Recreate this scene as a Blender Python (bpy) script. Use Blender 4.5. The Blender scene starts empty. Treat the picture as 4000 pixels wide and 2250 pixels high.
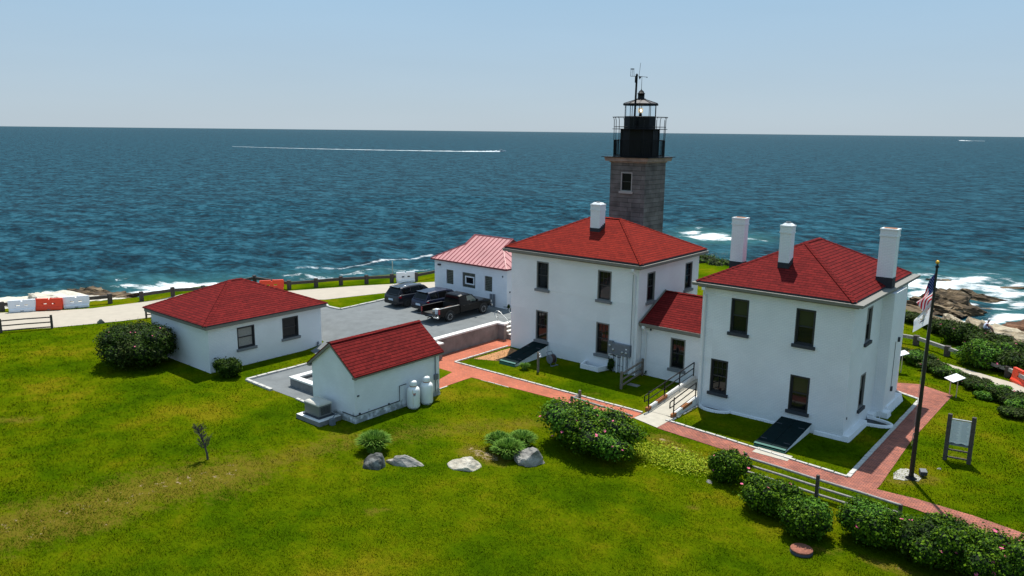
import bpy, bmesh, math, random
import numpy as np
from mathutils import Vector, Matrix
random.seed(7); RNG = np.random.default_rng(11)
R = math.radians
C = bpy.context.scene.collection
SC = bpy.context.scene

# ------------------------------------------------------------------ camera
F_PX = 3040.0; CAM_H = 15.0
CR = Vector((0.76915002, 0.63898537, 0.01029294)); CU = Vector((-0.13387597, 0.1453566, 0.9802799)); CF = Vector((-0.62488837, 0.75536028, -0.19734582))
cd = bpy.data.cameras.new('camera'); cam = bpy.data.objects.new('camera', cd); C.objects.link(cam)
cd.sensor_width = 36; cd.lens = 36 * F_PX / 4000; cd.clip_start = 0.5; cd.clip_end = 200000
M = Matrix((CR, CU, -CF)).transposed().to_4x4(); M.translation = (0, 0, CAM_H); cam.matrix_world = M
SC.camera = cam

# ------------------------------------------------------------------ light
SUN_EL = 65; SUN_AZ = 123            # direction in which the sun stands, degrees from +X
w = bpy.data.worlds.new('World'); SC.world = w; w.use_nodes = True
nt = w.node_tree; bg = nt.nodes['Background']
sky = nt.nodes.new('ShaderNodeTexSky'); sky.sky_type = 'NISHITA'; sky.sun_disc = False
sky.sun_elevation = R(SUN_EL); sky.sun_rotation = R(90 - SUN_AZ)
sky.altitude = 0; sky.air_density = 1.0; sky.dust_density = 0.5; sky.ozone_density = 2.0
# pale summer haze over the physical sky, brightest high up around the sun
tcw = nt.nodes.new('ShaderNodeTexCoord'); sxw = nt.nodes.new('ShaderNodeSeparateXYZ'); nt.links.new(tcw.outputs['Generated'], sxw.inputs[0])
rw = nt.nodes.new('ShaderNodeValToRGB'); nt.links.new(sxw.outputs[2], rw.inputs[0])
for i_, (p_, c_) in enumerate(((0.0, (0.64, 0.78, 0.90)), (0.06, (0.58, 0.76, 0.93)), (0.20, (0.47, 0.76, 1.04)), (0.55, (0.38, 0.62, 0.92)), (1.0, (0.52, 0.74, 0.96)))):
    e_ = rw.color_ramp.elements[i_] if i_ < 2 else rw.color_ramp.elements.new(p_); e_.position = p_; e_.color = (*c_, 1)
sc_ = nt.nodes.new('ShaderNodeVectorMath'); sc_.operation = 'SCALE'; sc_.inputs['Scale'].default_value = 10.0; nt.links.new(rw.outputs[0], sc_.inputs[0])
nw = nt.nodes.new('ShaderNodeTexNoise'); mpw = nt.nodes.new('ShaderNodeMapping'); mpw.inputs['Scale'].default_value = (2.0, 2.0, 16.0); nw.inputs['Scale'].default_value = 1.4; nw.inputs['Detail'].default_value = 5
nt.links.new(tcw.outputs['Generated'], mpw.inputs[0]); nt.links.new(mpw.outputs[0], nw.inputs['Vector'])
nr = nt.nodes.new('ShaderNodeMapRange'); nr.inputs[1].default_value = 0.3; nr.inputs[2].default_value = 0.7; nr.inputs[3].default_value = 9.85; nr.inputs[4].default_value = 10.15; nt.links.new(nw.outputs[0], nr.inputs[0]); nt.links.new(nr.outputs[0], sc_.inputs['Scale'])
mw = nt.nodes.new('ShaderNodeMix'); mw.data_type = 'RGBA'; mw.inputs[0].default_value = 0.85; nt.links.new(sky.outputs[0], mw.inputs[6]); nt.links.new(sc_.outputs[0], mw.inputs[7])
nt.links.new(mw.outputs[2], bg.inputs[0]); bg.inputs[1].default_value = 0.067
sd = bpy.data.lights.new('sun', 'SUN'); sd.energy = 5.0; sd.angle = R(0.5); sd.color = (1, 0.96, 0.88)
so = bpy.data.objects.new('sun', sd); C.objects.link(so)
S = Vector((math.cos(R(SUN_AZ)) * math.cos(R(SUN_EL)), math.sin(R(SUN_AZ)) * math.cos(R(SUN_EL)), math.sin(R(SUN_EL))))
so.rotation_euler = S.to_track_quat('Z', 'Y').to_euler(); so.location = (0, 0, 60)
SC.view_settings.view_transform = 'Standard'; SC.view_settings.look = 'None'; SC.view_settings.exposure = 0.22; SC.view_settings.gamma = 1
SC.cycles.max_bounces = 6; SC.cycles.use_denoising = True

# ------------------------------------------------------------------ measuring helpers (photo pixel -> ground point)
def ray(x, y): return CF + CR * ((x - 2000) / F_PX) - CU * ((y - 1125) / F_PX)
def G(x, y, z=0.0):
    d = ray(x, y); t = (z - CAM_H) / d.z; return Vector((0, 0, CAM_H)) + d * t
def sstep(a, b, x):
    t = np.clip((x - a) / (b - a), 0, 1); return t * t * (3 - 2 * t)
COAST = np.array([(-160, -90), (-100, -30), (-73.5, 20), (-68.6, 32.5), (-62, 43), (-57.3, 52.5), (-51.8, 63), (-45, 73), (-36, 79), (-25, 80), (-17, 75), (-9, 69), (0, 62), (12, 54), (40, 40), (160, 10)], float)
def coast_d(x, y):
    """signed distance to the top of the bank, positive seaward"""
    best = np.full(np.shape(x), 1e9); sg = np.ones(np.shape(x))
    for (ax, ay), (bx, by) in zip(COAST[:-1], COAST[1:]):
        vx, vy = bx - ax, by - ay; L2 = vx * vx + vy * vy
        t = np.clip(((x - ax) * vx + (y - ay) * vy) / L2, 0, 1)
        dx = x - ax - t * vx; dy = y - ay - t * vy; d = np.hypot(dx, dy)
        cr = vx * (y - ay) - vy * (x - ax)
        m = d < best - 1e-9; best = np.where(m, d, best); sg = np.where(m, np.where(cr > 0, 1, -1), sg)
    return best * sg
def Tn(x, y):
    x = np.asarray(x, float); y = np.asarray(y, float)
    ramp = 1.0 * sstep(30.5, 37.0, y)
    west = sstep(-36.2, -36.45, x)
    back = sstep(43.55, 45.3, y) * (1 - sstep(-33.5, -22, x))
    z = ramp * np.maximum(west, np.where(x < -34.06, sstep(44.3, 44.6, y), back * sstep(46, 50, y)))
    z = z * (1 - 0.25 * sstep(-50, -62, x))
    z = z - 0.6 * sstep(50, 60, y) * sstep(-22, -14, x) - 0.35 * sstep(-41.5, -45, x) * (1 - sstep(26, 34, y)) * 0
    d = coast_d(x, y)
    steep = 9.0 * np.clip((d - 0.6) / 17, 0, 1); gentle = 9.0 * sstep(0, 27, d); k = sstep(-30, -18, x)
    z = z - (steep * (1 - k) + gentle * k)
    return z
def T(x, y): return float(Tn(x, y))
def onT(px, py, k=6):
    z = 0.0
    for _ in range(k):
        p = G(px, py, z); z = 0.5 * z + 0.5 * T(p.x, p.y)
    p = G(px, py, z); return Vector((p.x, p.y, T(p.x, p.y)))

# ------------------------------------------------------------------ materials
MATS = {}
def mat(name, col, rough=0.6, metal=0.0, spec=0.5, coat=0.0, emit=None, noise=None, bump=None, alpha=None, trans=0.0):
    """noise=(scale, amount[, stretch]) varies the colour, bump=(scale, strength, distance)"""
    if name in MATS: return MATS[name]
    m = bpy.data.materials.new(name); m.use_nodes = True; n = m.node_tree; b = n.nodes['Principled BSDF']
    b.inputs['Base Color'].default_value = (*col, 1); b.inputs['Roughness'].default_value = rough; b.inputs['Metallic'].default_value = metal
    b.inputs['Specular IOR Level'].default_value = spec; b.inputs['Coat Weight'].default_value = coat; b.inputs['Transmission Weight'].default_value = trans
    if emit: b.inputs['Emission Color'].default_value = (*emit[0], 1); b.inputs['Emission Strength'].default_value = emit[1]
    tc = n.nodes.new('ShaderNodeTexCoord')
    if noise:
        nz = n.nodes.new('ShaderNodeTexNoise'); nz.inputs['Scale'].default_value = noise[0]; nz.inputs['Detail'].default_value = 6; nz.inputs['Roughness'].default_value = 0.65
        n.links.new(tc.outputs['Object'], nz.inputs['Vector'])
        mp = n.nodes.new('ShaderNodeMapRange'); mp.inputs[1].default_value = 0.3; mp.inputs[2].default_value = 0.7; mp.inputs[3].default_value = 1 - noise[1]; mp.inputs[4].default_value = 1 + noise[1]
        n.links.new(nz.outputs[0], mp.inputs[0])
        mx = n.nodes.new('ShaderNodeVectorMath'); mx.operation = 'SCALE'; mx.inputs[0].default_value = col
        n.links.new(mp.outputs[0], mx.inputs['Scale']); n.links.new(mx.outputs[0], b.inputs['Base Color'])
    if bump:
        nb = n.nodes.new('ShaderNodeTexNoise'); nb.inputs['Scale'].default_value = bump[0]; nb.inputs['Detail'].default_value = 5
        n.links.new(tc.outputs['Object'], nb.inputs['Vector'])
        bp = n.nodes.new('ShaderNodeBump'); bp.inputs['Strength'].default_value = bump[1]; bp.inputs['Distance'].default_value = bump[2]
        n.links.new(nb.outputs[0], bp.inputs['Height']); n.links.new(bp.outputs[0], b.inputs['Normal'])
    MATS[name] = m; return m
def nodes(m): return m.node_tree.nodes, m.node_tree.links
def ramp_node(n, stops):
    r = n.new('ShaderNodeValToRGB'); e = r.color_ramp.elements
    while len(e) < len(stops): e.new(0.5)
    for i, (p, c) in enumerate(stops): e[i].position = p; e[i].color = (*c, 1)
    return r
def brick_mat(name, c1, c2, mortar, bw, rh, msize, bumpd=0.02, rough=0.8, big=None, offset=0.5, bias=0.0):
    m = mat(name, c1, rough, spec=0.06); n, l = nodes(m); b = n['Principled BSDF']
    uv = n.new('ShaderNodeUVMap')
    br = n.new('ShaderNodeTexBrick'); br.inputs['Scale'].default_value = 1; br.inputs['Brick Width'].default_value = bw; br.inputs['Row Height'].default_value = rh
    br.inputs['Mortar Size'].default_value = msize; br.inputs['Mortar Smooth'].default_value = 0.3; br.offset = offset; br.inputs['Bias'].default_value = bias
    br.inputs['Color1'].default_value = (*c1, 1); br.inputs['Color2'].default_value = (*c2, 1); br.inputs['Mortar'].default_value = (*mortar, 1)
    l.new(uv.outputs[0], br.inputs['Vector'])
    nz = n.new('ShaderNodeTexNoise'); nz.inputs['Scale'].default_value = big[0] if big else 1.0; nz.inputs['Detail'].default_value = 5
    l.new(uv.outputs[0], nz.inputs['Vector'])
    mp = n.new('ShaderNodeMapRange'); a = big[1] if big else 0.1
    mp.inputs[1].default_value = 0.3; mp.inputs[2].default_value = 0.7; mp.inputs[3].default_value = 1 - a; mp.inputs[4].default_value = 1 + a
    l.new(nz.outputs[0], mp.inputs[0])
    mx = n.new('ShaderNodeVectorMath'); mx.operation = 'SCALE'; l.new(br.outputs['Color'], mx.inputs[0]); l.new(mp.outputs[0], mx.inputs['Scale'])
    l.new(mx.outputs[0], b.inputs['Base Color'])
    bp = n.new('ShaderNodeBump'); bp.inputs['Strength'].default_value = 0.7; bp.inputs['Distance'].default_value = bumpd; bp.invert = True
    l.new(br.outputs['Fac'], bp.inputs['Height']); l.new(bp.outputs[0], b.inputs['Normal'])
    return m
WALL = brick_mat('white_painted_brick', (0.85, 0.86, 0.865), (0.82, 0.83, 0.84), (0.74, 0.76, 0.78), 0.22, 0.085, 0.012, 0.010, 0.6, (0.5, 0.06))
STUCCO = mat('white_render', (0.78, 0.80, 0.82), 0.7, noise=(1.5, 0.05), bump=(8, 0.3, 0.01))
def stain(m, h0, h1, col, sc=2.5):      # grime rising from the foot of a wall in ragged patches
    n, l = nodes(m); b = n['Principled BSDF']; src = b.inputs['Base Color'].links[0].from_socket
    g = n.new('ShaderNodeNewGeometry'); sx = n.new('ShaderNodeSeparateXYZ'); l.new(g.outputs['Position'], sx.inputs[0])
    nz = n.new('ShaderNodeTexNoise'); nz.inputs['Scale'].default_value = sc; nz.inputs['Detail'].default_value = 8; l.new(g.outputs['Position'], nz.inputs['Vector'])
    mr = n.new('ShaderNodeMapRange'); mr.inputs[1].default_value = h0; mr.inputs[2].default_value = h1; mr.inputs[3].default_value = 0.28; mr.inputs[4].default_value = -0.15; l.new(sx.outputs[2], mr.inputs[0])
    ad = n.new('ShaderNodeMath'); l.new(nz.outputs[0], ad.inputs[0]); l.new(mr.outputs[0], ad.inputs[1])
    th = n.new('ShaderNodeMapRange'); th.inputs[1].default_value = 0.6; th.inputs[2].default_value = 0.8; th.inputs[4].default_value = 0.75; l.new(ad.outputs[0], th.inputs[0])
    mx = n.new('ShaderNodeMix'); mx.data_type = 'RGBA'; l.new(th.outputs[0], mx.inputs[0]); l.new(src, mx.inputs[6]); mx.inputs[7].default_value = (*col, 1)
    l.new(mx.outputs[2], b.inputs['Base Color'])
SHEDW = brick_mat('shed_wall_paint', (0.80, 0.82, 0.83), (0.77, 0.79, 0.8), (0.74, 0.76, 0.78), 0.22, 0.075, 0.008, 0.004, 0.6, (0.9, 0.05))
stain(SHEDW, 0.1, 0.9, (0.12, 0.14, 0.12), 3.0)
SHINGLE = brick_mat('red_shingles', (0.178, 0.016, 0.015), (0.125, 0.012, 0.012), (0.07, 0.006, 0.006), 0.42, 0.21, 0.009, 0.03, 0.9, (6.0, 0.22))
SHINGLE_A = brick_mat('bright_red_shingles', (0.235, 0.021, 0.013), (0.175, 0.016, 0.011), (0.09, 0.008, 0.006), 0.42, 0.21, 0.009, 0.03, 0.9, (6.0, 0.18))
TRIM = mat('taupe_trim', (0.19, 0.18, 0.155), 0.6, noise=(3, 0.08))
SILL = mat('grey_sill', (0.17, 0.18, 0.19), 0.7, noise=(5, 0.12))
SILLD = mat('dark_sill', (0.035, 0.04, 0.05), 0.7)
FRAMEG = mat('grey_window_frame', (0.20, 0.20, 0.19), 0.6)
FRAMED = mat('dark_window_frame', (0.02, 0.022, 0.025), 0.5)
GLASS = mat('window_glass', (0.008, 0.009, 0.011), 0.04, spec=0.4)
SHADE = mat('window_shade', (0.03, 0.035, 0.02), 0.25, spec=0.5)
SHADE2 = mat('pale_blind', (0.28, 0.27, 0.25), 0.4, noise=(14, 0.2))
BLACKM = mat('black_painted_metal', (0.005, 0.005, 0.006), 0.5, spec=0.2, noise=(4, 0.2))
DARKROOF = mat('lantern_roof_metal', (0.045, 0.04, 0.04), 0.5, 0.3)
LEAD = mat('lead_flashing', (0.02, 0.022, 0.028), 0.8, noise=(6, 0.25))
GRANW = mat('pale_granite_kerb', (0.47, 0.455, 0.42), 0.85, noise=(6, 0.18), bump=(12, 0.4, 0.02))
CONC = mat('concrete', (0.43, 0.395, 0.325), 0.9, noise=(2.5, 0.12), bump=(20, 0.3, 0.01))
CAPC = mat('white_cap_stone', (0.72, 0.71, 0.68), 0.8, noise=(3, 0.08))
CONCW = mat('grey_block_wall', (0.22, 0.20, 0.185), 0.9, noise=(1.6, 0.28), bump=(10, 0.4, 0.02))
CONCG = mat('grey_concrete_wall', (0.19, 0.19, 0.185), 0.9, noise=(3, 0.2), bump=(10, 0.4, 0.02))
GREEN = mat('green_hatch_metal', (0.004, 0.013, 0.014), 0.8, spec=0.08, noise=(3, 0.25))
GREENL = mat('green_hatch_front', (0.02, 0.13, 0.10), 0.6)
WOOD = mat('weathered_wood', (0.17, 0.145, 0.12), 0.9, noise=(9, 0.3), bump=(18, 0.5, 0.02))
WOODD = mat('dark_timber', (0.075, 0.06, 0.052), 0.9, noise=(9, 0.3), bump=(18, 0.5, 0.02))
WOODG = mat('grey_split_rail', (0.30, 0.28, 0.26), 0.9, noise=(9, 0.3), bump=(18, 0.5, 0.02))
PVC = mat('white_pipe', (0.74, 0.76, 0.78), 0.5)
STEEL = mat('galvanised_pipe', (0.55, 0.55, 0.53), 0.35, 0.7)
GREYP = mat('grey_electrical_box', (0.17, 0.19, 0.22), 0.5, 0.2, noise=(5, 0.12))
BEIGE = mat('beige_enclosure', (0.56, 0.53, 0.46), 0.5)
BEIGED = mat('grey_enclosure_side', (0.17, 0.17, 0.16), 0.5)
TANKW = mat('white_tank_paint', (0.82, 0.84, 0.83), 0.35, noise=(2.5, 0.05))
RUST = mat('rust', (0.32, 0.12, 0.04), 0.9, noise=(8, 0.35))
ORANGE = mat('orange_plastic', (0.80, 0.055, 0.012), 0.45, noise=(3, 0.06))
PLW = mat('white_plastic', (0.80, 0.82, 0.86), 0.45, noise=(3, 0.05))
RUBBER = mat('tyre_rubber', (0.012, 0.012, 0.012), 0.85)
ALLOY = mat('alloy_rim', (0.42, 0.42, 0.43), 0.35, 0.8)
ALLOYD = mat('dark_rim', (0.05, 0.05, 0.055), 0.4, 0.6)
CHROME = mat('chrome', (0.85, 0.86, 0.88), 0.12, 1.0)
PAINTG = mat('slate_grey_car_paint', (0.014, 0.016, 0.024), 0.32, 0.2, coat=0.25)
PAINTB = mat('navy_car_paint', (0.006, 0.009, 0.035), 0.32, 0.2, coat=0.25)
PAINTK = mat('black_car_paint', (0.003, 0.0025, 0.003), 0.22, 0.0, spec=0.22, coat=0.05)
CARGL = mat('car_glass', (0.005, 0.006, 0.007), 0.03, spec=0.25)
TRIMK = mat('black_trim', (0.012, 0.012, 0.012), 0.7)
REDL = mat('red_lens', (0.35, 0.01, 0.015), 0.15, spec=0.8)
WHITEL = mat('clear_lens', (0.7, 0.72, 0.75), 0.1, spec=0.8)
PLATE = mat('licence_plate', (0.45, 0.55, 0.68), 0.5)
GOLD = mat('gold_leaf', (0.75, 0.42, 0.06), 0.3, 0.8)
CLW = mat('white_flag_cloth', (0.80, 0.81, 0.84), 0.8)
CLR = mat('red_flag_cloth', (0.55, 0.012, 0.03), 0.8)
CLB = mat('blue_flag_cloth', (0.012, 0.02, 0.10), 0.8)
CLGOLD = mat('gold_emblem_cloth', (0.60, 0.36, 0.06), 0.8)
CLGREY = mat('grey_emblem_cloth', (0.42, 0.44, 0.42), 0.8)
CLNAVY = mat('navy_emblem_ribbon', (0.05, 0.06, 0.12), 0.8)
for m_ in (CLW, CLR, CLB):
    n, l = nodes(m_); b = n['Principled BSDF']; tr = n.new('ShaderNodeBsdfTranslucent'); tr.inputs[0].default_value = b.inputs['Base Color'].default_value; ms = n.new('ShaderNodeMixShader'); ms.inputs[0].default_value = 0.5; l.new(b.outputs[0], ms.inputs[1]); l.new(tr.outputs[0], ms.inputs[2]); l.new(ms.outputs[0], n['Material Output'].inputs[0])
PAPER = mat('white_sign_panel', (0.80, 0.81, 0.82), 0.4)
INK = mat('faint_grey_print', (0.42, 0.46, 0.48), 0.6)
INKB = mat('blue_sign_band', (0.02, 0.035, 0.08), 0.5)
PIPEK = mat('dark_pipe', (0.02, 0.022, 0.026), 0.5)
LEAFM = {}
def leaf_mat(name, c1, c2, c3):
    m = mat(name, c1, 0.6, spec=0.08); n, l = nodes(m); b = n['Principled BSDF']
    g = n.new('ShaderNodeNewGeometry'); r = ramp_node(n, [(0.0, c1), (0.55, c2), (1.0, c3)]); l.new(g.outputs['Random Per Island'], r.inputs[0]); l.new(r.outputs[0], b.inputs['Base Color'])
    tr = n.new('ShaderNodeBsdfTranslucent'); l.new(r.outputs[0], tr.inputs[0]); ms = n.new('ShaderNodeMixShader'); ms.inputs[0].default_value = 0.22
    l.new(b.outputs[0], ms.inputs[1]); l.new(tr.outputs[0], ms.inputs[2]); l.new(ms.outputs[0], n['Material Output'].inputs[0]); return m
LEAF = leaf_mat('rose_leaf', (0.009, 0.030, 0.001), (0.036, 0.092, 0.003), (0.155, 0.27, 0.008))
LEAFD = leaf_mat('dark_leaf', (0.007, 0.020, 0.002), (0.021, 0.052, 0.003), (0.070, 0.125, 0.008))
LEAFO = leaf_mat('olive_leaf', (0.022, 0.026, 0.007), (0.028, 0.052, 0.008), (0.080, 0.11, 0.02))
LEAFB = leaf_mat('bright_leaf', (0.03, 0.09, 0.012), (0.075, 0.19, 0.014), (0.15, 0.30, 0.02))
BLADE = leaf_mat('ornamental_grass_blade', (0.05, 0.13, 0.012), (0.11, 0.23, 0.025), (0.24, 0.38, 0.06))
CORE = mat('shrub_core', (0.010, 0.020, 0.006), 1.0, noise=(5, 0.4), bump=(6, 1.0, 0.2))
PETAL = mat('pink_petal', (0.72, 0.10, 0.26), 0.7, noise=(20, 0.2))
PETALW = mat('white_petal', (0.8, 0.8, 0.75), 0.7)
BARK = mat('grey_bark', (0.07, 0.06, 0.055), 0.9, noise=(12, 0.3), bump=(20, 0.6, 0.02))
def rock_mat(name, cols, sc=1.2, stretch=(1, 1, 3), bumpd=0.15):
    m = mat(name, cols[0], 0.85, spec=0.3); n, l = nodes(m); b = n['Principled BSDF']
    tc = n.new('ShaderNodeTexCoord'); mp = n.new('ShaderNodeMapping'); mp.inputs['Scale'].default_value = stretch; mp.inputs['Rotation'].default_value = (0.35, 0.25, 0.6)
    l.new(tc.outputs['Object'], mp.inputs[0]); nz = n.new('ShaderNodeTexNoise'); nz.inputs['Scale'].default_value = sc; nz.inputs['Detail'].default_value = 10; nz.inputs['Roughness'].default_value = 0.7
    l.new(mp.outputs[0], nz.inputs['Vector']); k = len(cols); r = ramp_node(n, [(0.32 + 0.36 * i / (k - 1), c) for i, c in enumerate(cols)]); l.new(nz.outputs[0], r.inputs[0]); l.new(r.outputs[0], b.inputs['Base Color'])
    bp = n.new('ShaderNodeBump'); bp.inputs['Strength'].default_value = 1; bp.inputs['Distance'].default_value = bumpd; l.new(nz.outputs[0], bp.inputs['Height']); l.new(bp.outputs[0], b.inputs['Normal']); return m
ROCKG = rock_mat('grey_boulder', [(0.10, 0.09, 0.08), (0.30, 0.28, 0.25), (0.48, 0.45, 0.40)], 1.6, (1, 1, 2), 0.08)
ROCKD = rock_mat('dark_boulder', [(0.03, 0.032, 0.03), (0.11, 0.11, 0.10), (0.32, 0.32, 0.30)], 1.6, (1, 2, 1), 0.08)
ROCKW = rock_mat('cream_boulder', [(0.30, 0.26, 0.20), (0.55, 0.49, 0.39), (0.68, 0.62, 0.52)], 1.8, (1, 1, 2), 0.06)
LEDGE = rock_mat('tan_ledge', [(0.16, 0.11, 0.06), (0.42, 0.34, 0.23), (0.62, 0.54, 0.40), (0.70, 0.64, 0.52)], 0.35, (0.5, 1, 5), 0.5)
LEDGEW = rock_mat('pale_ledge', [(0.42, 0.37, 0.29), (0.62, 0.57, 0.47), (0.70, 0.66, 0.57)], 0.3, (0.6, 1, 4), 0.3)
LEDGEB = rock_mat('brown_ledge', [(0.012, 0.009, 0.007), (0.06, 0.040, 0.022), (0.17, 0.115, 0.06), (0.42, 0.34, 0.23)], 0.5, (0.5, 1, 5), 0.5)
LEDGER = rock_mat('rust_brown_ledge', [(0.012, 0.008, 0.006), (0.09, 0.04, 0.02), (0.20, 0.09, 0.04), (0.40, 0.30, 0.22)], 0.6, (0.7, 1, 3), 0.4)
def courses(m, rh, k=0.15, dark=0.25):
    n, l = nodes(m); b = n['Principled BSDF']; src = b.inputs['Base Color'].links[0].from_socket; uv = n.new('ShaderNodeUVMap'); sx = n.new('ShaderNodeSeparateXYZ'); l.new(uv.outputs[0], sx.inputs[0])
    nz = n.new('ShaderNodeTexNoise'); nz.inputs['Scale'].default_value = 2.5; l.new(uv.outputs[0], nz.inputs['Vector']); ma = n.new('ShaderNodeMath'); ma.operation = 'MULTIPLY_ADD'; l.new(nz.outputs[0], ma.inputs[0]); ma.inputs[1].default_value = 0.035; l.new(sx.outputs[1], ma.inputs[2])
    dv = n.new('ShaderNodeMath'); dv.operation = 'DIVIDE'; l.new(ma.outputs[0], dv.inputs[0]); dv.inputs[1].default_value = rh; fr = n.new('ShaderNodeMath'); fr.operation = 'FRACT'; l.new(dv.outputs[0], fr.inputs[0])
    mr = n.new('ShaderNodeMapRange'); mr.inputs[1].default_value = k * .55; mr.inputs[2].default_value = k * 1.3; mr.inputs[3].default_value = dark; mr.inputs[4].default_value = 1.0; l.new(fr.outputs[0], mr.inputs[0])
    mx = n.new('ShaderNodeVectorMath'); mx.operation = 'SCALE'; l.new(src, mx.inputs[0]); l.new(mr.outputs[0], mx.inputs['Scale']); l.new(mx.outputs[0], b.inputs['Base Color'])
    bp = n.new('ShaderNodeBump'); bp.inputs['Strength'].default_value = 0.8; bp.inputs['Distance'].default_value = 0.02; l.new(mr.outputs[0], bp.inputs['Height']); l.new(bp.outputs[0], b.inputs['Normal'])
courses(SHINGLE, 0.21); courses(SHINGLE_A, 0.21)
# tower granite: long courses with stains
TOWER = brick_mat('granite_blocks', (0.170, 0.155, 0.147), (0.128, 0.117, 0.111), (0.060, 0.055, 0.052), 1.7, 0.34, 0.014, 0.03, 0.9, (1.1, 0.35), offset=0.37)
TOWERC = mat('granite_cornice', (0.30, 0.24, 0.21), 0.9, noise=(2, 0.3))
GRAN_F = mat('granite_frame', (0.36, 0.33, 0.31), 0.85)
# standing seam roof
PINK = mat('faded_red_metal', (0.53, 0.24, 0.235), 0.45, 0.0, noise=(0.7, 0.12))
PINKE = mat('dark_red_edge_gablet_shade', (0.16, 0.025, 0.035), 0.5)
GBLOCK = brick_mat('glass_blocks', (0.035, 0.04, 0.03), (0.06, 0.065, 0.045), (0.20, 0.20, 0.18), 0.14, 0.14, 0.016, 0.01, 0.3, (3, 0.2), offset=0.0)
FOGW = brick_mat('white_block_wall', (0.80, 0.82, 0.86), (0.78, 0.80, 0.85), (0.74, 0.76, 0.82), 0.4, 0.2, 0.008, 0.004, 0.6, (0.8, 0.06))
BRICKR = brick_mat('new_red_paving', (0.50, 0.15, 0.085), (0.38, 0.12, 0.075), (0.30, 0.13, 0.09), 0.22, 0.11, 0.010, 0.004, 0.9, (0.7, 0.14))
BRICKO = brick_mat('old_brick_paving', (0.42, 0.15, 0.105), (0.26, 0.105, 0.085), (0.09, 0.055, 0.04), 0.21, 0.105, 0.010, 0.006, 0.9, (0.9, 0.2))
SLABG = brick_mat('grey_cobble', (0.42, 0.40, 0.36), (0.32, 0.31, 0.29), (0.20, 0.2, 0.12), 0.35, 0.22, 0.025, 0.01, 0.9, (2, 0.2))

# ground materials
def lawn_mat():
    m = mat('lawn', (0.1, 0.15, 0.01), 1.0, spec=0.0); n, l = nodes(m); b = n['Principled BSDF']
    g = n.new('ShaderNodeNewGeometry')
    def noise(sc, det=6, rough=0.6, stretch=None):
        nz = n.new('ShaderNodeTexNoise'); nz.inputs['Scale'].default_value = sc; nz.inputs['Detail'].default_value = det; nz.inputs['Roughness'].default_value = rough
        if stretch:
            mp = n.new('ShaderNodeMapping'); mp.inputs['Rotation'].default_value = (0, 0, R(stretch[1])); mp.inputs['Scale'].default_value = stretch[0]; l.new(g.outputs['Position'], mp.inputs[0]); l.new(mp.outputs[0], nz.inputs['Vector'])
        else: l.new(g.outputs['Position'], nz.inputs['Vector'])
        return nz
    a = noise(0.22, 9, 0.66); r = ramp_node(n, [(0.30, (0.026, 0.060, 0.001)), (0.43, (0.054, 0.100, 0.001)), (0.54, (0.094, 0.130, 0.0015)), (0.66, (0.165, 0.150, 0.005))]); l.new(a.outputs[0], r.inputs[0])
    f = noise(3.2, 8, 0.8, ((1, 2.2, 1), 50)); r2 = ramp_node(n, [(0.30, (0.58, 0.64, 0.6)), (0.5, (0.99, 1.0, 0.97)), (0.72, (1.42, 1.28, 1.4))]); l.new(f.outputs[0], r2.inputs[0])
    mu = n.new('ShaderNodeMix'); mu.data_type = 'RGBA'; mu.blend_type = 'MULTIPLY'; mu.inputs[0].default_value = 1; l.new(r.outputs[0], mu.inputs[6]); l.new(r2.outputs[0], mu.inputs[7])
    # wear: dry and bare ground
    at = n.new('ShaderNodeAttribute'); at.attribute_name = 'wear'
    d = noise(1.5, 9, 0.78, ((1, 1.6, 1), 50))
    def thr(lo, hi, k):
        mm = n.new('ShaderNodeMath'); mm.operation = 'MULTIPLY_ADD'; l.new(at.outputs['Fac'], mm.inputs[0]); mm.inputs[1].default_value = k; l.new(d.outputs[0], mm.inputs[2])
        t = n.new('ShaderNodeMapRange'); t.inputs[1].default_value = lo; t.inputs[2].default_value = hi; l.new(mm.outputs[0], t.inputs[0]); return t
    dry = thr(0.62, 0.85, 0.42); bare = thr(0.93, 0.965, 0.42)
    m1 = n.new('ShaderNodeMix'); m1.data_type = 'RGBA'; l.new(dry.outputs[0], m1.inputs[0]); l.new(mu.outputs[2], m1.inputs[6]); m1.inputs[7].default_value = (0.150, 0.125, 0.014, 1)
    m2 = n.new('ShaderNodeMix'); m2.data_type = 'RGBA'; l.new(bare.outputs[0], m2.inputs[0]); l.new(m1.outputs[2], m2.inputs[6]); m2.inputs[7].default_value = (0.36, 0.27, 0.16, 1)
    # soil on the seaward bank
    a3 = n.new('ShaderNodeAttribute'); a3.attribute_name = 'soil'; s = n.new('ShaderNodeMath'); s.operation = 'MULTIPLY_ADD'; l.new(a3.outputs['Fac'], s.inputs[0]); s.inputs[1].default_value = 0.9; l.new(d.outputs[0], s.inputs[2])
    t3 = n.new('ShaderNodeMapRange'); t3.inputs[1].default_value = 0.75; t3.inputs[2].default_value = 0.95; l.new(s.outputs[0], t3.inputs[0])
    m3 = n.new('ShaderNodeMix'); m3.data_type = 'RGBA'; l.new(t3.outputs[0], m3.inputs[0]); l.new(m2.outputs[2], m3.inputs[6]); m3.inputs[7].default_value = (0.17, 0.13, 0.085, 1)
    l.new(m3.outputs[2], b.inputs['Base Color'])
    bf = noise(14, 4, 0.7); bp = n.new('ShaderNodeBump'); bp.inputs['Strength'].default_value = 0.9; bp.inputs['Distance'].default_value = 0.08; l.new(bf.outputs[0], bp.inputs['Height'])
    bp2 = n.new('ShaderNodeBump'); bp2.inputs['Strength'].default_value = 0.5; bp2.inputs['Distance'].default_value = 0.15; l.new(f.outputs[0], bp2.inputs['Height']); l.new(bp.outputs[0], bp2.inputs['Normal']); l.new(bp2.outputs[0], b.inputs['Normal'])
    return m
LAWN = lawn_mat()
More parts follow.
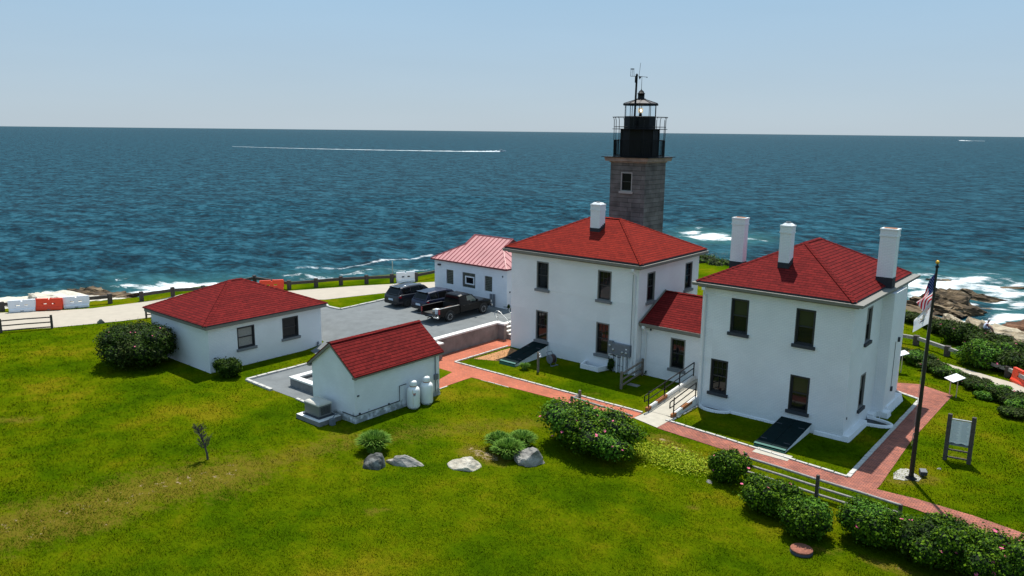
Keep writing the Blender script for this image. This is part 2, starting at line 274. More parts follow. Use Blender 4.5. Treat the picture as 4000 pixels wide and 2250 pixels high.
GRAVEL = mat('blue_grey_gravel', (0.175, 0.188, 0.192), 0.95, spec=0.1, noise=(1.3, 0.14), bump=(30, 0.9, 0.03))
ROAD = mat('pale_sandy_road', (0.41, 0.36, 0.29), 0.95, noise=(1.2, 0.07), bump=(12, 0.4, 0.01))
DIRT = mat('orange_soil', (0.42, 0.20, 0.08), 0.95, noise=(4, 0.25), bump=(20, 0.8, 0.03))
def sea_mat():
    m = mat('sea_water', (0.01, 0.05, 0.08), 0.12, spec=0.5); n, l = nodes(m); b = n['Principled BSDF']
    g = n.new('ShaderNodeNewGeometry')
    def noise(sc, det, rough, st=(1, 1, 1), dist=0.0):
        mp = n.new('ShaderNodeMapping'); mp.inputs['Rotation'].default_value = (0, 0, R(-38)); mp.inputs['Scale'].default_value = st
        nz = n.new('ShaderNodeTexNoise'); nz.inputs['Scale'].default_value = sc; nz.inputs['Detail'].default_value = det; nz.inputs['Roughness'].default_value = rough; nz.inputs['Distortion'].default_value = dist
        l.new(g.outputs['Position'], mp.inputs[0]); l.new(mp.outputs[0], nz.inputs['Vector']); return nz
    sw = noise(0.72, 6, 0.64, (0.6, 1.0, 1)); sw2 = noise(0.17, 3, 0.5, (0.6, 1.0, 1)); ch = noise(0.9, 6, 0.7, (0.6, 1.0, 1)); big = noise(0.006, 5, 0.6, (0.3, 1, 1))
    r = ramp_node(n, [(0.39, (0.0008, 0.010, 0.018)), (0.5, (0.004, 0.040, 0.062)), (0.61, (0.022, 0.100, 0.140))]); swm = n.new('ShaderNodeMix'); swm.inputs[0].default_value = 0.33; l.new(sw.outputs[0], swm.inputs[2]); l.new(sw2.outputs[0], swm.inputs[3]); l.new(swm.outputs[0], r.inputs[0])
    sh = n.new('ShaderNodeAttribute'); sh.attribute_name = 'shallow'
    mxs = n.new('ShaderNodeMix'); mxs.data_type = 'RGBA'; l.new(sh.outputs['Fac'], mxs.inputs[0]); l.new(r.outputs[0], mxs.inputs[6]); mxs.inputs[7].default_value = (0.035, 0.13, 0.13, 1)
    fo = n.new('ShaderNodeAttribute'); fo.attribute_name = 'foam'
    fn = noise(0.8, 12, 0.78, (0.40, 1.0, 1), 0.5)
    ma = n.new('ShaderNodeMath'); ma.operation = 'MULTIPLY_ADD'; l.new(fo.outputs['Fac'], ma.inputs[0]); ma.inputs[1].default_value = 0.58; l.new(fn.outputs[0], ma.inputs[2])
    th = n.new('ShaderNodeMapRange'); th.inputs[1].default_value = 0.76; th.inputs[2].default_value = 0.96; l.new(ma.outputs[0], th.inputs[0])
    # scattered whitecaps far out
    wc = n.new('ShaderNodeMapRange'); wc.inputs[1].default_value = 0.805; wc.inputs[2].default_value = 0.83
    fw = noise(0.30, 6, 0.8, (0.4, 1, 1)); l.new(fw.outputs[0], wc.inputs[0])
    mxm = n.new('ShaderNodeMath'); mxm.operation = 'MAXIMUM'; l.new(th.outputs[0], mxm.inputs[0]); l.new(wc.outputs[0], mxm.inputs[1])
    mf = n.new('ShaderNodeMix'); mf.data_type = 'RGBA'; l.new(mxm.outputs[0], mf.inputs[0]); l.new(mxs.outputs[2], mf.inputs[6]); mf.inputs[7].default_value = (0.80, 0.83, 0.85, 1)
    l.new(mf.outputs[2], b.inputs['Base Color'])
    rr = n.new('ShaderNodeMapRange'); rr.inputs[3].default_value = 0.22; rr.inputs[4].default_value = 0.9; l.new(mxm.outputs[0], rr.inputs[0]); l.new(rr.outputs[0], b.inputs['Roughness'])
    b1 = n.new('ShaderNodeBump'); b1.inputs['Strength'].default_value = 0.8; b1.inputs['Distance'].default_value = 0.35; l.new(sw.outputs[0], b1.inputs['Height'])
    b2 = n.new('ShaderNodeBump'); b2.inputs['Strength'].default_value = 0.7; b2.inputs['Distance'].default_value = 0.25; l.new(ch.outputs[0], b2.inputs['Height']); l.new(b1.outputs[0], b2.inputs['Normal']); l.new(b2.outputs[0], b.inputs['Normal'])
    b.inputs['Specular IOR Level'].default_value = 0.0
    df = n.new('ShaderNodeBsdfDiffuse'); gy = n.new('ShaderNodeBsdfGlossy'); lw = n.new('ShaderNodeLayerWeight'); lw.inputs['Blend'].default_value = 0.25
    l.new(mf.outputs[2], df.inputs[0]); l.new(b2.outputs[0], df.inputs['Normal']); l.new(b2.outputs[0], gy.inputs['Normal']); l.new(b2.outputs[0], lw.inputs['Normal']); gy.inputs['Roughness'].default_value = 0.18
    fm = n.new('ShaderNodeMapRange'); fm.inputs[1].default_value = 0.0; fm.inputs[2].default_value = 1.0; fm.inputs[3].default_value = 0.01; fm.inputs[4].default_value = 0.15; l.new(lw.outputs['Fresnel'], fm.inputs[0])
    inv = n.new('ShaderNodeMath'); inv.operation = 'SUBTRACT'; inv.inputs[0].default_value = 1; l.new(mxm.outputs[0], inv.inputs[1]); fm2 = n.new('ShaderNodeMath'); fm2.operation = 'MULTIPLY'; l.new(fm.outputs[0], fm2.inputs[0]); l.new(inv.outputs[0], fm2.inputs[1])
    mxx = n.new('ShaderNodeMixShader'); l.new(fm2.outputs[0], mxx.inputs[0]); l.new(df.outputs[0], mxx.inputs[1]); l.new(gy.outputs[0], mxx.inputs[2]); l.new(mxx.outputs[0], n['Material Output'].inputs[0])
    return m
SEA = sea_mat()
FOAM = mat('white_foam', (0.82, 0.86, 0.88), 0.9, bump=(0.6, 1, 0.4))

# ------------------------------------------------------------------ object helpers
def tag(o, label=None, cat=None, group=None, kind=None):
    if label: o['label'] = label
    if cat: o['category'] = cat
    if group: o['group'] = group
    if kind: o['kind'] = kind
    return o
def thing(name, label, cat, loc=(0, 0, 0), rz=0, group=None):
    o = bpy.data.objects.new(name, None); o.empty_display_size = 0.3; C.objects.link(o); o.location = loc; o.rotation_euler = (0, 0, rz); return tag(o, label, cat, group)
def rootloc(p):
    while p.parent: p = p.parent
    return Vector(p.location)
def copy_tree(o, parent=None):
    c = o.copy(); C.objects.link(c)
    if parent: c.parent = parent
    for ch in list(o.children): copy_tree(ch, c)
    return c
class MB:
    """collects shapes; build() links them as ONE mesh object.  world=True: coordinates are world ones"""
    def __init__(s): s.v = []; s.f = []; s.m = []; s.s = []; s.mats = []
    def mi(s, m):
        if m not in s.mats: s.mats.append(m)
        return s.mats.index(m)
    def add(s, vs, fs, m=None, smooth=False):
        k = len(s.v); s.v += [tuple(v) for v in vs]; i = s.mi(m)
        for f in fs: s.f.append(tuple(k + a for a in f)); s.m.append(i); s.s.append(smooth)
    def box(s, x0, x1, y0, y1, z0, z1, m=None):
        s.add([(x0, y0, z0), (x1, y0, z0), (x1, y1, z0), (x0, y1, z0), (x0, y0, z1), (x1, y0, z1), (x1, y1, z1), (x0, y1, z1)], [(0, 3, 2, 1), (4, 5, 6, 7), (0, 1, 5, 4), (1, 2, 6, 5), (2, 3, 7, 6), (3, 0, 4, 7)], m); return s
    def frustum(s, x0, x1, y0, y1, z0, X0, X1, Y0, Y1, z1, m=None):
        s.add([(x0, y0, z0), (x1, y0, z0), (x1, y1, z0), (x0, y1, z0), (X0, Y0, z1), (X1, Y0, z1), (X1, Y1, z1), (X0, Y1, z1)], [(0, 3, 2, 1), (4, 5, 6, 7), (0, 1, 5, 4), (1, 2, 6, 5), (2, 3, 7, 6), (3, 0, 4, 7)], m); return s
    def beam(s, a, b, w, h, m=None):
        a, b = Vector(a), Vector(b); d = (b - a).normalized(); up = Vector((0, 0, 1)) if abs(d.z) < 0.95 else Vector((1, 0, 0))
        sd_ = d.cross(up).normalized() * w / 2; u = sd_.cross(d).normalized() * h / 2
        s.add([a - sd_ - u, a + sd_ - u, a + sd_ + u, a - sd_ + u, b - sd_ - u, b + sd_ - u, b + sd_ + u, b - sd_ + u], [(0, 1, 2, 3), (7, 6, 5, 4), (0, 4, 5, 1), (1, 5, 6, 2), (2, 6, 7, 3), (3, 7, 4, 0)], m); return s
    def tube(s, pts, r, m=None, k=8, r1=None):
        pts = [Vector(p) for p in pts]; n = len(pts); rings = []
        for i, p in enumerate(pts):
            d = (pts[min(i + 1, n - 1)] - pts[max(i - 1, 0)]).normalized(); up = Vector((0, 0, 1)) if abs(d.z) < 0.9 else Vector((1, 0, 0))
            a = d.cross(up).normalized(); b = a.cross(d); rr = r if r1 is None else r + (r1 - r) * i / (n - 1)
            rings += [p + a * rr * math.cos(2 * math.pi * j / k) + b * rr * math.sin(2 * math.pi * j / k) for j in range(k)]
        fs = [(i * k + j, i * k + (j + 1) % k, (i + 1) * k + (j + 1) % k, (i + 1) * k + j) for i in range(n - 1) for j in range(k)]
        s.add(rings, fs, m, True); s.add(rings[:k], [tuple(range(k))], m); s.add(rings[-k:], [tuple(reversed(range(k)))], m); return s
    def lathe(s, prof, c=(0, 0, 0), m=None, k=24, axis='z', smooth=True, rot=0.0):
        vs = []
        for r, z in prof:
            for j in range(k):
                a = 2 * math.pi * j / k + rot; x, y = r * math.cos(a), r * math.sin(a)
                vs.append((c[0] + x, c[1] + y, c[2] + z) if axis == 'z' else ((c[0] + z, c[1] + x, c[2] + y) if axis == 'x' else (c[0] + x, c[1] + z, c[2] + y)))
        fs = [(i * k + j, i * k + (j + 1) % k, (i + 1) * k + (j + 1) % k, (i + 1) * k + j) for i in range(len(prof) - 1) for j in range(k)]
        s.add(vs, fs, m, smooth)
        if prof[0][0] > 1e-4: s.add(vs[:k], [tuple(reversed(range(k)))], m)
        if prof[-1][0] > 1e-4: s.add(vs[-k:], [tuple(range(k))], m)
        return s
    def prism(s, poly, z0, z1, m=None):
        n = len(poly); s.add([(x, y, z0) for x, y in poly] + [(x, y, z1) for x, y in poly], [tuple(reversed(range(n))), tuple(range(n, 2 * n))] + [(i, (i + 1) % n, n + (i + 1) % n, n + i) for i in range(n)], m); return s
    def extr_y(s, prof, y0, y1, m=None):   # profile in x,z extruded along y
        n = len(prof); s.add([(x, y0, z) for x, z in prof] + [(x, y1, z) for x, z in prof], [tuple(range(n)), tuple(reversed(range(n, 2 * n)))] + [(i, n + i, n + (i + 1) % n, (i + 1) % n) for i in range(n)], m); return s
    def extr_x(s, prof, x0, x1, m=None):   # profile in y,z extruded along x
        n = len(prof); s.add([(x0, y, z) for y, z in prof] + [(x1, y, z) for y, z in prof], [tuple(reversed(range(n))), tuple(range(n, 2 * n))] + [(i, (i + 1) % n, n + (i + 1) % n, n + i) for i in range(n)], m); return s
    def loft(s, rings, m=None, closed=True, smooth=False, caps=True):
        k = len(rings[0]); vs = [p for r in rings for p in r]; J = k if closed else k - 1
        s.add(vs, [(i * k + j, i * k + (j + 1) % k, (i + 1) * k + (j + 1) % k, (i + 1) * k + j) for i in range(len(rings) - 1) for j in range(J)], m, smooth)
        if caps: s.add(rings[0], [tuple(reversed(range(k)))], m); s.add(rings[-1], [tuple(range(k))], m)
        return s
    def build(s, name, m=None, parent=None, world=False, bevel=0, kind=None):
        off = rootloc(parent) if (world and parent) else Vector((0, 0, 0))
        vs = [(v[0] - off.x, v[1] - off.y, v[2] - off.z) for v in s.v]
        me = bpy.data.meshes.new(name); me.from_pydata(vs, [], s.f)
        mats = list(s.mats)
        if m is not None:
            mats = [m if q is None else q for q in mats]
        for q in mats: me.materials.append(q)
        me.polygons.foreach_set('material_index', s.m); me.polygons.foreach_set('use_smooth', s.s)
        bm = bmesh.new(); bm.from_mesh(me); bmesh.ops.recalc_face_normals(bm, faces=bm.faces) if not getattr(s, 'keep', False) else None; bm.to_mesh(me); bm.free()
        me.validate(); me.update(); autouv(me, off)
        o = bpy.data.objects.new(name, me); C.objects.link(o)
        if parent: o.parent = parent
        if bevel:
            b = o.modifiers.new('bevel', 'BEVEL'); b.width = bevel; b.segments = 2; b.limit_method = 'ANGLE'; b.angle_limit = R(40)
        if kind: o['kind'] = kind
        return o
def autouv(me, off=(0, 0, 0)):
    nl = len(me.loops)
    if nl == 0: return
    uvl = me.uv_layers.new(name='UVMap'); co = np.empty(len(me.vertices) * 3); me.vertices.foreach_get('co', co); co = co.reshape(-1, 3) + np.array(off)
    vi = np.empty(nl, int); me.loops.foreach_get('vertex_index', vi)
    nf = len(me.polygons); nn = np.empty(nf * 3); me.polygons.foreach_get('normal', nn); nn = nn.reshape(-1, 3); lt = np.empty(nf, int); me.polygons.foreach_get('loop_total', lt)
    N = np.repeat(nn, lt, 0); P = co[vi]
    flat = np.abs(N[:, 2]) > 0.985
    t = np.stack([-N[:, 1], N[:, 0], np.zeros(nl)], 1); t[flat] = (1, 0, 0); t /= np.linalg.norm(t, axis=1, keepdims=True) + 1e-9
    b = np.cross(N, t); b[flat] = (0, 1, 0)
    uv = np.stack([(P * t).sum(1), (P * b).sum(1)], 1).astype(np.float32); uvl.data.foreach_set('uv', uv.ravel())
def single(mb, name, m, label, cat, loc=(0, 0, 0), rz=0, group=None, bevel=0):
    o = mb.build(name, m, None, False, bevel); o.location = loc; o.rotation_euler = (0, 0, rz); return tag(o, label, cat, group)

# ------------------------------------------------------------------ ground, draped patches
def grid_axis(lo, a, b, hi, st, g=1.35):
    xs = list(np.arange(a, b + st / 2, st)); s = st; x = b
    while x < hi: s *= g; x += s; xs.append(x)
    s = st; x = a
    while x > lo: s *= g; x -= s; xs.insert(0, x)
    return np.array(xs)
def grid_mesh(name, X, Y, Z, m, smooth=True):
    nx, ny = len(X), len(Y); gx, gy = np.meshgrid(X, Y, indexing='ij'); co = np.stack([gx, gy, Z], -1).reshape(-1, 3)
    i, j = np.meshgrid(np.arange(nx - 1), np.arange(ny - 1), indexing='ij'); a = (i * ny + j).ravel(); q = np.stack([a, a + ny, a + ny + 1, a + 1], 1)
    me = bpy.data.meshes.new(name); me.vertices.add(len(co)); me.vertices.foreach_set('co', co.ravel()); me.loops.add(q.size); me.loops.foreach_set('vertex_index', q.ravel().astype(np.int32))
    me.polygons.add(len(q)); me.polygons.foreach_set('loop_start', np.arange(0, q.size, 4, dtype=np.int32)); me.polygons.foreach_set('loop_total', np.full(len(q), 4, np.int32)); me.polygons.foreach_set('use_smooth', np.full(len(q), smooth))
    me.materials.append(m); me.update(); me.validate(); o = bpy.data.objects.new(name, me); C.objects.link(o); return o, gx, gy
def attr(o, name, vals):
    a = o.data.attributes.new(name, 'FLOAT', 'POINT'); a.data.foreach_set('value', np.asarray(vals, np.float32).ravel())
def proj(x, y, z):
    vx, vy, vz = x, y, z - CAM_H; d = vx * CF.x + vy * CF.y + vz * CF.z; ok = d > 1; d = np.where(ok, d, 1)
    px = 2000 + F_PX * (vx * CR.x + vy * CR.y + vz * CR.z) / d; py = 1125 - F_PX * (vx * CU.x + vy * CU.y + vz * CU.z) / d
    return np.where(ok, px, -1e6), np.where(ok, py, -1e6)
def seg_d(x, y, a, b):
    vx, vy = b[0] - a[0], b[1] - a[1]; t = np.clip(((x - a[0]) * vx + (y - a[1]) * vy) / (vx * vx + vy * vy + 1e-9), 0, 1); return np.hypot(x - a[0] - t * vx, y - a[1] - t * vy)
GX = np.sort(np.append(grid_axis(-400, -84, 12, 400, 0.5), [-36.45, -36.2])); GY = grid_axis(-400, 8, 78, 120, 0.5)
gxx, gyy = np.meshgrid(GX, GY, indexing='ij'); GZ = Tn(gxx, gyy)
far = np.maximum(0, np.hypot(gxx + 30, gyy - 30) - 90)
GZ = np.where(coast_d(gxx, gyy) > 30, -10.0, GZ)
ground, _, _ = grid_mesh('lawn', GX, GY, GZ, LAWN)
tag(ground, kind='structure')
wear = np.zeros_like(gxx)
def wear_line(pts, wd, k):
    global wear
    P = [G(*p) for p in pts]
    for a, b in zip(P[:-1], P[1:]): wear = np.maximum(wear, k * np.exp(-(seg_d(gxx, gyy, a, b) / wd) ** 2))
wear_line([(-200, 2110), (300, 2000), (620, 1900), (900, 1850)], 2.3, 0.86); wear_line([(900, 1850), (1290, 1740)], 1.2, 0.66)
wear_line([(1290, 1740), (1700, 1680), (2100, 1650)], 1.3, 0.55)
wear_line([(0, 2130), (450, 2040)], 0.6, 0.8)
wear_line([(1850, 1760), (1950, 1795)], 0.8, 1.15)
wear_line([(1420, 1810), (1500, 1800)], 0.4, 0.9)
wear_line([(2580, 1715), (2660, 1770), (2730, 1815)], 0.8, 1.0); wear_line([(1300, 1700), (1500, 1720)], .8, .6); wear_line([(2690, 1980), (2700, 1985)], .3, .9); wear_line([(1440, 2000), (1500, 1990)], .3, .8)
wear_line([(3500, 1490), (3600, 1505), (3700, 1540)], 0.3, 1.0)
wear_line([(3700, 1765), (3790, 1790)], 0.22, 1.3)
wear_line([(3500, 1880), (3630, 1870)], 0.5, 1.0)
wear_line([(3130, 2150), (3250, 2150)], 0.3, 0.8)
wear_line([(3400, 2190), (3560, 2240)], 0.4, 1.0)
wear_line([(2080, 1540), (2330, 1540)], 0.3, 0.5)
wear_line([(0, 1640), (120, 1640)], 0.6, 0.7)
cdist = coast_d(gxx, gyy)
attr(ground, 'wear', wear); attr(ground, 'soil', sstep(-1.0, 4.0, cdist))

def clip_cell(poly, x0, x1, y0, y1):
    for ax, val, sgn in ((0, x0, 1), (0, x1, -1), (1, y0, 1), (1, y1, -1)):
        out = []
        for i, p in enumerate(poly):
            q = poly[(i + 1) % len(poly)]; a = sgn * (p[ax] - val); b = sgn * (q[ax] - val)
            if a >= 0: out.append(p)
            if (a > 0 and b < 0) or (a < 0 and b > 0): t = a / (a - b); out.append((p[0] + t * (q[0] - p[0]), p[1] + t * (q[1] - p[1])))
        poly = out
        if len(poly) < 3: return []
    return poly
def tri_poly(poly):
    from mathutils.geometry import tessellate_polygon
    vs = [Vector((p[0], p[1], 0)) for p in poly]; return [[poly[i] for i in t] for t in tessellate_polygon([vs])]
def drape(name, poly, m, off, st=0.5, kind='structure'):
    poly = [(p[0], p[1]) for p in poly]; mb = MB()
    for t in tri_poly(poly):
        x0 = math.floor(min(p[0] for p in t) / st) * st; x1 = max(p[0] for p in t); y0 = math.floor(min(p[1] for p in t) / st) * st; y1 = max(p[1] for p in t)
        x = x0
        while x < x1:
            y = y0
            while y < y1:
                c = clip_cell(t, x, x + st, y, y + st)
                if len(c) >= 3: mb.add([(p[0], p[1], T(p[0], p[1]) + off) for p in c], [tuple(range(len(c)))])
                y += st
            x += st
    for i, f in enumerate(mb.f):
        a, b, c = (Vector(mb.v[k]) for k in f[:3])
        if (b - a).cross(c - a).z < 0: mb.f[i] = tuple(reversed(f))
    mb.keep = True; o = mb.build(name, m); tag(o, kind=kind); return o
# gravel lot and pad
P2 = lambda pts: [onT(*p)[:2] for p in pts]
strip = P2([(1270, 1190), (1283, 1201), (1330, 1211), (1505, 1172)])
lot = [(-41.15, 24.6), (-34.2, 24.6), (-34.2, 30.9), (-36.46, 30.9), (-36.46, 44.6), (-34.1, 44.6), (-34.1, 54), (-50, 54)] + [(-49.0, 45), (strip[3][0], strip[3][1]), (strip[2][0], strip[2][1]), (strip[1][0], strip[1][1]), (strip[0][0], strip[0][1])] + [(-50.5, 33.5), (-44.2, 32.6), (-43.6, 31.0), (-41.15, 30.4)]
drape('gravel_lot', lot, GRAVEL, 0.012)
near = [(-90, -60), (-72, -15), (-66.5, 5)] + [tuple(p) for p in P2([(0, 1293), (200, 1281), (480, 1254), (590, 1240)])] + [(-57.5, 35.5), tuple(onT(1270, 1172)[:2]), tuple(onT(1500, 1146)[:2]), (-47.6, 51), (-44.5, 60), (-38, 70)]
farE = [(-97, -60), (-79.5, -18), (-74.5, 3), tuple(onT(0, 1222)[:2]), tuple(onT(200, 1215)[:2]), tuple(onT(360, 1205)[:2]), tuple(onT(560, 1180)[:2]), (-65.2, 37), tuple(onT(1120, 1138)[:2]), tuple(onT(1400, 1118)[:2]), tuple(onT(1690, 1103)[:2]), (-49, 66), (-41, 75)]
drape('road', near + farE[::-1], ROAD, 0.016)
roadR_near = [(2.5, 46.5), (-2.0, 50.3), (-5.5, 53.8), (-9.0, 57.0), (-13.5, 59.5), (-20, 63), (-30, 68)]
roadR_far = [(4.5, 49.0), (0.5, 52.8), (-4.3, 56.6), (-8.3, 58.9), (-13.2, 61.3), (-20, 65.2), (-30, 70.5)]
drape('footpath', roadR_near + roadR_far[::-1], ROAD, 0.016)
# brick paths
drape('red_paving', [(-36.1, 30.9), (-31.35, 30.9), (-31.35, 34.05), (-20.12, 34.5), (-20.12, 35.55), (-34.25, 35.62), (-34.1, 43.8), (-36.1, 43.8)], BRICKR, 0.020)
pB = [G(*p)[:2] for p in [(2566, 1673), (2880, 1775), (3110, 1845), (3300, 1902), (3430, 1945), (3560, 1985), (3780, 2065), (4100, 2165), (4100, 2120), (3800, 2015), (3580, 1950), (3424, 1912), (3440, 1895), (3560, 1722), (3680, 1590), (3722, 1545), (3700, 1538), (3590, 1500), (3490, 1495), (3490, 1527), (3592, 1562), (3312, 1868), (2600, 1645)]]
drape('lawn_corner', [G(*p)[:2] for p in ((1690, 1432), (1722, 1442), (1766, 1455), (1700, 1492))], LAWN, 0.03)
drape('brick_path', pB, BRICKO, 0.020)
drape('ramp_landing', [G(*p)[:2] for p in [(2475, 1634), (2566, 1672), (2630, 1636), (2543, 1604)]], CONC, 0.028)
drape('soil_patch', [onT(*p)[:2] for p in [(1850, 1402), (1997, 1358), (2005, 1363), (2030, 1370), (1970, 1412)]], DIRT, 0.008)
drape('flagpole_cobbles', [G(*p)[:2] for p in [(3490, 1850), (3515, 1832), (3545, 1832), (3600, 1868), (3588, 1882), (3560, 1876), (3530, 1878), (3490, 1872)]], SLABG, 0.02)
def kerb(pts, wd=0.13, h=0.09, seg=0.62, m=GRANW):
    mb = MB()
    for a, b in zip(pts[:-1], pts[1:]):
        a, b = Vector((a[0], a[1], 0)), Vector((b[0], b[1], 0)); L = (b - a).length; n = max(1, round(L / seg)); d = (b - a) / n
        for i in range(n):
            p = a + d * (i + 0.03); q = a + d * (i + 0.95); j = random.uniform(-0.008, 0.008)
            p.z = T(p.x, p.y) + h / 2 + j - 0.01; q.z = T(q.x, q.y) + h / 2 + j - 0.01
            mb.beam(p, q, wd + random.uniform(-0.01, 0.01), h, None)
    o = mb.build('kerb', m); return tag(o, kind='structure')
kerb([(-34.25, 41.0), (-34.35, 35.68), (-20.12, 35.62)]); kerb([G(2600, 1643)[:2], G(3310, 1865)[:2]]); kerb([G(3312, 1865)[:2], G(3594, 1562)[:2], G(3495, 1528)[:2]], 0.2, 0.07, 0.4)
kerb([(-41.2, 31.0), (-41.2, 24.6), (-38.4, 24.5)], 0.2, 0.12, 0.7); kerb([(-36.1, 24.6), (-33.7, 24.5)], 0.16, 0.08, 0.4)
kerb([tuple(p[:2]) for p in (strip[0], strip[1], strip[2], strip[3])], 0.2, 0.12, 1.0)
kerb([(-31.3, 31.0), (-31.3, 31.9)], 0.1, 0.04); kerb([(-30.6, 34.08), (-28.4, 34.14)], 0.06, 0.03)
# cobble drain beside the ramp
mb = MB()
for i in range(160):
    u = random.random(); x = -18.42 + random.uniform(-0.09, 0.09); y = 35.6 + u * 3.2; r = random.uniform(0.03, 0.06)
    mb.lathe([(0, 0), (r * .9, r * .2), (r * .7, r * .6), (0, r * .8)], (x, y, 0.0), None, 6)
tag(mb.build('pebble_strip', GRANW), kind='stuff')

# ------------------------------------------------------------------ sea
SX = grid_axis(-60000, -125, 20, 60000, 0.6, 1.22); SY = grid_axis(-60000, 30, 180, 60000, 0.6, 1.22)
sx_, sy_ = np.meshgrid(SX, SY, indexing='ij')
SZ = np.full_like(sx_, -6.0)
hh = (np.sin(sx_ * 0.31 + sy_ * 0.47 + 1.3 * np.sin(sx_ * 0.07)) * 0.16 + np.sin(sx_ * -0.22 + sy_ * 0.81 + 1.7 * np.sin(sy_ * 0.11)) * 0.12 + np.sin(sx_ * 0.9 + sy_ * 1.3) * 0.05)
SZ += hh * (np.hypot(sx_ + 50, sy_ - 90) < 160)
sea, _, _ = grid_mesh('sea', SX, SY, SZ, SEA); tag(sea, kind='structure')
ppx, ppy = proj(sx_, sy_, -6.0)
foam = np.zeros_like(sx_); shal = np.zeros_like(sx_)
FO = [  # px, py, rx, ry, strength of breaking water
 (100, 1165, 120, 8, .45), (330, 1142, 90, 9, .8), (200, 1147, 70, 7, .6), (490, 1120, 70, 14, .7), (470, 1085, 50, 12, .45), (620, 1130, 120, 16, .9), (700, 1115, 130, 16, .95), (800, 1120, 150, 20, .8), (560, 1147, 90, 8, .9), (1000, 1110, 120, 14, .7),
 (1180, 1120, 90, 9, 1.0), (1350, 1108, 110, 7, .9), (1500, 1100, 100, 7, .8), (1640, 1092, 70, 8, .85), (1250, 1090, 120, 18, .55), (1150, 1080, 90, 14, .45),
 (1560, 1060, 130, 9, .5), (1400, 1065, 90, 7, .5), (2760, 925, 95, 13, 1.15), (2700, 908, 55, 9, .8), (2730, 894, 30, 6, .6), (2880, 933, 90, 10, 1.0), (2975, 938, 45, 6, .7),
 (2800, 1040, 70, 14, .8), (2830, 1025, 60, 9, .6), (2650, 1045, 80, 8, .4), (2860, 990, 60, 6, .3), (2740, 970, 90, 5, .3),
 (3560, 1105, 60, 30, 1.0), (3660, 1118, 120, 24, .95), (3800, 1090, 90, 12, .9), (3700, 1140, 90, 18, .9), (3850, 1120, 160, 16, .75), (3960, 1150, 100, 20, .9), (3900, 1175, 70, 14, .8), (3780, 1190, 60, 9, .7), (3900, 1205, 90, 8, .7), (3860, 1070, 140, 8, .5), (3620, 1075, 80, 8, .6), (3980, 1110, 60, 10, .7),
 (3600, 1150, 70, 20, 1.0), (3720, 1105, 140, 26, .8), (3900, 1135, 140, 40, .62), (3980, 1190, 60, 20, .8), (3900, 1095, 160, 18, .5), (3700, 1088, 120, 10, .6), (3830, 1160, 60, 10, 1.0), (600, 1150, 200, 10, .9), (380, 1155, 70, 6, .8), (900, 1120, 200, 18, .9), (1450, 1100, 200, 9, .95), (3700, 1262, 120, 14, 1.15), (3850, 1258, 90, 12, 1.0), (3950, 1242, 90, 14, 1.2), (3580, 1262, 60, 12, 1.0), (3900, 1225, 40, 8, .5), (3830, 1215, 50, 6, .6)]
for x, y, rx, ry, k in FO:
    g_ = np.exp(-((ppx - x) / rx) ** 2 - ((ppy - y) / ry) ** 2); foam = np.maximum(foam, k * g_)
    shal = np.maximum(shal, 0.8 * k * np.exp(-((ppx - x) / (rx * 1.5)) ** 2 - ((ppy - y) / (ry * 2.2)) ** 2))
def foam_line(pts, wd, k):
    global foam
    for a, b in zip(pts[:-1], pts[1:]): foam = np.maximum(foam, k * np.exp(-(seg_d(ppx, ppy, a, b) / wd) ** 2))
foam_line([(1150, 1046), (1330, 1048), (1440, 1030), (1560, 1010), (1690, 999)], 5.5, .58)
foam_line([(1330, 1067), (1530, 1051), (1700, 1050)], 4, .5)
shal = np.clip(shal + 0.35 * sstep(60, 10, cd_ := coast_d(sx_, sy_)) * 0 + 0.0, 0, 0.85)
shal = np.where((ppx > 3640) & (ppx < 3880) & (ppy > 1185) & (ppy < 1250), shal * 0.3, shal)
attr(sea, 'foam', foam); attr(sea, 'shallow', shal)

# ------------------------------------------------------------------ rocks
from mathutils import noise as mnoise
def rock_mesh(size, seed, sub=3, rough=0.25, strata=0.0, cuts=6):
    rr = random.Random(seed); bm = bmesh.new(); bmesh.ops.create_icosphere(bm, subdivisions=sub, radius=1)
    pl = []
    for _ in range(cuts):
        n = Vector((rr.uniform(-1, 1), rr.uniform(-1, 1), rr.uniform(-.6, 1))).normalized(); pl.append((n, rr.uniform(0.55, 0.85)))
    ph = [(rr.uniform(1, 5), rr.uniform(0, 6), Vector((rr.uniform(-1, 1), rr.uniform(-1, 1), rr.uniform(-1, 1))).normalized()) for _ in range(9)]
    for v in bm.verts:
        p = v.co.copy(); s_ = 1 + sum(math.sin(p.dot(d) * f * 2.2 + o) for f, o, d in ph) * rough / 6; p *= s_
        for n, dd in pl:
            e = p.dot(n) - dd
            if e > 0: p -= n * e * 0.93
        if strata:
            q = Vector((p.x * size[0], p.y * size[1], p.z * size[2])); sh_ = q.z + q.x * .35 + q.y * .15
            e = mnoise.fractal(Vector((q.x * .45 + seed, q.y * .45, sh_ * 1.5)), 0.8, 2.1, 6); st2 = abs(((sh_ * 2.2 + e * 1.5) % 1) - .5)
            k_ = 1 + (e * .16 + (st2 - .25) * .22) * strata; p = Vector((p.x * k_, p.y * k_, p.z * (1 + (e * .28 + (st2 - .25) * .3) * strata)))
        v.co = Vector((p.x * size[0], p.y * size[1], max(p.z, -0.35) * size[2]))
    me = bpy.data.meshes.new('rock'); bm.to_mesh(me); bm.free(); autouv(me); return me
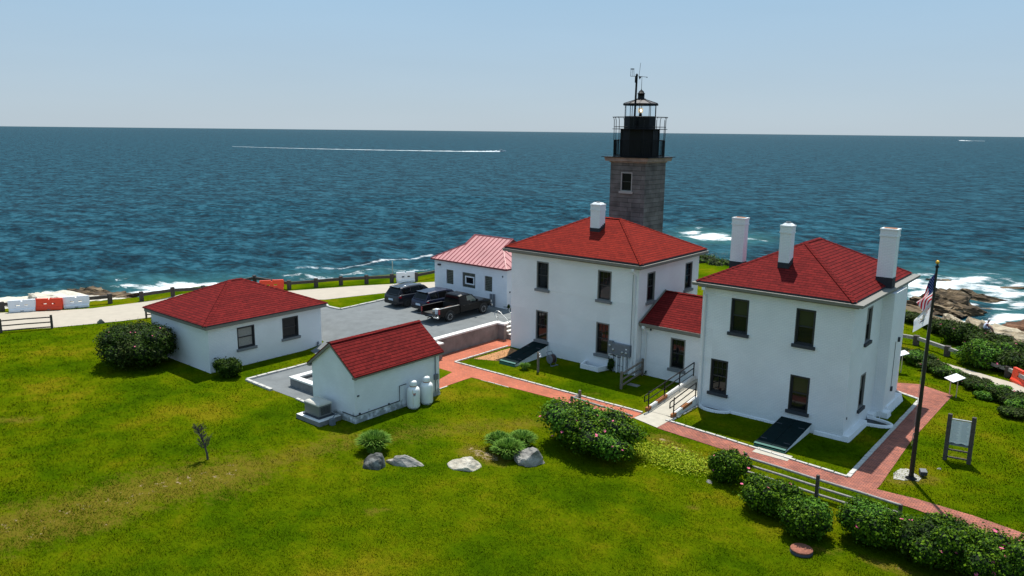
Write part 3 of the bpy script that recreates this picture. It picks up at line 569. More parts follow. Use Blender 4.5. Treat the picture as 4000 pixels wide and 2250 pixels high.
def rock(name, loc, size, m, label, cat='rock', seed=1, rz=0, sub=3, rough=0.25, group=None, cuts=6, smooth=False, tilt=(0, 0), strata=0.0):
    me = rock_mesh(size, seed, sub, rough, strata, cuts); me.materials.append(m)
    if smooth: me.polygons.foreach_set('use_smooth', [True] * len(me.polygons))
    o = bpy.data.objects.new(name, me); C.objects.link(o); o.location = loc; o.rotation_euler = (tilt[0], tilt[1], rz); return tag(o, label, cat, group)
CAMAZ = math.atan2(CR.y, CR.x)     # direction of the picture's right, in the ground plane
_rock = rock
def rock(*a, **k): k.setdefault('strata', .55); k.setdefault('sub', 4); return _rock(*a, **k)
def gp(px, py, z=0): p = G(px, py, z); return (p.x, p.y, p.z)
rock('boulder', gp(1466, 1822), (0.66, 0.42, 0.66), ROCKD, 'dark grey boulder leaning in front of the left ornamental grass clump', 'boulder', 3, CAMAZ - 0.5, tilt=(0, 0.35))
rock('boulder', gp(1588, 1812), (0.92, 0.40, 0.44), ROCKG, 'long flat grey boulder just right of the dark leaning one', 'boulder', 5, CAMAZ - 0.12)
rock('boulder', gp(1816, 1825), (0.86, 0.44, 0.46), ROCKW, 'long cream coloured boulder alone on the lawn, with a scooped top', 'boulder', 8, CAMAZ - 0.1)
rock('boulder', gp(2062, 1802), (0.70, 0.56, 0.98), ROCKG, 'biggest boulder, rounded pale grey, against the right ornamental grass clump', 'boulder', 12, CAMAZ)
rock('stone', onT(395, 1262), (0.34, 0.26, 0.36), ROCKD, 'small dark stone on the lawn edge beside the road', 'stone', 4, CAMAZ)
rock('stone', gp(3668, 1832)[:2] + (-0.02,), (0.1, 0.08, 0.08), ROCKG, 'tiny pale stone lying near the tall notice board', 'stone', 21)
rock('stone', gp(2770, 1885), (0.14, 0.1, 0.12), ROCKG, 'small pale stone at the foot of the lone rose bush before the rail fence', 'stone', 22)
def ledge(name, px, py, z, size, m, label, seed, rz=0, rough=0.35, sub=5, cuts=5, tilt=(0, 0), group=None):
    p = G(px, py, z); return _rock(name, (p.x, p.y, z), size, m, label, 'rock', seed, CAMAZ + rz, sub, rough, group, cuts, False, tilt, 1.0)
ledge('rock_ledge', 3655, 1212, -6.2, (6.0, 4.6, 2.0), LEDGEB, 'large brown black rock ridge in the surf behind the flagpole', 31, -0.15, 0.6, tilt=(0, 0.08))
ledge('sea_rock', 3662, 1103, -6.2, (2.0, 1.2, 0.7), LEDGEB, 'small dark rock awash in foam just right of the flagpole top', 33)
ledge('sea_rock', 3765, 1157, -6.2, (2.3, 1.4, 1.0), LEDGEB, 'brown rock with an orange tip in the white surf, left of the far pair', 34, -0.2)
ledge('sea_rock', 3855, 1174, -6.2, (2.4, 1.5, 0.8), LEDGEB, 'low brown rock in the white surf, right of the far pair', 35, -0.2)
ledge('sea_rock', 3920, 1128, -6.2, (3.0, 1.0, 0.35), LEDGEB, 'thin dark rock barely showing in foam near the right edge', 36, -0.1)
ledge('sea_rock', 3675, 1137, -6.2, (1.1, 0.6, 0.4), LEDGEB, 'tiny pinkish brown rock in the foam beside the striped flag', 37)
ledge('rock_ledge', 3795, 1352, -4.4, (6.2, 7.0, 2.1), LEDGE, 'broad tan rock ledge with a person sitting on it', 41, -0.25, 0.4, tilt=(0.0, 0.03))
ledge('rock_ledge', 3690, 1345, -4.2, (4.6, 4.5, 1.9), LEDGE, 'tan rock ledge left of the seated person, behind the low bushes', 42, -0.1, 0.4)
ledge('rock_ledge', 3985, 1400, -4.1, (5.0, 8.0, 1.9), LEDGE, 'tan rock slope running down to the right edge of the photo', 43, 0.1, 0.5, tilt=(0, 0.10))
ledge('rock_ledge', 3985, 1330, -5.4, (4.6, 3.6, 2.1), LEDGER, 'rust brown seaweed covered rock at the right edge above the tan ledge', 44, -0.1, 0.6)
ledge('rock_ledge', 70, 1193, -2.2, (5.6, 3.0, 0.8), LEDGEW, 'pale cream rock ledge behind the far left white barrier', 51, -0.1, 0.3, cuts=9)
ledge('rock_ledge', 265, 1185, -2.2, (5.2, 2.6, 0.85), LEDGEW, 'pale cream rock ledge behind the orange barrier at far left', 52, -0.05, 0.3, cuts=9)
ledge('rock_ledge', 345, 1172, -4.2, (3.6, 2.4, 1.3), LEDGEB, 'brown rock hump at the waterline behind the three barriers', 53, 0.1, 0.4)
ledge('rock_ledge', 425, 1168, -3.4, (3.4, 2.2, 0.9), LEDGEB, 'low olive brown rock at the waterline by the guard rail gap', 54, 0, 0.4)
ledge('rock_ledge', 460, 1172, -2.0, (1.5, 0.8, 0.35), LEDGEW, 'small cream rock on the bank above the guard rail end post', 55)

# ------------------------------------------------------------------ buildings
def wall_face(mb, axis, pos, u0, u1, z0, z1, holes, depth, out, m=None):
    """wall in plane x=pos (axis 'x') or y=pos (axis 'y'); holes (a,b,c,d); reveals go inwards (-out*depth)"""
    us = sorted({u0, u1, *[h[0] for h in holes], *[h[1] for h in holes]}); zs = sorted({z0, z1, *[h[2] for h in holes], *[h[3] for h in holes]})
    P = (lambda u, z, d=0: (pos - out * d, u, z)) if axis == 'x' else (lambda u, z, d=0: (u, pos - out * d, z))
    flip = (axis == 'x' and out < 0) or (axis == 'y' and out > 0)
    def q(a, b, c, d):
        mb.add([a, b, c, d] if not flip else [d, c, b, a], [(0, 1, 2, 3)], m)
    for a, b in zip(us[:-1], us[1:]):
        for c, d in zip(zs[:-1], zs[1:]):
            if any(h[0] <= a and b <= h[1] and h[2] <= c and d <= h[3] for h in holes): continue
            q(P(a, c), P(b, c), P(b, d), P(a, d))
    for a, b, c, d in holes:
        q(P(a, c), P(a, c, depth), P(b, c, depth), P(b, c)); q(P(a, d, depth), P(a, d), P(b, d), P(b, d, depth))
        q(P(a, d), P(a, d, depth), P(a, c, depth), P(a, c)); q(P(b, c), P(b, c, depth), P(b, d, depth), P(b, d))
def wbox(mb, axis, pos, out, u0, u1, z0, z1, d0, d1, m=None):
    """box on a wall; d measured outwards from the wall plane"""
    a, b = sorted((pos + out * d0, pos + out * d1))
    if axis == 'x': mb.box(a, b, u0, u1, z0, z1, m)
    else: mb.box(u0, u1, a, b, z0, z1, m)
def window(parent, axis, pos, out, u0, u1, z0, z1, frame=FRAMEG, sash=FRAMED, sillm=SILL, upper=None, lower=None, grid=(3, 2), sill=True, dep=0.13, lbl=None):
    f = MB(); t = 0.075
    for a in ((u0, u0 + t, z0, z1), (u1 - t, u1, z0, z1), (u0 + t, u1 - t, z1 - t, z1), (u0 + t, u1 - t, z0, z0 + t * 0.7)): wbox(f, axis, pos, out, *a, -dep + 0.02, 0.012)
    w_ = f.build('window', frame, parent, True)
    if lbl: w_['label'] = lbl
    s_ = MB(); zm = (z0 + z1) / 2; e = 0.05; a0, a1 = u0 + t, u1 - t; c0, c1 = z0 + t * .7, z1 - t
    for a in ((a0, a0 + e, c0, c1), (a1 - e, a1, c0, c1), (a0 + e, a1 - e, c1 - e, c1), (a0 + e, a1 - e, c0, c0 + e), (a0 + e, a1 - e, zm - .03, zm + .03)): wbox(s_, axis, pos, out, *a, -dep, -dep + 0.05)
    if grid:
        for i in range(1, grid[0]): uu = a0 + (a1 - a0) * i / grid[0]; wbox(s_, axis, pos, out, uu - .009, uu + .009, zm + .03, c1 - e, -dep + .004, -dep + 0.03)
        for j in range(1, grid[1]): zz = zm + (c1 - zm) * j / grid[1]; wbox(s_, axis, pos, out, a0 + e, a1 - e, zz - .009, zz + .009, -dep + .006, -dep + 0.028)
    s_.build('sash', sash, w_, True)
    g = MB(); wbox(g, axis, pos, out, a0 + .01, a1 - .01, zm, c1 - .01, -dep - 0.012, -dep + .001, upper or GLASS); wbox(g, axis, pos, out, a0 + .01, a1 - .01, c0 + .01, zm, -dep - 0.014, -dep - .002, lower or GLASS)
    g.build('pane', GLASS, w_, True)
    if sill:
        k = MB(); wbox(k, axis, pos, out, u0 - 0.10, u1 + 0.10, z0 - 0.17, z0, -dep, 0.11); k.build('sill', sillm, w_, True)
    return w_
def hip_roof(mb, x0, x1, y0, y1, ze, zr, ridge, m=None, thick=0.06):
    """ridge: ((x,y),(x,y))"""
    a, b = ridge; ra = (a[0], a[1], zr); rb = (b[0], b[1], zr)
    if abs(a[1] - b[1]) < 1e-6:   # ridge along x, a is left
        fs = [((x0, y0, ze), (x1, y0, ze), rb, ra), ((x1, y1, ze), (x0, y1, ze), ra, rb), ((x0, y1, ze), (x0, y0, ze), ra), ((x1, y0, ze), (x1, y1, ze), rb)]
    else:                         # ridge along y, a is near
        fs = [((x1, y0, ze), (x1, y1, ze), rb, ra), ((x0, y1, ze), (x0, y0, ze), ra, rb), ((x0, y0, ze), (x1, y0, ze), ra), ((x1, y1, ze), (x0, y1, ze), rb)]
    for f in fs: mb.add(f, [tuple(range(len(f)))], m)
    mb.box(x0, x1, y0, y1, ze - thick, ze - 0.001, LEAD)
    return [((x0, y0, ze), ra), ((x1, y0, ze), ra if ra[1] < rb[1] else rb), ((x1, y1, ze), rb), ((x0, y1, ze), rb if ra[1] < rb[1] else ra), (ra, rb)]
HIP_SHADOW = mat('painted_hip_shadow', (0.035, 0.004, 0.004), 1.0, spec=0.0)
def ridge_caps(lines, m, parent, w_=0.26):
    mb = MB()
    for a, b in lines:
        a, b = Vector(a), Vector(b); n = max(2, int((b - a).length / 0.26)); d = (b - a) / n; dn = d.normalized(); s_ = dn.cross(Vector((0, 0, 1))).normalized() * w_ / 2
        for i in range(n):
            p = a + d * i + Vector((0, 0, 0.022 + 0.002 * (i % 2))); q = a + d * (i + 1.04) + Vector((0, 0, 0.034 + 0.002 * (i % 2))); dz = Vector((0, 0, -w_ * 0.20))
            mb.add([p + s_ + dz, p, p - s_ + dz, q + s_ + dz, q, q - s_ + dz], [(0, 1, 4, 3), (1, 2, 5, 4), (0, 3, 4, 1), (1, 4, 5, 2)][:2])
            mb.add([p + s_ + dz, p, p - s_ + dz, p - s_ + dz * 1.4, p + Vector((0, 0, -.03)), p + s_ + dz * 1.4], [(0, 1, 4, 5), (1, 2, 3, 4)], LEAD)
        sd2 = s_ * (1.0 if s_.dot(CR) < 0 else -1.0) * 1.05; o2 = Vector((0, 0, -w_ * 0.19)); mb.beam(a + sd2 + o2, b + sd2 + o2, .05, .04, HIP_SHADOW)  # dark strip along one side, a painted shadow line for the caps
    return mb.build('ridge_cap', m, parent, True)
def chimney(parent_roof, x0, y0, sx, sy, zb, zt, style=0, zlead=0.35, step=None):
    """x0,y0 = corner nearest the camera (max x, min y)"""
    mb = MB(); x1 = x0 - sx; y1 = y0 + sy
    mb.box(x1, x0, y0, y1, zb, zt - 0.42)
    mb.box(x1 - .03, x0 + .03, y0 - .03, y1 + .03, zt - 0.42, zt - 0.34); mb.box(x1 - .012, x0 + .012, y0 - .012, y1 + .012, zt - 0.34, zt - 0.08); mb.box(x1 - .035, x0 + .035, y0 - .035, y1 + .035, zt - 0.08, zt)
    if style == 1: mb.frustum(x1 + .02, x0 - .02, y0 + .02, y1 - .02, zt, x1 + .12, x0 - .12, y0 + .12, y1 - .12, zt + 0.10)
    ch = mb.build('chimney', WALL, parent_roof, True, 0.006)
    f = MB()
    if style == 1:
        cx, cy = (x0 + x1) / 2, (y0 + y1) / 2; f.lathe([(0.13, 0), (0.13, 0.07), (0.10, 0.07), (0.10, -0.02)], (cx, cy, zt + 0.10), None, 14); f.build('flue', SILL, ch, True)
    else:
        f.box(x1 + .10, x0 - .10, y0 + .10, y1 - .10, zt, zt + 0.02); f.build('flue_cover', RUST, ch, True)
    l = MB()
    if step is None: l.box(x1 - .012, x0 + .012, y0 - .012, y1 + .012, zb, zb + zlead)
    else:
        l.box(x1 - .012, x0 + .012, y0 - .014, y0 + 0.02, zb, zb + zlead)
        n = 4
        for i in range(n):
            a = y0 + sy * i / n; b = y0 + sy * (i + 1) / n
            for sx_2 in (x0, x1 - 0.014): l.box(sx_2, sx_2 + 0.014, a, b, zb, zb + zlead + step * (i + 0.6) / n)
        l.box(x1 - .012, x0 + .012, y1, y1 + 0.014, zb, zb + zlead + step)
    l.build('flashing', LEAD, ch, True)
    return ch
def cornice(parent, x0, x1, y0, y1, zt, zw, ov, gut=0.14):
    """box cornice round the building with a gutter lip"""
    mb = MB(); z0 = zw
    mb.box(x0 - ov * .45, x1 + ov * .45, y0 - ov * .45, y1 + ov * .45, z0, z0 + 0.10); mb.box(x0 - ov, x1 + ov, y0 - ov, y1 + ov, z0 + 0.10, zt - 0.05)
    mb.box(x0 - ov - .03, x1 + ov + .03, y0 - ov - .03, y1 + ov + .03, zt - 0.05, zt)
    return mb.build('cornice', TRIM, parent, True, 0.008)
def downspout(parent, x, y, zt, zb, dx=0, dy=-1):
    mb = MB(); mb.tube([(x + dx * .38, y + dy * .38, zt), (x + dx * .36, y + dy * .36, zt - .12), (x + dx * .07, y + dy * .07, zt - .38), (x + dx * .07, y + dy * .07, zb)], 0.05, None, 8)
    mb.box(x + dx * .38 - .09, x + dx * .38 + .09, y + dy * .38 - .09, y + dy * .38 + .09, zt - .02, zt + .14)
    return mb.build('downspout', PVC, parent, True)

# --- front house (house A)
AX0, AX1, AY0, AY1 = -34.06, -23.9, 41.1, 49.13
hA = thing('keepers_house', 'white two storey house with bright red roof and one chimney, before the lighthouse', 'house', (AX0, AY0, 0))
mb = MB(); wz = 6.80
frA = [(-31.84, -30.82, 4.55, 6.43), (-26.9, -25.87, 4.50, 6.42), (-31.84, -30.82, 0.97, 3.04), (-26.9, -25.9, 0.92, 3.02)]
sdA = [(42.12, 43.10, 4.57, 6.44), (47.15, 48.18, 4.60, 6.45)]
wall_face(mb, 'y', AY0, AX0, AX1, -0.4, wz, frA, 0.2, -1); wall_face(mb, 'x', AX1, AY0, AY1, -0.4, wz, sdA, 0.2, 1)
wall_face(mb, 'y', AY1, AX0, AX1, -0.4, wz, [], 0.2, 1); wall_face(mb, 'x', AX0, AY0, AY1, -0.4, wz, [(43, 44, 4.57, 6.44), (46.4, 47.4, 4.57, 6.44)], 0.2, -1)
mb.build('wall', WALL, hA, True)
for i, h in enumerate(frA): window(hA, 'y', AY0, -1, *h, grid=(3, 2))
for h in sdA: window(hA, 'x', AX1, 1, *h, grid=(3, 2))
for h in [(43, 44, 4.57, 6.44), (46.4, 47.4, 4.57, 6.44)]: window(hA, 'x', AX0, -1, *h)
cornice(hA, AX0, AX1, AY0, AY1, 7.08, 6.80, 0.45)
mb = MB(); o_ = 0.36; L_ = hip_roof(mb, AX0 - o_, AX1 + o_, AY0 - o_, AY1 + o_, 7.20, 9.29, ((-30.1, 45.12), (-27.85, 45.12)), SHINGLE_A, 0.12)
rfA = mb.build('roof', SHINGLE_A, hA, True)
rl = [((AX0 - o_, AY0 - o_, 7.20), (-30.1, 45.12, 9.29)), ((AX1 + o_, AY0 - o_, 7.20), (-27.85, 45.12, 9.29)), ((AX1 + o_, AY1 + o_, 7.20), (-27.85, 45.12, 9.29)), ((AX0 - o_, AY1 + o_, 7.20), (-30.1, 45.12, 9.29)), ((-30.1, 45.12, 9.29), (-27.85, 45.12, 9.29))]
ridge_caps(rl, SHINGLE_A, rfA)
chimney(rfA, -28.42, 43.42, 0.75, 0.66, 8.3, 10.30, 1, 0.42, 0.33)
downspout(hA, -24.12, AY0, 6.72, 0.1)
mb = MB(); mb.tube([(-24.3, AY0 - .02, 1.0), (-24.3, AY0 - .02, 6.4)], 0.012, PIPEK, 6); mb.build('lightning_cable', PIPEK, hA, True)
# bulkhead hatch A
def hatch(x0, x1, yw, yf, zw, zf, label, split=True, slab=None):
    t = thing('cellar_hatch', label, 'cellar door', ((x0 + x1) / 2, yf, 0))
    mb = MB(); c = 0.06
    mb.extr_x([(yf + c, -0.1), (yw - 0.01, -0.1), (yw - 0.01, zw - c), (yf + c, zf - c)], x0 + c, x1 - c); mb.build('side_wall', WALL, t, True)
    for i in range(2):
        a = x0 if i == 0 else (x0 + x1) / 2 + 0.008; b = (x0 + x1) / 2 - 0.008 if i == 0 else x1
        mb = MB(); mb.extr_x([(yf, zf - 0.05), (yw - .012, zw - 0.05), (yw - .012, zw), (yf, zf)], a, b)
        d = mb.build('door', GREEN, t, True, 0.008)
        k = (yw - yf)
        for f in (0.2, 0.75):
            h = MB(); xx = a + .06 if i == 0 else b - .06; yy = yf + k * f; zz = zf + (zw - zf) * f
            h.extr_x([(yy, zz + .002), (yy + .06, zz + .002 + (zw - zf) / k * .06), (yy + .06, zz + .02 + (zw - zf) / k * .06), (yy, zz + .02)], min(xx, xx + (.3 if i == 0 else -.3)), max(xx, xx + (.3 if i == 0 else -.3)))
            h.build('hinge', SILLD, d, True)
    mb = MB(); mb.box(x0 + .02, x1 - .02, yf - .02, yf + .05, 0.0, zf - 0.052); mb.build('front_board', GREENL, t, True)
    mb = MB(); mb.extr_x([(yf + .01, zf + .004), (yf + .17, zf + .004 + (zw - zf) / (yw - yf) * .16), (yf + .17, zf + .016 + (zw - zf) / (yw - yf) * .16), (yf + .01, zf + .016)], x0 + .005, x1 - .005); mb.build('kick_strip', GREENL, t, True)
    return t
hatch(-32.05, -30.72, AY0, 37.5, 0.78, 0.20, 'dark green sloping cellar hatch against the front of the house before the lighthouse')
# --- link between the houses
LX0, LX1, LY0, LY1 = -23.88, -18.57, 41.7, 47.1
lk = thing('link_building', 'low white link with a red gable roof joining the two big houses', 'building', (LX0, LY0, 0))
mb = MB(); hl = [(-21.85, -20.85, 0.83, 2.76)]
wall_face(mb, 'y', LY0, LX0, LX1, -0.3, 3.14, hl, 0.2, -1); wall_face(mb, 'y', LY1, LX0, LX1, -0.3, 3.14, [], 0.2, 1); wall_face(mb, 'x', LX0, LY0, LY1, -0.3, 3.14, [], .2, -1); wall_face(mb, 'x', LX1, LY0, LY1, -0.3, 3.14, [], .2, 1); mb.build('wall', WALL, lk, True)
window(lk, 'y', LY0, -1, *hl[0], grid=(3, 2))
mb = MB(); ys, yr, ze, zr = LY0 - 0.42, 44.4, 3.42, 5.0
mb.add([(LX0, ys, ze), (LX1, ys, ze), (LX1, yr, zr), (LX0, yr, zr)], [(0, 1, 2, 3)]); mb.add([(LX1, LY1 + .4, ze), (LX0, LY1 + .4, ze), (LX0, yr, zr), (LX1, yr, zr)], [(0, 1, 2, 3)])
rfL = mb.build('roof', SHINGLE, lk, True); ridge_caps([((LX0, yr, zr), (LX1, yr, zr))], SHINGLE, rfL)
mb = MB(); mb.box(LX0, LX1, LY0 - .20, LY0 - .002, 3.12, 3.22); mb.box(LX0, LX1, LY0 - .42, LY0 - .002, 3.22, 3.36); mb.box(LX0, LX1, LY0 - .46, LY0 - .36, 3.36, 3.42); mb.build('gutter', TRIM, lk, True)
mb = MB(); mb.tube([(LX0 + .07, ys, ze + .06), (LX0 + .07, yr, zr + .05)], .05, None, 6); mb.build('flashing', TRIM, rfL, True)
downspout(lk, -23.55, LY0, 3.12, 0.05)
mb = MB(); mb.lathe([(0.0, 0), (0.05, 0.03), (0.06, 0.12), (0.0, 0.16)], (-23.2, LY0 - .12, 2.95), None, 10); mb.build('lamp', SILLD, lk, True)

# --- right house (house B)
BX0, BX1, BY0, BY1 = -18.55, -10.6, 38.85, 49.08
hB = thing('museum_house', 'nearest two storey white brick house with dark red hip roof and three tall chimneys', 'house', (BX1, BY0, 0))
frB = [(-16.88, -15.9, 4.54, 6.40), (-13.40, -12.42, 4.53, 6.38), (-17.83, -16.84, 0.98, 2.86), (-13.43, -12.43, 0.98, 2.87)]
sdB = [(41.05, 41.98, 4.58, 6.42), (41.03, 41.92, 1.02, 2.87)]
mb = MB(); wall_face(mb, 'y', BY0, BX0, BX1, -0.4, 6.8, frB, 0.2, -1); wall_face(mb, 'x', BX1, BY0, BY1, -0.4, 6.8, sdB, 0.2, 1)
wall_face(mb, 'y', BY1, BX0, BX1, -0.4, 6.8, [], 0.2, 1); wall_face(mb, 'x', BX0, BY0, BY1, -0.4, 6.8, [(40.5, 41.5, 4.55, 6.4)], 0.2, -1)
mb.box(BX1 - .002, BX1 + .58, 43.75, 46.15, -.3, 6.82)
mb.build('wall', WALL, hB, True)
for i, h in enumerate(frB): window(hB, 'y', BY0, -1, *h, frame=FRAMED, sillm=SILLD, upper=SHADE if i != 2 else None, grid=None if i != 2 else (3, 2))
for i, h in enumerate(sdB): window(hB, 'x', BX1, 1, *h, frame=FRAMEG, sillm=SILLD, upper=SHADE2, grid=None)
window(hB, 'x', BX0, -1, 40.5, 41.5, 4.55, 6.4)
cornice(hB, BX0, BX1, BY0, BY1, 7.06, 6.80, 0.46)
mb = MB(); rx0, rx1, ry0, ry1 = BX0 - .28, BX1 + 0.06, BY0 - .34, BY1 + .2; ra, rb = (-14.6, 42.85), (-14.6, 45.1)
hip_roof(mb, rx0, rx1, ry0, ry1, 7.16, 9.23, (ra, rb), SHINGLE, 0.09)
rfB = mb.build('roof', SHINGLE, hB, True)
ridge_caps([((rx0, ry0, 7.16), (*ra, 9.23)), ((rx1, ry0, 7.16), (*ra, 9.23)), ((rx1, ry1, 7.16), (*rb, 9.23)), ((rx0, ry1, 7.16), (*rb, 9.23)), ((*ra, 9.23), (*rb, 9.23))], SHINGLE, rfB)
chimney(rfB, -14.55, 40.4, 0.58, 0.56, 7.9, 10.32, 1, 0.45, 0.25)
chimney(rfB, -18.5, 43.7, 0.78, 0.56, 7.0, 10.15, 0, 0.55)
chimney(rfB, -10.27, 43.85, 0.82, 0.62, 7.0, 10.20, 0, 0.62)
mb = MB(); mb.frustum(BX1 - .01, BX1 + .36, BY0 - .12, 41.9, -.1, BX1 - .01, BX1 + .30, BY0 - .06, 41.88, .28); mb.build('plinth', WALL, hB, True, 0.02); mb = MB(); mb.frustum(BX1 - .01, BX1 + .36, 42.95, 43.8, -.1, BX1 - .01, BX1 + .30, 42.97, 43.78, .28)
mb.build('plinth', WALL, hB, True, 0.02); mb = MB(); mb.frustum(BX1 - .01, BX1 + .92, 43.6, 44.3, -.1, BX1 - .01, BX1 + .86, 43.62, 44.28, .3); mb.build('plinth', WALL, hB, True, 0.02); mb = MB(); mb.frustum(BX1 - .01, BX1 + .80, 44.3, 47.4, -.1, BX1 - .01, BX1 + .66, 44.3, 47.3, .45); mb.build('plinth', WALL, hB, True, 0.02)
mb = MB(); mb.frustum(-12.0, BX1 - .005, BY0 - .13, BY0 + .01, -.1, -12.0, BX1 - .005, BY0 - .05, BY0 + .01, .2); mb.build('plinth', WALL, hB, True, 0.02); mb = MB(); mb.frustum(-16.5, -13.8, BY0 - .12, BY0 + .01, -.1, -16.5, -13.8, BY0 - .05, BY0 + .01, .12)
mb.build('plinth', WALL, hB, True, 0.02)
downspout(hB, -18.33, BY0, 6.72, 0.1)
mb = MB(); mb.tube([(BX1 + .6, 44.9, 1.3), (BX1 + .6, 44.9, 4.0)], .012, None, 6); mb.box(BX1 + .58, BX1 + .68, 44.83, 44.97, 1.2, 1.45); mb.box(BX1 + .58, BX1 + .68, 45.35, 45.5, 3.9, 4.15); mb.build('cable_box', SILLD, hB, True)
mb = MB(); mb.box(BX1, BX1 + .03, 39.15, 39.22, 1.02, 1.14); mb.build('wall_vent', SILLD, hB, True)
mb = MB(); mb.tube([(-10.2, 43.3, .35), (-10.0, 43.1, .52), (-9.75, 42.9, .5)], .015, None, 6); mb.tube([(-10.0, 43.1, .52), (-10.0, 43.1, 0.05)], .02, None, 6); mb.build('vent_pipe', PVC, hB, True)
hatch(-13.72, -12.15, BY0, 35.28, 0.52, 0.16, 'dark green sloping cellar hatch at the foot of the nearest house')
tb = MB(); tb.box(-13.45, -11.75, 34.5, 35.22, -.02, .035); tag(tb.build('hatch_slab', CONC), kind='structure')
def well(cx, cy, axis, rx, ry, label, ang=False, h=0.14):
    """half ring window well against a wall"""
    mb = MB(); k = 14; ri = []; ro = []
    for i in range(k + 1):
        a = math.pi * i / k; c_, s_ = math.cos(a), math.sin(a)
        if ang: c_, s_ = ((1, 0), (0.72, 1), (-0.72, 1), (-1, 0))[min(3, i)] if i < 4 else (-1, 0)
        f = lambda r1, r2: (cx + r1 * c_, cy - r2 * s_) if axis == 'y' else (cx + r2 * s_, cy + r1 * c_)
        ri.append(f(rx - .16, ry - .16)); ro.append(f(rx, ry))
        if ang and i == 3: break
    n = len(ri); vs = [(x, y, -.05) for x, y in ro] + [(x, y, h) for x, y in ro] + [(x, y, h) for x, y in ri] + [(x, y, -.02) for x, y in ri]
    fs = []
    for i in range(n - 1):
        for b in range(3): fs.append((b * n + i, b * n + i + 1, (b + 1) * n + i + 1, (b + 1) * n + i))
    mb.add(vs, fs, WALL, not ang); mb.add([(x, y, .012) for x, y in ri], [tuple(range(n))], SILLD if not ang else GREYP)
    return tag(mb.build('window_well', WALL), label, 'window well')
well(-17.45, BY0 + .02, 'y', 0.95, 0.62, 'white oval window well at the front of the nearest house beside the ramp')
well(BX1 + .02, 42.42, 'x', 0.66, 1.45, 'white ringed window well with grey floor on the right side of the nearest house')
well(-26.75, AY0 + .02, 'y', 0.95, 0.95, 'angular white window well under the electric panel', True, 0.3)

# --- lighthouse
TX1, TY0 = -29.2, 50.45; TW = 3.0; TX0, TY1 = TX1 - TW, TY0 + TW; tcx, tcy = TX1 - TW / 2, TY0 + TW / 2
lh = thing('lighthouse', 'square grey granite lighthouse tower with black lantern and railings', 'lighthouse', (tcx, tcy, 0))
mb = MB(); th_ = [(-31.25, -30.28, 10.7, 12.1)]
wall_face(mb, 'y', TY0, TX0, TX1, -0.4, 12.86, th_, .2, -1); wall_face(mb, 'x', TX1, TY0, TY1, -0.4, 12.86, [], .2, 1); wall_face(mb, 'y', TY1, TX0, TX1, -0.4, 12.86, [], .2, 1); wall_face(mb, 'x', TX0, TY0, TY1, -0.4, 12.86, [], .2, -1)
mb.build('tower', TOWER, lh, True)
window(lh, 'y', TY0, -1, *th_[0], frame=GRAN_F, sillm=GRAN_F, grid=None, dep=0.1, upper=mat('dark_pane', (.006, .007, .009), .2, spec=.15), lower=mat('dark_pane', (0, 0, 0)))
mb = MB(); mb.box(TX0 - .08, TX1 + .08, TY0 - .08, TY1 + .08, 12.80, 12.90); mb.frustum(TX0 - .30, TX1 + .30, TY0 - .30, TY1 + .30, 12.90, TX0 - .38, TX1 + .38, TY0 - .38, TY1 + .38, 13.18); mb.build('cornice', TOWERC, lh, True, .02)
mb = MB(); mb.box(TX0 - .52, TX1 + .52, TY0 - .52, TY1 + .52, 13.18, 13.23); mb.build('gallery_deck', BLACKM, lh, True)
mb = MB(); mb.lathe([(1.43, 13.23), (1.43, 15.22)], (tcx, tcy, 0), None, 10, smooth=False, rot=R(18)); 
for j in range(10):
    a = 2 * math.pi * (j + .5) / 10 + R(18) - R(18); x, y = tcx + 1.445 * math.cos(2 * math.pi * j / 10 + R(18)), tcy + 1.445 * math.sin(2 * math.pi * j / 10 + R(18)); mb.tube([(x, y, 13.23), (x, y, 15.22)], .03, None, 6)
mb.build('watch_room', BLACKM, lh, True)
mb = MB(); mb.lathe([(1.43, 15.22), (1.50, 15.24), (1.50, 15.28), (1.1, 15.28)], (tcx, tcy, 0), None, 24)
for j in range(4):
    a = R(CAMAZ * 57.3 + 14 * j - 118); x = tcx + 1.38 * math.cos(a); y = tcy + 1.38 * math.sin(a)
mb.lathe([(2.04, 15.24), (2.04, 15.28), (1.99, 15.28), (1.99, 15.24), (2.04, 15.24)], (tcx, tcy, 0), None, 24)
for j in range(12):
    a = 2 * math.pi * j / 12; mb.beam((tcx + 1.4 * math.cos(a), tcy + 1.4 * math.sin(a), 15.25), (tcx + 2.0 * math.cos(a), tcy + 2.0 * math.sin(a), 15.25), .03, .03)
mb.build('upper_gallery', BLACKM, lh, True)
mb = MB(); mb.lathe([(1.20, 15.28), (1.20, 16.17), (1.14, 16.17)], (tcx, tcy, 0), None, 10, smooth=False, rot=R(9)); mb.box(tcx + .2, tcx + .45, tcy - 1.22, tcy - 1.1, 15.6, 15.85); mb.build('lantern_base', BLACKM, lh, True)
mb = MB()
for j in range(10):
    a = 2 * math.pi * j / 10 + R(9); x, y = tcx + 1.17 * math.cos(a), tcy + 1.17 * math.sin(a); mb.tube([(x, y, 16.16), (x, y, 17.02)], .024, None, 6)
mb.lathe([(1.20, 16.16), (1.20, 16.20), (1.12, 16.20), (1.12, 16.16)], (tcx, tcy, 0), None, 10, smooth=False, rot=R(9)); mb.build('lantern_frame', BLACKM, lh, True)
gl = mat('lantern_glass', (0.9, 0.95, 0.98), 0.02, spec=0.5, trans=1.0); gl.node_tree.nodes['Principled BSDF'].inputs['IOR'].default_value = 1.02
mb = MB()
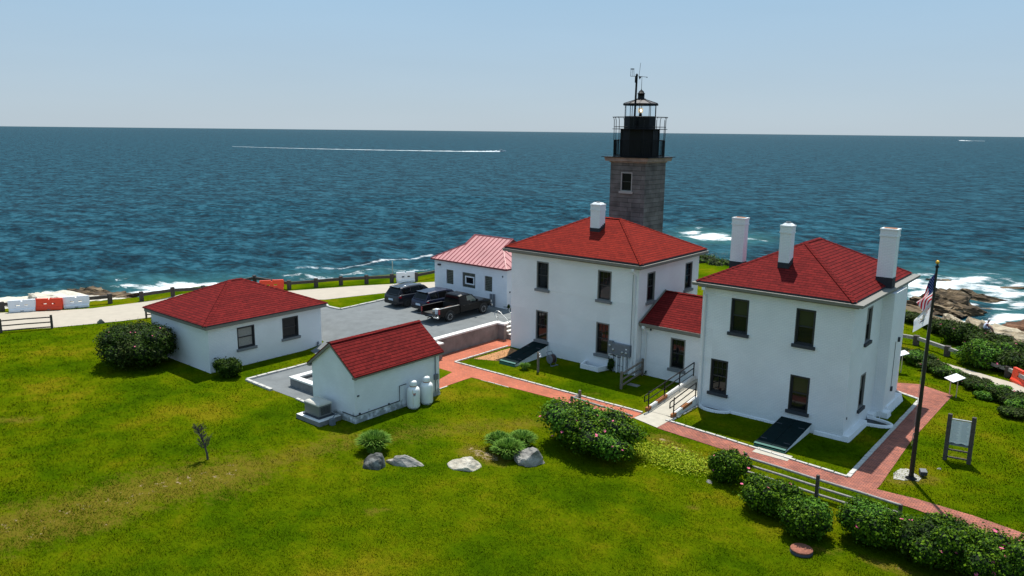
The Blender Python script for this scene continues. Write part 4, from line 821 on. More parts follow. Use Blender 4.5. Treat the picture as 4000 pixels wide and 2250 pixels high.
for j in range(10):
    a0 = 2 * math.pi * j / 10 + R(9) + .03; a1 = 2 * math.pi * (j + 1) / 10 + R(9) - .03; p, q = (tcx + 1.15 * math.cos(a0), tcy + 1.15 * math.sin(a0)), (tcx + 1.15 * math.cos(a1), tcy + 1.15 * math.sin(a1)); p2, q2 = (tcx + 1.14 * math.cos(a0), tcy + 1.14 * math.sin(a0)), (tcx + 1.14 * math.cos(a1), tcy + 1.14 * math.sin(a1))
    mb.add([(*p, 16.2), (*q, 16.2), (*q, 17.0), (*p, 17.0), (*p2, 16.2), (*q2, 16.2), (*q2, 17.0), (*p2, 17.0)], [(0, 1, 2, 3), (5, 4, 7, 6), (0, 4, 5, 1), (3, 2, 6, 7), (0, 3, 7, 4), (1, 5, 6, 2)])
mb.build('lantern_glass', gl, lh, True)
mb = MB(); mb.lathe([(1.10, 17.0), (1.31, 17.0), (1.31, 17.12), (1.25, 17.13), (.34, 17.42), (.34, 17.44)], (tcx, tcy, 0), None, 10, smooth=False, rot=R(9)); rf = mb.build('lantern_roof', DARKROOF, lh, True)
mb = MB(); mb.lathe([(1.32, 16.985), (1.34, 17.0), (1.34, 17.11), (1.30, 17.125)], (tcx, tcy, 0), None, 10, smooth=False, rot=R(9))
for j in range(10):
    a = 2 * math.pi * j / 10 + R(9); mb.beam((tcx + 1.3 * math.cos(a), tcy + 1.3 * math.sin(a), 17.135), (tcx + .33 * math.cos(a), tcy + .33 * math.sin(a), 17.44), .035, .03)
mb.build('roof_rim', BLACKM, rf, True)
mb = MB(); mb.lathe([(.36, 17.42), (.36, 17.48), (.25, 17.50), (.25, 17.80), (.29, 17.82), (.29, 17.86), (.24, 17.88), (.17, 18.02), (.06, 18.10), (.03, 18.14), (.018, 18.2), (.012, 19.1), (0, 19.12)], (tcx, tcy, 0), None, 16); mb.build('ventilator', BLACKM, rf, True)
# lamp
mb = MB(); mb.lathe([(.12, 16.2), (.12, 16.35), (.06, 16.38), (.06, 16.45)], (tcx, tcy, 0), None, 12); lm = mb.build('beacon_stand', BLACKM, lh, True)
mb = MB(); mb.lathe([(.16, 16.45), (.19, 16.5), (.19, 16.74), (.16, 16.80)], (tcx, tcy, 0), None, 16); bc = mat('beacon_lens', (0.75, 0.78, 0.75), 0.15, emit=((1, .75, .45), 0.5)); mb.build('beacon', bc, lh, True)
mb = MB(); p = Vector((tcx, tcy, 16.62)) + Vector((0.62, -0.75, 0)) * .19; mb.lathe([(0, -.07), (.05, -.06), (.06, 0), (.05, .06), (0, .07)], p, None, 10); mb.build('bulb', mat('lit_bulb', (1, .9, .7), .3, emit=((1, .82, .5), 9)), lh, True)
# railings (square gallery: posts with curved tops, lower balusters)
mb = MB(); rr_ = 1.90; 
def rail_pt(i, k_): return (tcx + rr_ * math.cos(2 * math.pi * i / k_ + R(9)), tcy + rr_ * math.sin(2 * math.pi * i / k_ + R(9)))
for i in range(12):
    x, y = rail_pt(i, 12); dx, dy = (x - tcx) / rr_, (y - tcy) / rr_
    mb.tube([(x, y, 13.23), (x + dx * .02, y + dy * .02, 15.3), (x + dx * .03, y + dy * .03, 15.9), (x + dx * .08, y + dy * .08, 16.08), (x + dx * .16, y + dy * .16, 16.14)], .024, None, 6)
for zz, ro in ((14.45, 0.0), (15.42, .03), (16.13, .14), (13.32, 0)):
    mb.tube([(tcx + (rr_ + ro) * math.cos(2 * math.pi * i / 36), tcy + (rr_ + ro) * math.sin(2 * math.pi * i / 36), zz) for i in range(37)], .018 if zz > 15 else .025, None, 5)
for i in range(96):
    x, y = rail_pt(i, 96); mb.beam((x, y, 13.25), (x, y, 14.45), .022, .022)
mb.build('gallery_railing', BLACKM, lh, True)
# weather mast on the camera side
mb = MB(); mx_, my_ = tcx + .34, tcy - 1.40
mb.tube([(mx_, my_, 15.3), (mx_ + .06, my_, 19.05)], .075, None, 8); mb.lathe([(.09, 0), (.1, .05), (.0, .16)], (mx_ + .06, my_, 19.05), None, 8)
r3 = Vector((CR.x, CR.y, 0)).normalized()
def mp_(a, z): return (mx_ + .06 + r3.x * a, my_ + r3.y * a, z)
mb.tube([mp_(0, 19.0), mp_(-.46, 19.0)], .02, None, 6); mb.tube([mp_(-.46, 19.0), mp_(-.44, 19.5)], .014, None, 6); mb.tube([mp_(-.2, 19.0), mp_(-.24, 19.5)], .014, None, 6); mb.tube([mp_(-.34, 19.0), mp_(-.34, 19.48)], .012, None, 6); mb.lathe([(.14, 0), (.14, .05), (.05, .06)], mp_(-.34, 19.48), None, 10)
mb.tube([mp_(-.1, 19.0), mp_(-.1, 18.55)], .035, None, 6); mb.tube([mp_(.12, 19.0), mp_(.74, 18.95)], .016, None, 6); a, b, c = mp_(.16, 19.0), mp_(.3, 18.98), mp_(.22, 18.78)
mb.add([a, mp_(.34, 18.97), c, (a[0] - .02, a[1] - .02, a[2]), (mp_(.34, 18.97)[0] - .02, mp_(.34, 18.97)[1] - .02, 18.97), (c[0] - .02, c[1] - .02, c[2])], [(0, 1, 2), (5, 4, 3), (0, 3, 4, 1), (1, 4, 5, 2), (2, 5, 3, 0)])
mb.lathe([(.05, 0), (.0, .1)], mp_(.74, 18.9), None, 6); mb.tube([mp_(.16, 19.0), mp_(.24, 19.95)], .012, None, 6)
mb.build('weather_mast', BLACKM, lh, True)

# --- fog signal building
FX0, FX1, FY0, FY1, FZ = -47.2, -39.07, 46.6, 52.8, 1.0
fg = thing('fog_signal_building', 'low white building with pink metal roof and glass block windows beside the cars', 'building', (FX1, FY0, FZ))
fh = [(-45.82, -44.99, 2.24, 3.46), (-43.95, -42.5, 2.21, 3.46), (-41.47, -40.64, 2.20, 3.45)]
mb = MB(); wall_face(mb, 'y', FY0, FX0, FX1, .6, 4.2, fh, .2, -1); wall_face(mb, 'x', FX1, FY0, FY1, .6, 4.2, [], .2, 1); wall_face(mb, 'y', FY1, FX0, FX1, .6, 4.2, [], .2, 1); wall_face(mb, 'x', FX0, FY0, FY1, .6, 4.2, [], .2, -1); mb.build('wall', FOGW, fg, True)
for a in (0, 2):
    m_ = MB(); wbox(m_, 'y', FY0, -1, *fh[a], -.14, -.09); m_.build('glass_block_window', GBLOCK, fg, True)
h = fh[1]; m_ = MB()
for q in ((h[0], -43.66, h[2], h[3]), (-42.64, h[1], h[2], h[3]), (-43.66, -42.64, h[2], 2.48), (-43.66, -42.64, 3.17, h[3])): wbox(m_, 'y', FY0, -1, *q, -.14, -.09)
gw = m_.build('glass_block_window', GBLOCK, fg, True)
m_ = MB(); t = .09
for q in ((-43.66, -43.66 + t, 2.48, 3.17), (-42.64 - t, -42.64, 2.48, 3.17), (-43.66 + t, -42.64 - t, 3.17 - t, 3.17), (-43.66 + t, -42.64 - t, 2.48, 2.48 + t)): wbox(m_, 'y', FY0, -1, *q, -.11, -.02)
m_.build('frame', PLW, gw, True); m_ = MB(); wbox(m_, 'y', FY0, -1, -43.57, -42.73, 2.57, 3.08, -.12, -.1); m_.build('pane', GLASS, gw, True)
e0, e1, f0, f1, ze = FX0 - .22, FX1 + .12, FY0 - .25, FY1 + .25, 4.30; yr = (f0 + f1) / 2; sl = (6.17 - ze) / (yr - f0); zg = 5.5; run = (zg - ze) / sl; gx0, gx1 = e0 + run, e1 - run; rx0_, rx1_ = gx0 + .12, gx1 - .12; yg0 = f0 + run; yg1 = f1 - run
mb = MB()
mb.add([(e0, f0, ze), (e1, f0, ze), (gx1, yg0, zg), (gx0, yg0, zg)], [(0, 1, 2, 3)]); mb.add([(e1, f1, ze), (e0, f1, ze), (gx0, yg1, zg), (gx1, yg1, zg)], [(0, 1, 2, 3)])
mb.add([(gx0 - .06, yg0, zg), (gx1 + .06, yg0, zg), (gx1 + .06, yr, 6.17), (gx0 - .06, yr, 6.17)], [(0, 1, 2, 3)]); mb.add([(gx1 + .06, yg1, zg), (gx0 - .06, yg1, zg), (gx0 - .06, yr, 6.17), (gx1 + .06, yr, 6.17)], [(0, 1, 2, 3)])
mb.add([(e0, f1, ze), (e0, f0, ze), (gx0, yg0, zg), (gx0, yg1, zg)], [(0, 1, 2, 3)]); mb.add([(e1, f0, ze), (e1, f1, ze), (gx1, yg1, zg), (gx1, yg0, zg)], [(0, 1, 2, 3)])
mb.add([(gx0, yg0, zg), (gx0, yg1, zg), (gx0, yr, 6.15)], [(0, 1, 2)], PINKE); mb.add([(gx1, yg0, zg), (gx1, yg1, zg), (gx1, yr, 6.15)], [(0, 1, 2)], PINKE)  # gablet ends in dark red, their shadow put into the colour
rfF = mb.build('roof', PINK, fg, True)
mb = MB(); n = 19
for i in range(n + 1):
    x = e0 + .02 + (e1 - e0 - .04) * i / n; top = min(zg, ze + sl * (x - e0), ze + sl * (e1 - x)); zt_ = 6.17 if gx0 - .05 <= x <= gx1 + .05 else top
    y_ = f0 + (zt_ - ze) / sl; mb.beam((x, f0, ze + .02), (x, y_, zt_ + .02), .035, .045)
for i in range(1, 10):
    y = f0 + (f1 - f0) * i / 10; d = min(y - f0, f1 - y); zt_ = min(zg, ze + sl * d); xx = (zt_ - ze) / sl
    mb.beam((e1, y, ze + .02), (e1 - xx, y, zt_ + .02), .035, .045); mb.beam((e0, y, ze + .02), (e0 + xx, y, zt_ + .02), .035, .045)
for a, b in (((e0, f0, ze), (gx0, yg0, zg)), ((e1, f0, ze), (gx1, yg0, zg)), ((gx0 - .06, yr, 6.17), (gx1 + .06, yr, 6.17)), ((gx1 + .06, yg0, zg), (gx1 + .06, yr, 6.17)), ((gx0 - .06, yg0, zg), (gx0 - .06, yr, 6.17))): mb.beam((a[0], a[1], a[2] + .02), (b[0], b[1], b[2] + .02), .09, .05)
mb.build('seam', mat('pink_seams', (0.30, 0.05, 0.06), .5), rfF, True)
mb = MB(); mb.box(e0 - .02, e1 + .02, f0 - .02, f1 + .02, 4.17, 4.295); mb.build('fascia', PINKE, fg, True)
mb = MB(); mb.box(-46.72, -46.45, FY0 - .16, FY0 - .01, 3.72, 3.86); mb.build('wall_lamp', SILLD, fg, True)
mb = MB(); mb.box(-39.55, -39.48, FY0 + .0, FY0 - .06, 3.55, 3.68); mb.box(FX1 + 0, FX1 + .06, FY0 + .3, FY0 + .38, 2.3, 2.42); mb.build('wall_vent', SILLD, fg, True)
for i, (x, m_) in enumerate(((-40.72, GREYP), (-40.4, GREYP))):
    mb = MB(); mb.box(x - .1, x + .1, FY0 - .1, FY0 - .005, 1.02, 2.05 + .02 * i); mb.build('cable_duct', m_, fg, True)

# --- left cottage
CX0, CX1, CY0, CY1 = -51.38, -44.07, 23.87, 32.31
ct = thing('store_cottage', 'single storey white building with a red hip roof at the left', 'building', (CX1, CY0, 0))
ch_ = [(25.84, 27.08, 1.16, 2.56), (29.17, 30.43, 1.17, 2.57)]
mb = MB(); wall_face(mb, 'x', CX1, CY0, CY1, -.4, 2.85, ch_, .2, 1); wall_face(mb, 'y', CY0, CX0, CX1, -.4, 2.85, [], .2, -1); wall_face(mb, 'y', CY1, CX0, CX1, -.4, 2.85, [], .2, 1); wall_face(mb, 'x', CX0, CY0, CY1, -.4, 2.85, [], .2, -1); mb.build('wall', WALL, ct, True)
window(ct, 'x', CX1, 1, *ch_[0], frame=FRAMED, grid=None, upper=SHADE2, lower=SHADE2); window(ct, 'x', CX1, 1, *ch_[1], frame=FRAMED, grid=None)
mb = MB(); ov = .30; mb.box(CX0 - ov, CX1 + ov, CY0 - ov, CY1 + ov, 2.85, 3.06); mb.build('fascia', TRIM, ct, True)
mb = MB(); ov = .36; q0, q1, q2, q3 = CX0 - ov, CX1 + ov, CY0 - ov, CY1 + ov; cx_ = (CX0 + CX1) / 2; ra, rb = (cx_, 27.65), (cx_, 28.55)
hip_roof(mb, q0, q1, q2, q3, 3.14, 4.93, (ra, rb), SHINGLE, 0.07); rfc = mb.build('roof', SHINGLE, ct, True)
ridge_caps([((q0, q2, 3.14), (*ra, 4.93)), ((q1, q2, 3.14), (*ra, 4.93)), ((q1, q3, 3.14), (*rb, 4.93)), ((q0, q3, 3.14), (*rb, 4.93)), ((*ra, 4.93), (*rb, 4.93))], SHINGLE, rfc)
mb = MB(); mb.box(CX1, CX1 + .04, 24.15, 24.3, .88, .94); mb.build('wall_vent', SILLD, ct, True)
mb = MB(); mb.tube([(CX1 + .05, 31.9, .1), (CX1 + .05, 31.9, .38), (CX1 + .14, 31.9, .44), (CX1 + .2, 31.9, .3)], .045, None, 8); mb.build('vent_pipe', GREYP, ct, True)

# --- shed
SX0, SX1, SY0, SY1 = -34.19, -30.62, 24.36, 30.51
sh = thing('shed', 'small white gabled shed with a red shingle roof and two gas tanks beside it', 'shed', (SX1, SY0, 0))
ov, ze, zr, xr = .24, 2.60, 4.10, (SX0 + SX1) / 2; sl = (zr - ze) / (SX1 + ov - xr)
mb = MB(); zw = zr - sl * (SX1 - xr) - .06
for y, s_ in ((SY0, -1), (SY1, 1)):
    pts = [(SX0, y, -.2), (SX1, y, -.2), (SX1, y, zw), (xr, y, zr - .08), (SX0, y, zw)]; mb.add(pts if s_ < 0 else pts[::-1], [tuple(range(5))])
wall_face(mb, 'x', SX1, SY0, SY1, -.2, zw, [], .1, 1); wall_face(mb, 'x', SX0, SY0, SY1, -.2, zw, [], .1, -1); mb.build('wall', SHEDW, sh, True)
mb = MB(); t = .06; g0, g1 = SY0 - .16, SY1 + .16
for sgn, xe in ((1, SX1 + ov), (-1, SX0 - ov)):
    mb.add([(xe, g0, ze), (xe, g1, ze), (xr, g1, zr), (xr, g0, zr), (xe, g0, ze - t), (xe, g1, ze - t), (xr, g1, zr - t), (xr, g0, zr - t)], [(0, 1, 2, 3), (7, 6, 5, 4), (0, 4, 5, 1), (0, 3, 7, 4), (1, 5, 6, 2)])
rfS = mb.build('roof', SHINGLE, sh, True)
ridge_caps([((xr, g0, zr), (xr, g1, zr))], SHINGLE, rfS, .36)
mb = MB()
for y0_, y1_ in ((g0 + .01, SY0 - .003), (SY1 + .003, g1 - .01)):
    for sgn, xe in ((1, SX1 + ov), (-1, SX0 - ov)):
        mb.add([(xe, y0_, ze - t - .002), (xe, y1_, ze - t - .002), (xr, y1_, zr - t - .002), (xr, y0_, zr - t - .002), (xe, y0_, ze - t - .12), (xe, y1_, ze - t - .12), (xr, y1_, zr - t - .14), (xr, y0_, zr - t - .14)], [(0, 3, 2, 1), (4, 5, 6, 7), (0, 1, 5, 4), (0, 4, 7, 3), (1, 2, 6, 5)])
for xe, s_ in ((SX1, 1), (SX0, -1)):
    a, b = sorted((xe + s_ * .003, xe + s_ * .2)); mb.box(a, b, g0 + .02, g1 - .02, ze - .17, ze - .07)
mb.build('fascia', TRIM, sh, True)
mb = MB(); mb.frustum(SX0 - .05, SX1 + .05, SY0 - .05, SY1 + .05, -.1, SX0 - .02, SX1 + .02, SY0 - .02, SY1 + .02, .22); mb.build('plinth', SHEDW, sh, True)
mb = MB(); mb.tube([(SX1 + .05, SY0 + .15, .42), (SX1 + .05, 27.4, .45), (SX1 + .05, 27.4, 1.3), (SX1 + .05, 27.9, 1.3)], .025, None, 6)
for y in (24.6, 26.6): mb.box(SX1, SX1 + .06, y, y + .08, .42, .52)
mb.tube([(SX1 + .05, SY0 + .15, .42), (SX1 + .05, SY0 - .05, .42), (SX1 - 1.0, SY0 - .05, .42)], .025, None, 6); mb.build('gas_pipe', PIPEK, sh, True)
mb = MB(); mb.tube([(SX1 + .05, 30.15, .3), (SX1 + .05, 30.15, 2.45)], .028, None, 6); mb.box(SX1 + .003, SX1 + .14, 30.05, 30.32, 1.0, 1.32); mb.tube([(SX1 + .06, 30.25, 1.0), (SX1 + .1, 30.45, .25)], .012, None, 6); mb.build('electric_conduit', GREYP, sh, True)
mb = MB(); mb.box(SX1, SX1 + .03, SY0 + .15, SY0 + .28, 1.42, 1.5); mb.build('wall_vent', SILLD, sh, True)

# --- gas tanks
def tank(x, y, label, h=1.2):
    t = thing('gas_tank', label, 'gas tank', (x, y, 0), 0, 'white gas tanks beside the shed'); r = .36
    mb = MB(); mb.lathe([(r * .8, .0), (r * .8, .06), (r * .95, .06), (r, .12), (r, h - .2), (r * .93, h - .09), (r * .72, h - .01), (r * .4, h + .03), (0, h + .04)], (0, 0, 0), None, 28); mb.build('tank_body', TANKW, t)
    mb = MB(); mb.lathe([(.18, h - .02), (.2, h + .02), (.2, h + .26), (.17, h + .33), (.08, h + .36), (0, h + .36)], (0, 0, 0), None, 18); mb.build('valve_cover', TANKW, t)
    mb = MB(); mb.lathe([(.187, h - .01), (.192, h + .03), (.204, h + .04), (.204, h + .08), (.19, h + .09)], (0, 0, 0), None, 18); mb.build('rust_collar', RUST, t)
    return t
t1 = tank(-30.14, 28.02, 'nearer white gas tank, with a dark red label and rust streaks'); tank(-30.10, 28.98, 'farther white gas tank beside the grey conduit box on the shed wall', 1.22)
mb = MB(); a0 = math.atan2(-.75, .62)
for (z0, z1, a1, a2, m_) in ((.86, .93, -.05, .36, REDL), (.78, .83, -.05, .3, INKB), (.15, .8, -.09, -.06, CLGOLD), (.9, 1.12, -.13, -.08, CLGOLD)):
    k = 5; vs = []
    for i in range(k + 1):
        a = a0 + a1 + (a2 - a1) * i / k + .15; vs += [(.3625 * math.cos(a), .3625 * math.sin(a), z0), (.3625 * math.cos(a), .3625 * math.sin(a), z1)]
    mb.add(vs, [(2 * i, 2 * i + 2, 2 * i + 3, 2 * i + 1) for i in range(k)], m_)
mb.keep = True; mb.build('label_sticker', None, t1)
# --- generator
gn = thing('generator', 'beige standby generator with domed lid on a concrete pad beside the shed', 'generator', (-32.7, 23.5, 0))
mb = MB(); mb.box(-33.62, -31.62, 22.83, 24.25, -.05, .24); mb.build('concrete_pad', CONCG, gn, True, .01)
mb = MB(); mb.box(-33.605, -31.635, 22.845, 24.24, .24, .246); mb.build('pad_top', CAPC, gn, True)
mb = MB(); mb.box(-33.35, -31.95, 23.06, 24.1, .246, .31); mb.build('base_frame', SILLD, gn, True)
mb = MB(); mb.box(-33.27, -32.05, 23.14, 23.96, .31, .90); mb.build('enclosure', BEIGED, gn, True, .02)
mb = MB(); mb.loft([[(x, y, z) for x, y in ((-33.29 + i_, 23.12 + i_), (-32.03 - i_, 23.12 + i_), (-32.03 - i_, 23.98 - i_), (-33.29 + i_, 23.98 - i_))] for i_, z in ((0, .90), (0, .96), (.08, 1.03), (.2, 1.06))], None); mb.build('lid', BEIGE, gn, True, .02)
mb = MB()
for i in range(7): mb.box(-32.045, -32.035, 23.25, 23.85, .42 + i * .06, .45 + i * .06)
mb.build('vent_grille', TRIMK, gn, True)
mb = MB(); mb.box(-31.5, -31.28, 23.35, 23.6, .0, .34); mb.tube([(-31.4, 23.5, .34), (-31.45, 23.7, .48), (-31.6, 24.0, .4), (-31.9, 24.1, .3)], .03, None, 6)
tag(mb.build('junction_box', GREYP), 'small grey junction box standing between the generator and the shed corner', 'junction box')
# --- L shaped low wall
mb = MB(); th2 = .36
poly_h = .58
t = thing('low_wall', 'low grey concrete wall with a white cap turning a corner left of the shed', 'wall', (-38.3, 25.8, 0))
mb.box(-38.34, -34.3, 25.74, 25.74 + th2 - .06, -.1, poly_h - .1); mb.box(-38.34, -38.34 + th2 - .06, 26.05, 30.2, -.1, poly_h - .1); mb.build('wall_body', CONCG, t, True)
mb = MB(); mb.box(-38.40, -34.25, 25.68, 26.10, poly_h - .1, poly_h); mb.box(-38.40, -37.98, 26.10, 30.25, poly_h - .1, poly_h); mb.build('cap', CAPC, t, True, .01)
gb = MB(); gb.add([(-38.0, 26.08, .33), (-34.2, 26.08, .33), (-34.2, 30.2, .33), (-38.0, 30.2, .33)], [(0, 1, 2, 3)]); tag(gb.build('gravel_fill', GRAVEL), kind='structure')
# --- retaining wall and steps
t = thing('retaining_wall', 'long brown grey retaining wall with a white cap above the red brick path', 'wall', (-36.3, 39, 0))
mb = MB(); mb.box(-36.46, -36.14, 35.5, 42.42, -.3, 1.14); mb.box(-36.14, -35.55, 42.12, 42.42, -.3, 1.12); mb.box(-36.14, -35.6, 35.5, 35.78, -.3, 1.0); mb.build('wall_body', CONCW, t, True)
mb = MB(); mb.box(-36.54, -36.08, 35.42, 42.5, 1.14, 1.26); mb.box(-36.08, -35.45, 42.04, 42.5, 1.12, 1.24); mb.box(-36.08, -35.5, 35.42, 35.86, 1.0, 1.1); mb.build('cap', CAPC, t, True, .012)
t = thing('steps', 'white edged steps climbing from the brick path to the gravel lot beside the house wall', 'steps', (-35.6, 43.2, 0))
for i in range(5):
    mb = MB(); x = -36.46 + (i + 1) * .3; z = 1.0 - i * .2
    mb.box(-36.46 if i == 0 else x - .3, x, 42.52, 44.4, -.1, z - .045, CONCW); mb.box(-36.46 if i == 0 else x - .3, x + .02, 42.515, 44.405, z - .045, z + (.004 if i == 0 else 0), CAPC); mb.build('step', CAPC, t, True)
def handrail(y, label):
    t = thing('handrail', label, 'handrail', (-35.8, y, .3), 0, 'steel handrails of the steps'); mb = MB()
    mb.tube([(-.95, 0, 1.62), (-.8, 0, 1.66), (-.6, 0, 1.6), (.85, 0, .62)], .03, None, 8); mb.tube([(-.95, 0, 1.62), (-1.1, 0, 1.5), (-1.1, 0, 1.3), (-.95, 0, 1.16), (-.78, 0, 1.16)], .03, None, 8); mb.build('rail', STEEL, t)
    for x, z0, z1 in ((-.78, .6, 1.66), (.7, -.2, .72)):
        mb = MB(); mb.tube([(x, 0, z0), (x, 0, z1)], .028, None, 8); mb.build('post', STEEL, t)
handrail(42.62, 'curved steel handrail at the retaining wall end of the steps'); handrail(44.3, 'curved steel handrail of the steps, half hidden by the house wall')

# --- ramp and its railings
rp = thing('ramp', 'pale concrete access ramp with rusty kerbs between the houses', 'ramp', (-19.35, 36.1, 0))
zr_ = lambda y: 0.04 + max(0, y - 36.1) * 0.085
mb = MB(); mb.extr_x([(36.1, -.1), (41.68, -.1), (41.68, zr_(41.68)), (36.1, .04)], -20.02, -18.62); mb.build('deck', CONC, rp, True)
for x, y1 in ((-20.12, 41.6), (-18.58, 38.83)):
    mb = MB(); mb.extr_x([(36.05, -.1), (y1, -.1), (y1, zr_(y1) + .22), (36.05, .20)], x - .08, x + .08); kb = mb.build('side_kerb', CAPC, rp, True, .01)
    mb = MB(); mb.extr_x([(36.02, -.08), (36.4, -.08), (36.4, .235), (36.02, .205)], x - .088, x + .088); mb.build('rust_stain', RUST, kb, True); mb = MB(); mb.extr_x([(37.1, .15), (38.2, .24), (38.2, .42), (37.1, .32)], x - .086, x + .086); mb.build('rust_stain', RUST, kb, True)
    mb = MB(); b_ = lambda y: zr_(y) + .2
    ye = y1 - .1; mb.tube([(x, 35.75, .62), (x, 35.75, .95), (x, 36.15, 1.0), (x, ye, b_(ye) + .85)], .034, None, 6); mb.tube([(x, 35.75, .62), (x, 36.15, .66), (x, ye, b_(ye) + .5)], .028, None, 6); mb.tube([(x, 36.2, .32), (x, ye, b_(ye) + .12)], .02, None, 6)
    rl_ = mb.build('railing', BLACKM, rp, True)
    n = 4 if y1 > 40 else 2
    for i in range(n):
        y = 36.2 + (ye - 36.2) * i / (n - 1); mb = MB(); mb.tube([(x, y, b_(y) - .15), (x, y, b_(y) + .86)], .034, None, 6); mb.build('rail_post', BLACKM, rl_, True)

# --- electric panel on house A
ep = thing('electric_panel', 'grey electric meter panel with conduits on the front wall of the lighthouse side house', 'meter panel', (-25, AY0, 0))
yp = AY0 - .012
mb = MB(); mb.box(-25.86, -25.50, yp - .2, yp, 1.18, 2.0); mb.build('meter_box', GREYP, ep, True, .01); mb = MB(); mb.box(-25.49, -24.22, yp - .24, yp, 1.18, 1.93); mb.build('meter_box', GREYP, ep, True, .02)
for x, z, dd in ((-25.68, 1.72, .2), (-25.4, 1.5, .24), (-24.72, 1.42, .24), (-24.45, 1.42, .24)):
    mb = MB(); mb.lathe([(.075, 0), (.075, -.06), (.055, -.08), (0, -.08)], (x, yp - dd, z), None, 14, 'y'); mb.build('meter', STEEL, ep, True)
mb = MB(); mb.box(-24.52, -24.4, yp - .245, yp - .238, 1.62, 1.7); mb.build('notice', PLW, ep, True)
for x, r in ((-25.45, .03), (-25.2, .05), (-25.0, .02), (-24.85, .06), (-24.6, .06), (-24.42, .025)):
    mb = MB(); mb.tube([(x, yp - .09, 0.0), (x, yp - .09, 1.2)], r, None, 8); mb.build('conduit', PVC if r > .045 else GREYP, ep, True)
mb = MB(); mb.tube([(-25.75, yp - .1, 1.05), (-25.5, yp - .12, 1.1), (-25.1, yp - .1, 1.0), (-24.9, yp - .1, 1.06)], .025, None, 6); mb.build('cable', PIPEK, ep, True); mb = MB(); mb.tube([(-25.1, yp - .12, .5), (-24.75, yp - .12, .45)], .02, None, 6); mb.build('cable', PIPEK, ep, True)
# hose reel, spigot post, floor slab, floodlight
hr = thing('hose_reel', 'hose reel cart with coiled dark hose on the grass by the cellar hatch', 'hose reel', (-29.25, 39.5, 0), CAMAZ + .7)
mb = MB(); mb.lathe([(.13, -.16), (.27, -.14), (.29, 0), (.27, .14), (.13, .16)], (0, 0, .42), None, 18, 'x'); mb.build('hose', mat('dark_hose', (.06, .03, .025), .7, bump=(30, 1, .03)), hr)
mb = MB(); 
for s_ in (-1, 1): mb.lathe([(.30, s_ * .17), (.31, s_ * .19), (.27, s_ * .2)], (0, 0, .42), None, 18, 'x'); mb.tube([(s_ * .22, -.2, 0), (s_ * .22, 0, .42), (s_ * .22, .25, .85)], .018, None, 6)
mb.tube([(-.22, .25, .85), (.22, .25, .85)], .018, None, 6); mb.box(-.3, .3, -.35, -.2, 0, .04); mb.build('frame', GREYP, hr)
sp = thing('spigot_post', 'grey wooden post carrying a white water tap in front of the cellar hatch', 'post', (-28.95, 37.68, 0))
mb = MB(); mb.box(-.06, .06, -.06, .06, -.1, 1.32); mb.build('post', WOOD, sp, bevel=.01); mb = MB(); mb.tube([(.06, 0, 1.15), (.16, 0, 1.15), (.2, 0, 1.05)], .028, None, 6); mb.lathe([(.05, 0), (.06, .02), (.05, .04)], (.1, 0, 1.2), None, 8); mb.lathe([(.05, 0), (.05, .03)], (.12, 0, 1.02), None, 8); mb.build('tap', PLW, sp)
mb = MB(); mb.box(-.45, .25, -.25, .15, 0, .03); single(mb, 'slab', CONCG, 'flat grey slab in the shaded grass by the short rail fence', 'slab', (-22.9, 39.5, 0))
fl = thing('floodlight', 'small boxy ground floodlight beside the flagpole base', 'floodlight', tuple(G(3604, 1862)), R(30))
mb = MB(); mb.loft([[(-.14, -.1, .08), (.14, -.1, .08), (.14, .12, .1), (-.14, .12, .1)], [(-.15, -.14, .26), (.15, -.14, .26), (.15, .12, .34), (-.15, .12, .34)]]); mb.build('housing', SILLD, fl, bevel=.01); mb = MB(); mb.add([(-.13, -.12, .275), (.13, -.12, .275), (.13, .1, .353), (-.13, .1, .353)], [(0, 1, 2, 3)]); mb.build('lens', SILL, fl); mb = MB(); mb.lathe([(.05, 0), (.04, .1)], (0, 0, 0), None, 8); mb.build('stand', SILLD, fl)

# ------------------------------------------------------------------ fences
def rail_fence(name, label, posts, heights, railz, pm, rm, pw=.14, rr=.05, group=None, square=False, z0s=None, cat='fence', ends=None):
    """posts: world xy; rails run between neighbouring posts unless listed in ends as gaps"""
    c = posts[0]; z0 = [T(*p) for p in posts]; t = thing(name, label, cat, (c[0], c[1], z0[0]), 0, group)
    for (x, y), z, h in zip(posts, z0, heights):
        if h <= 0: continue
        mb = MB(); a = math.atan2(posts[-1][1] - posts[0][1], posts[-1][0] - posts[0][0]); d = Vector((math.cos(a), math.sin(a), 0)); mb.beam((x, y, z - .2), (x, y, z + h), pw, pw); mb.build('post', pm, t, True, .012)
    for i in range(len(posts) - 1):
        for rz_ in railz:
            mb = MB(); a = (*posts[i], z0[i] + rz_); b = (*posts[i + 1], z0[i + 1] + rz_ + random.uniform(-.02, .02))
            if square: mb.beam(a, b, square[0], square[1])
            else: mb.tube([a, ((a[0] + b[0]) / 2, (a[1] + b[1]) / 2, (a[2] + b[2]) / 2 + .015), b], rr, None, 7)
            mb.build('rail', rm, t, True)
    return t
XY = lambda *p: tuple(G(*p)[:2]); TXY = lambda *p: tuple(onT(*p)[:2])
f1 = [XY(2907, 1852), XY(3188, 1944), XY(3506, 2050)]; d_ = (f1[1][0] - f1[0][0], f1[1][1] - f1[0][1]); f1[2] = (f1[1][0] + d_[0] * 1.0, f1[1][1] + d_[1] * 0.9)
rail_fence('split_rail_fence', 'grey three rail wooden fence along the brick path behind the rose bushes', f1, [1.02, 1.02, .85], [.82, .48, .16], WOODD, WOODG, .13, .055)
rail_fence('split_rail_fence', 'low grey log fence behind the big rose bush by the red path', [XY(2264, 1572), XY(2233, 1576)], [.72, .42], [.36], WOOD, WOODG, .13, .055)
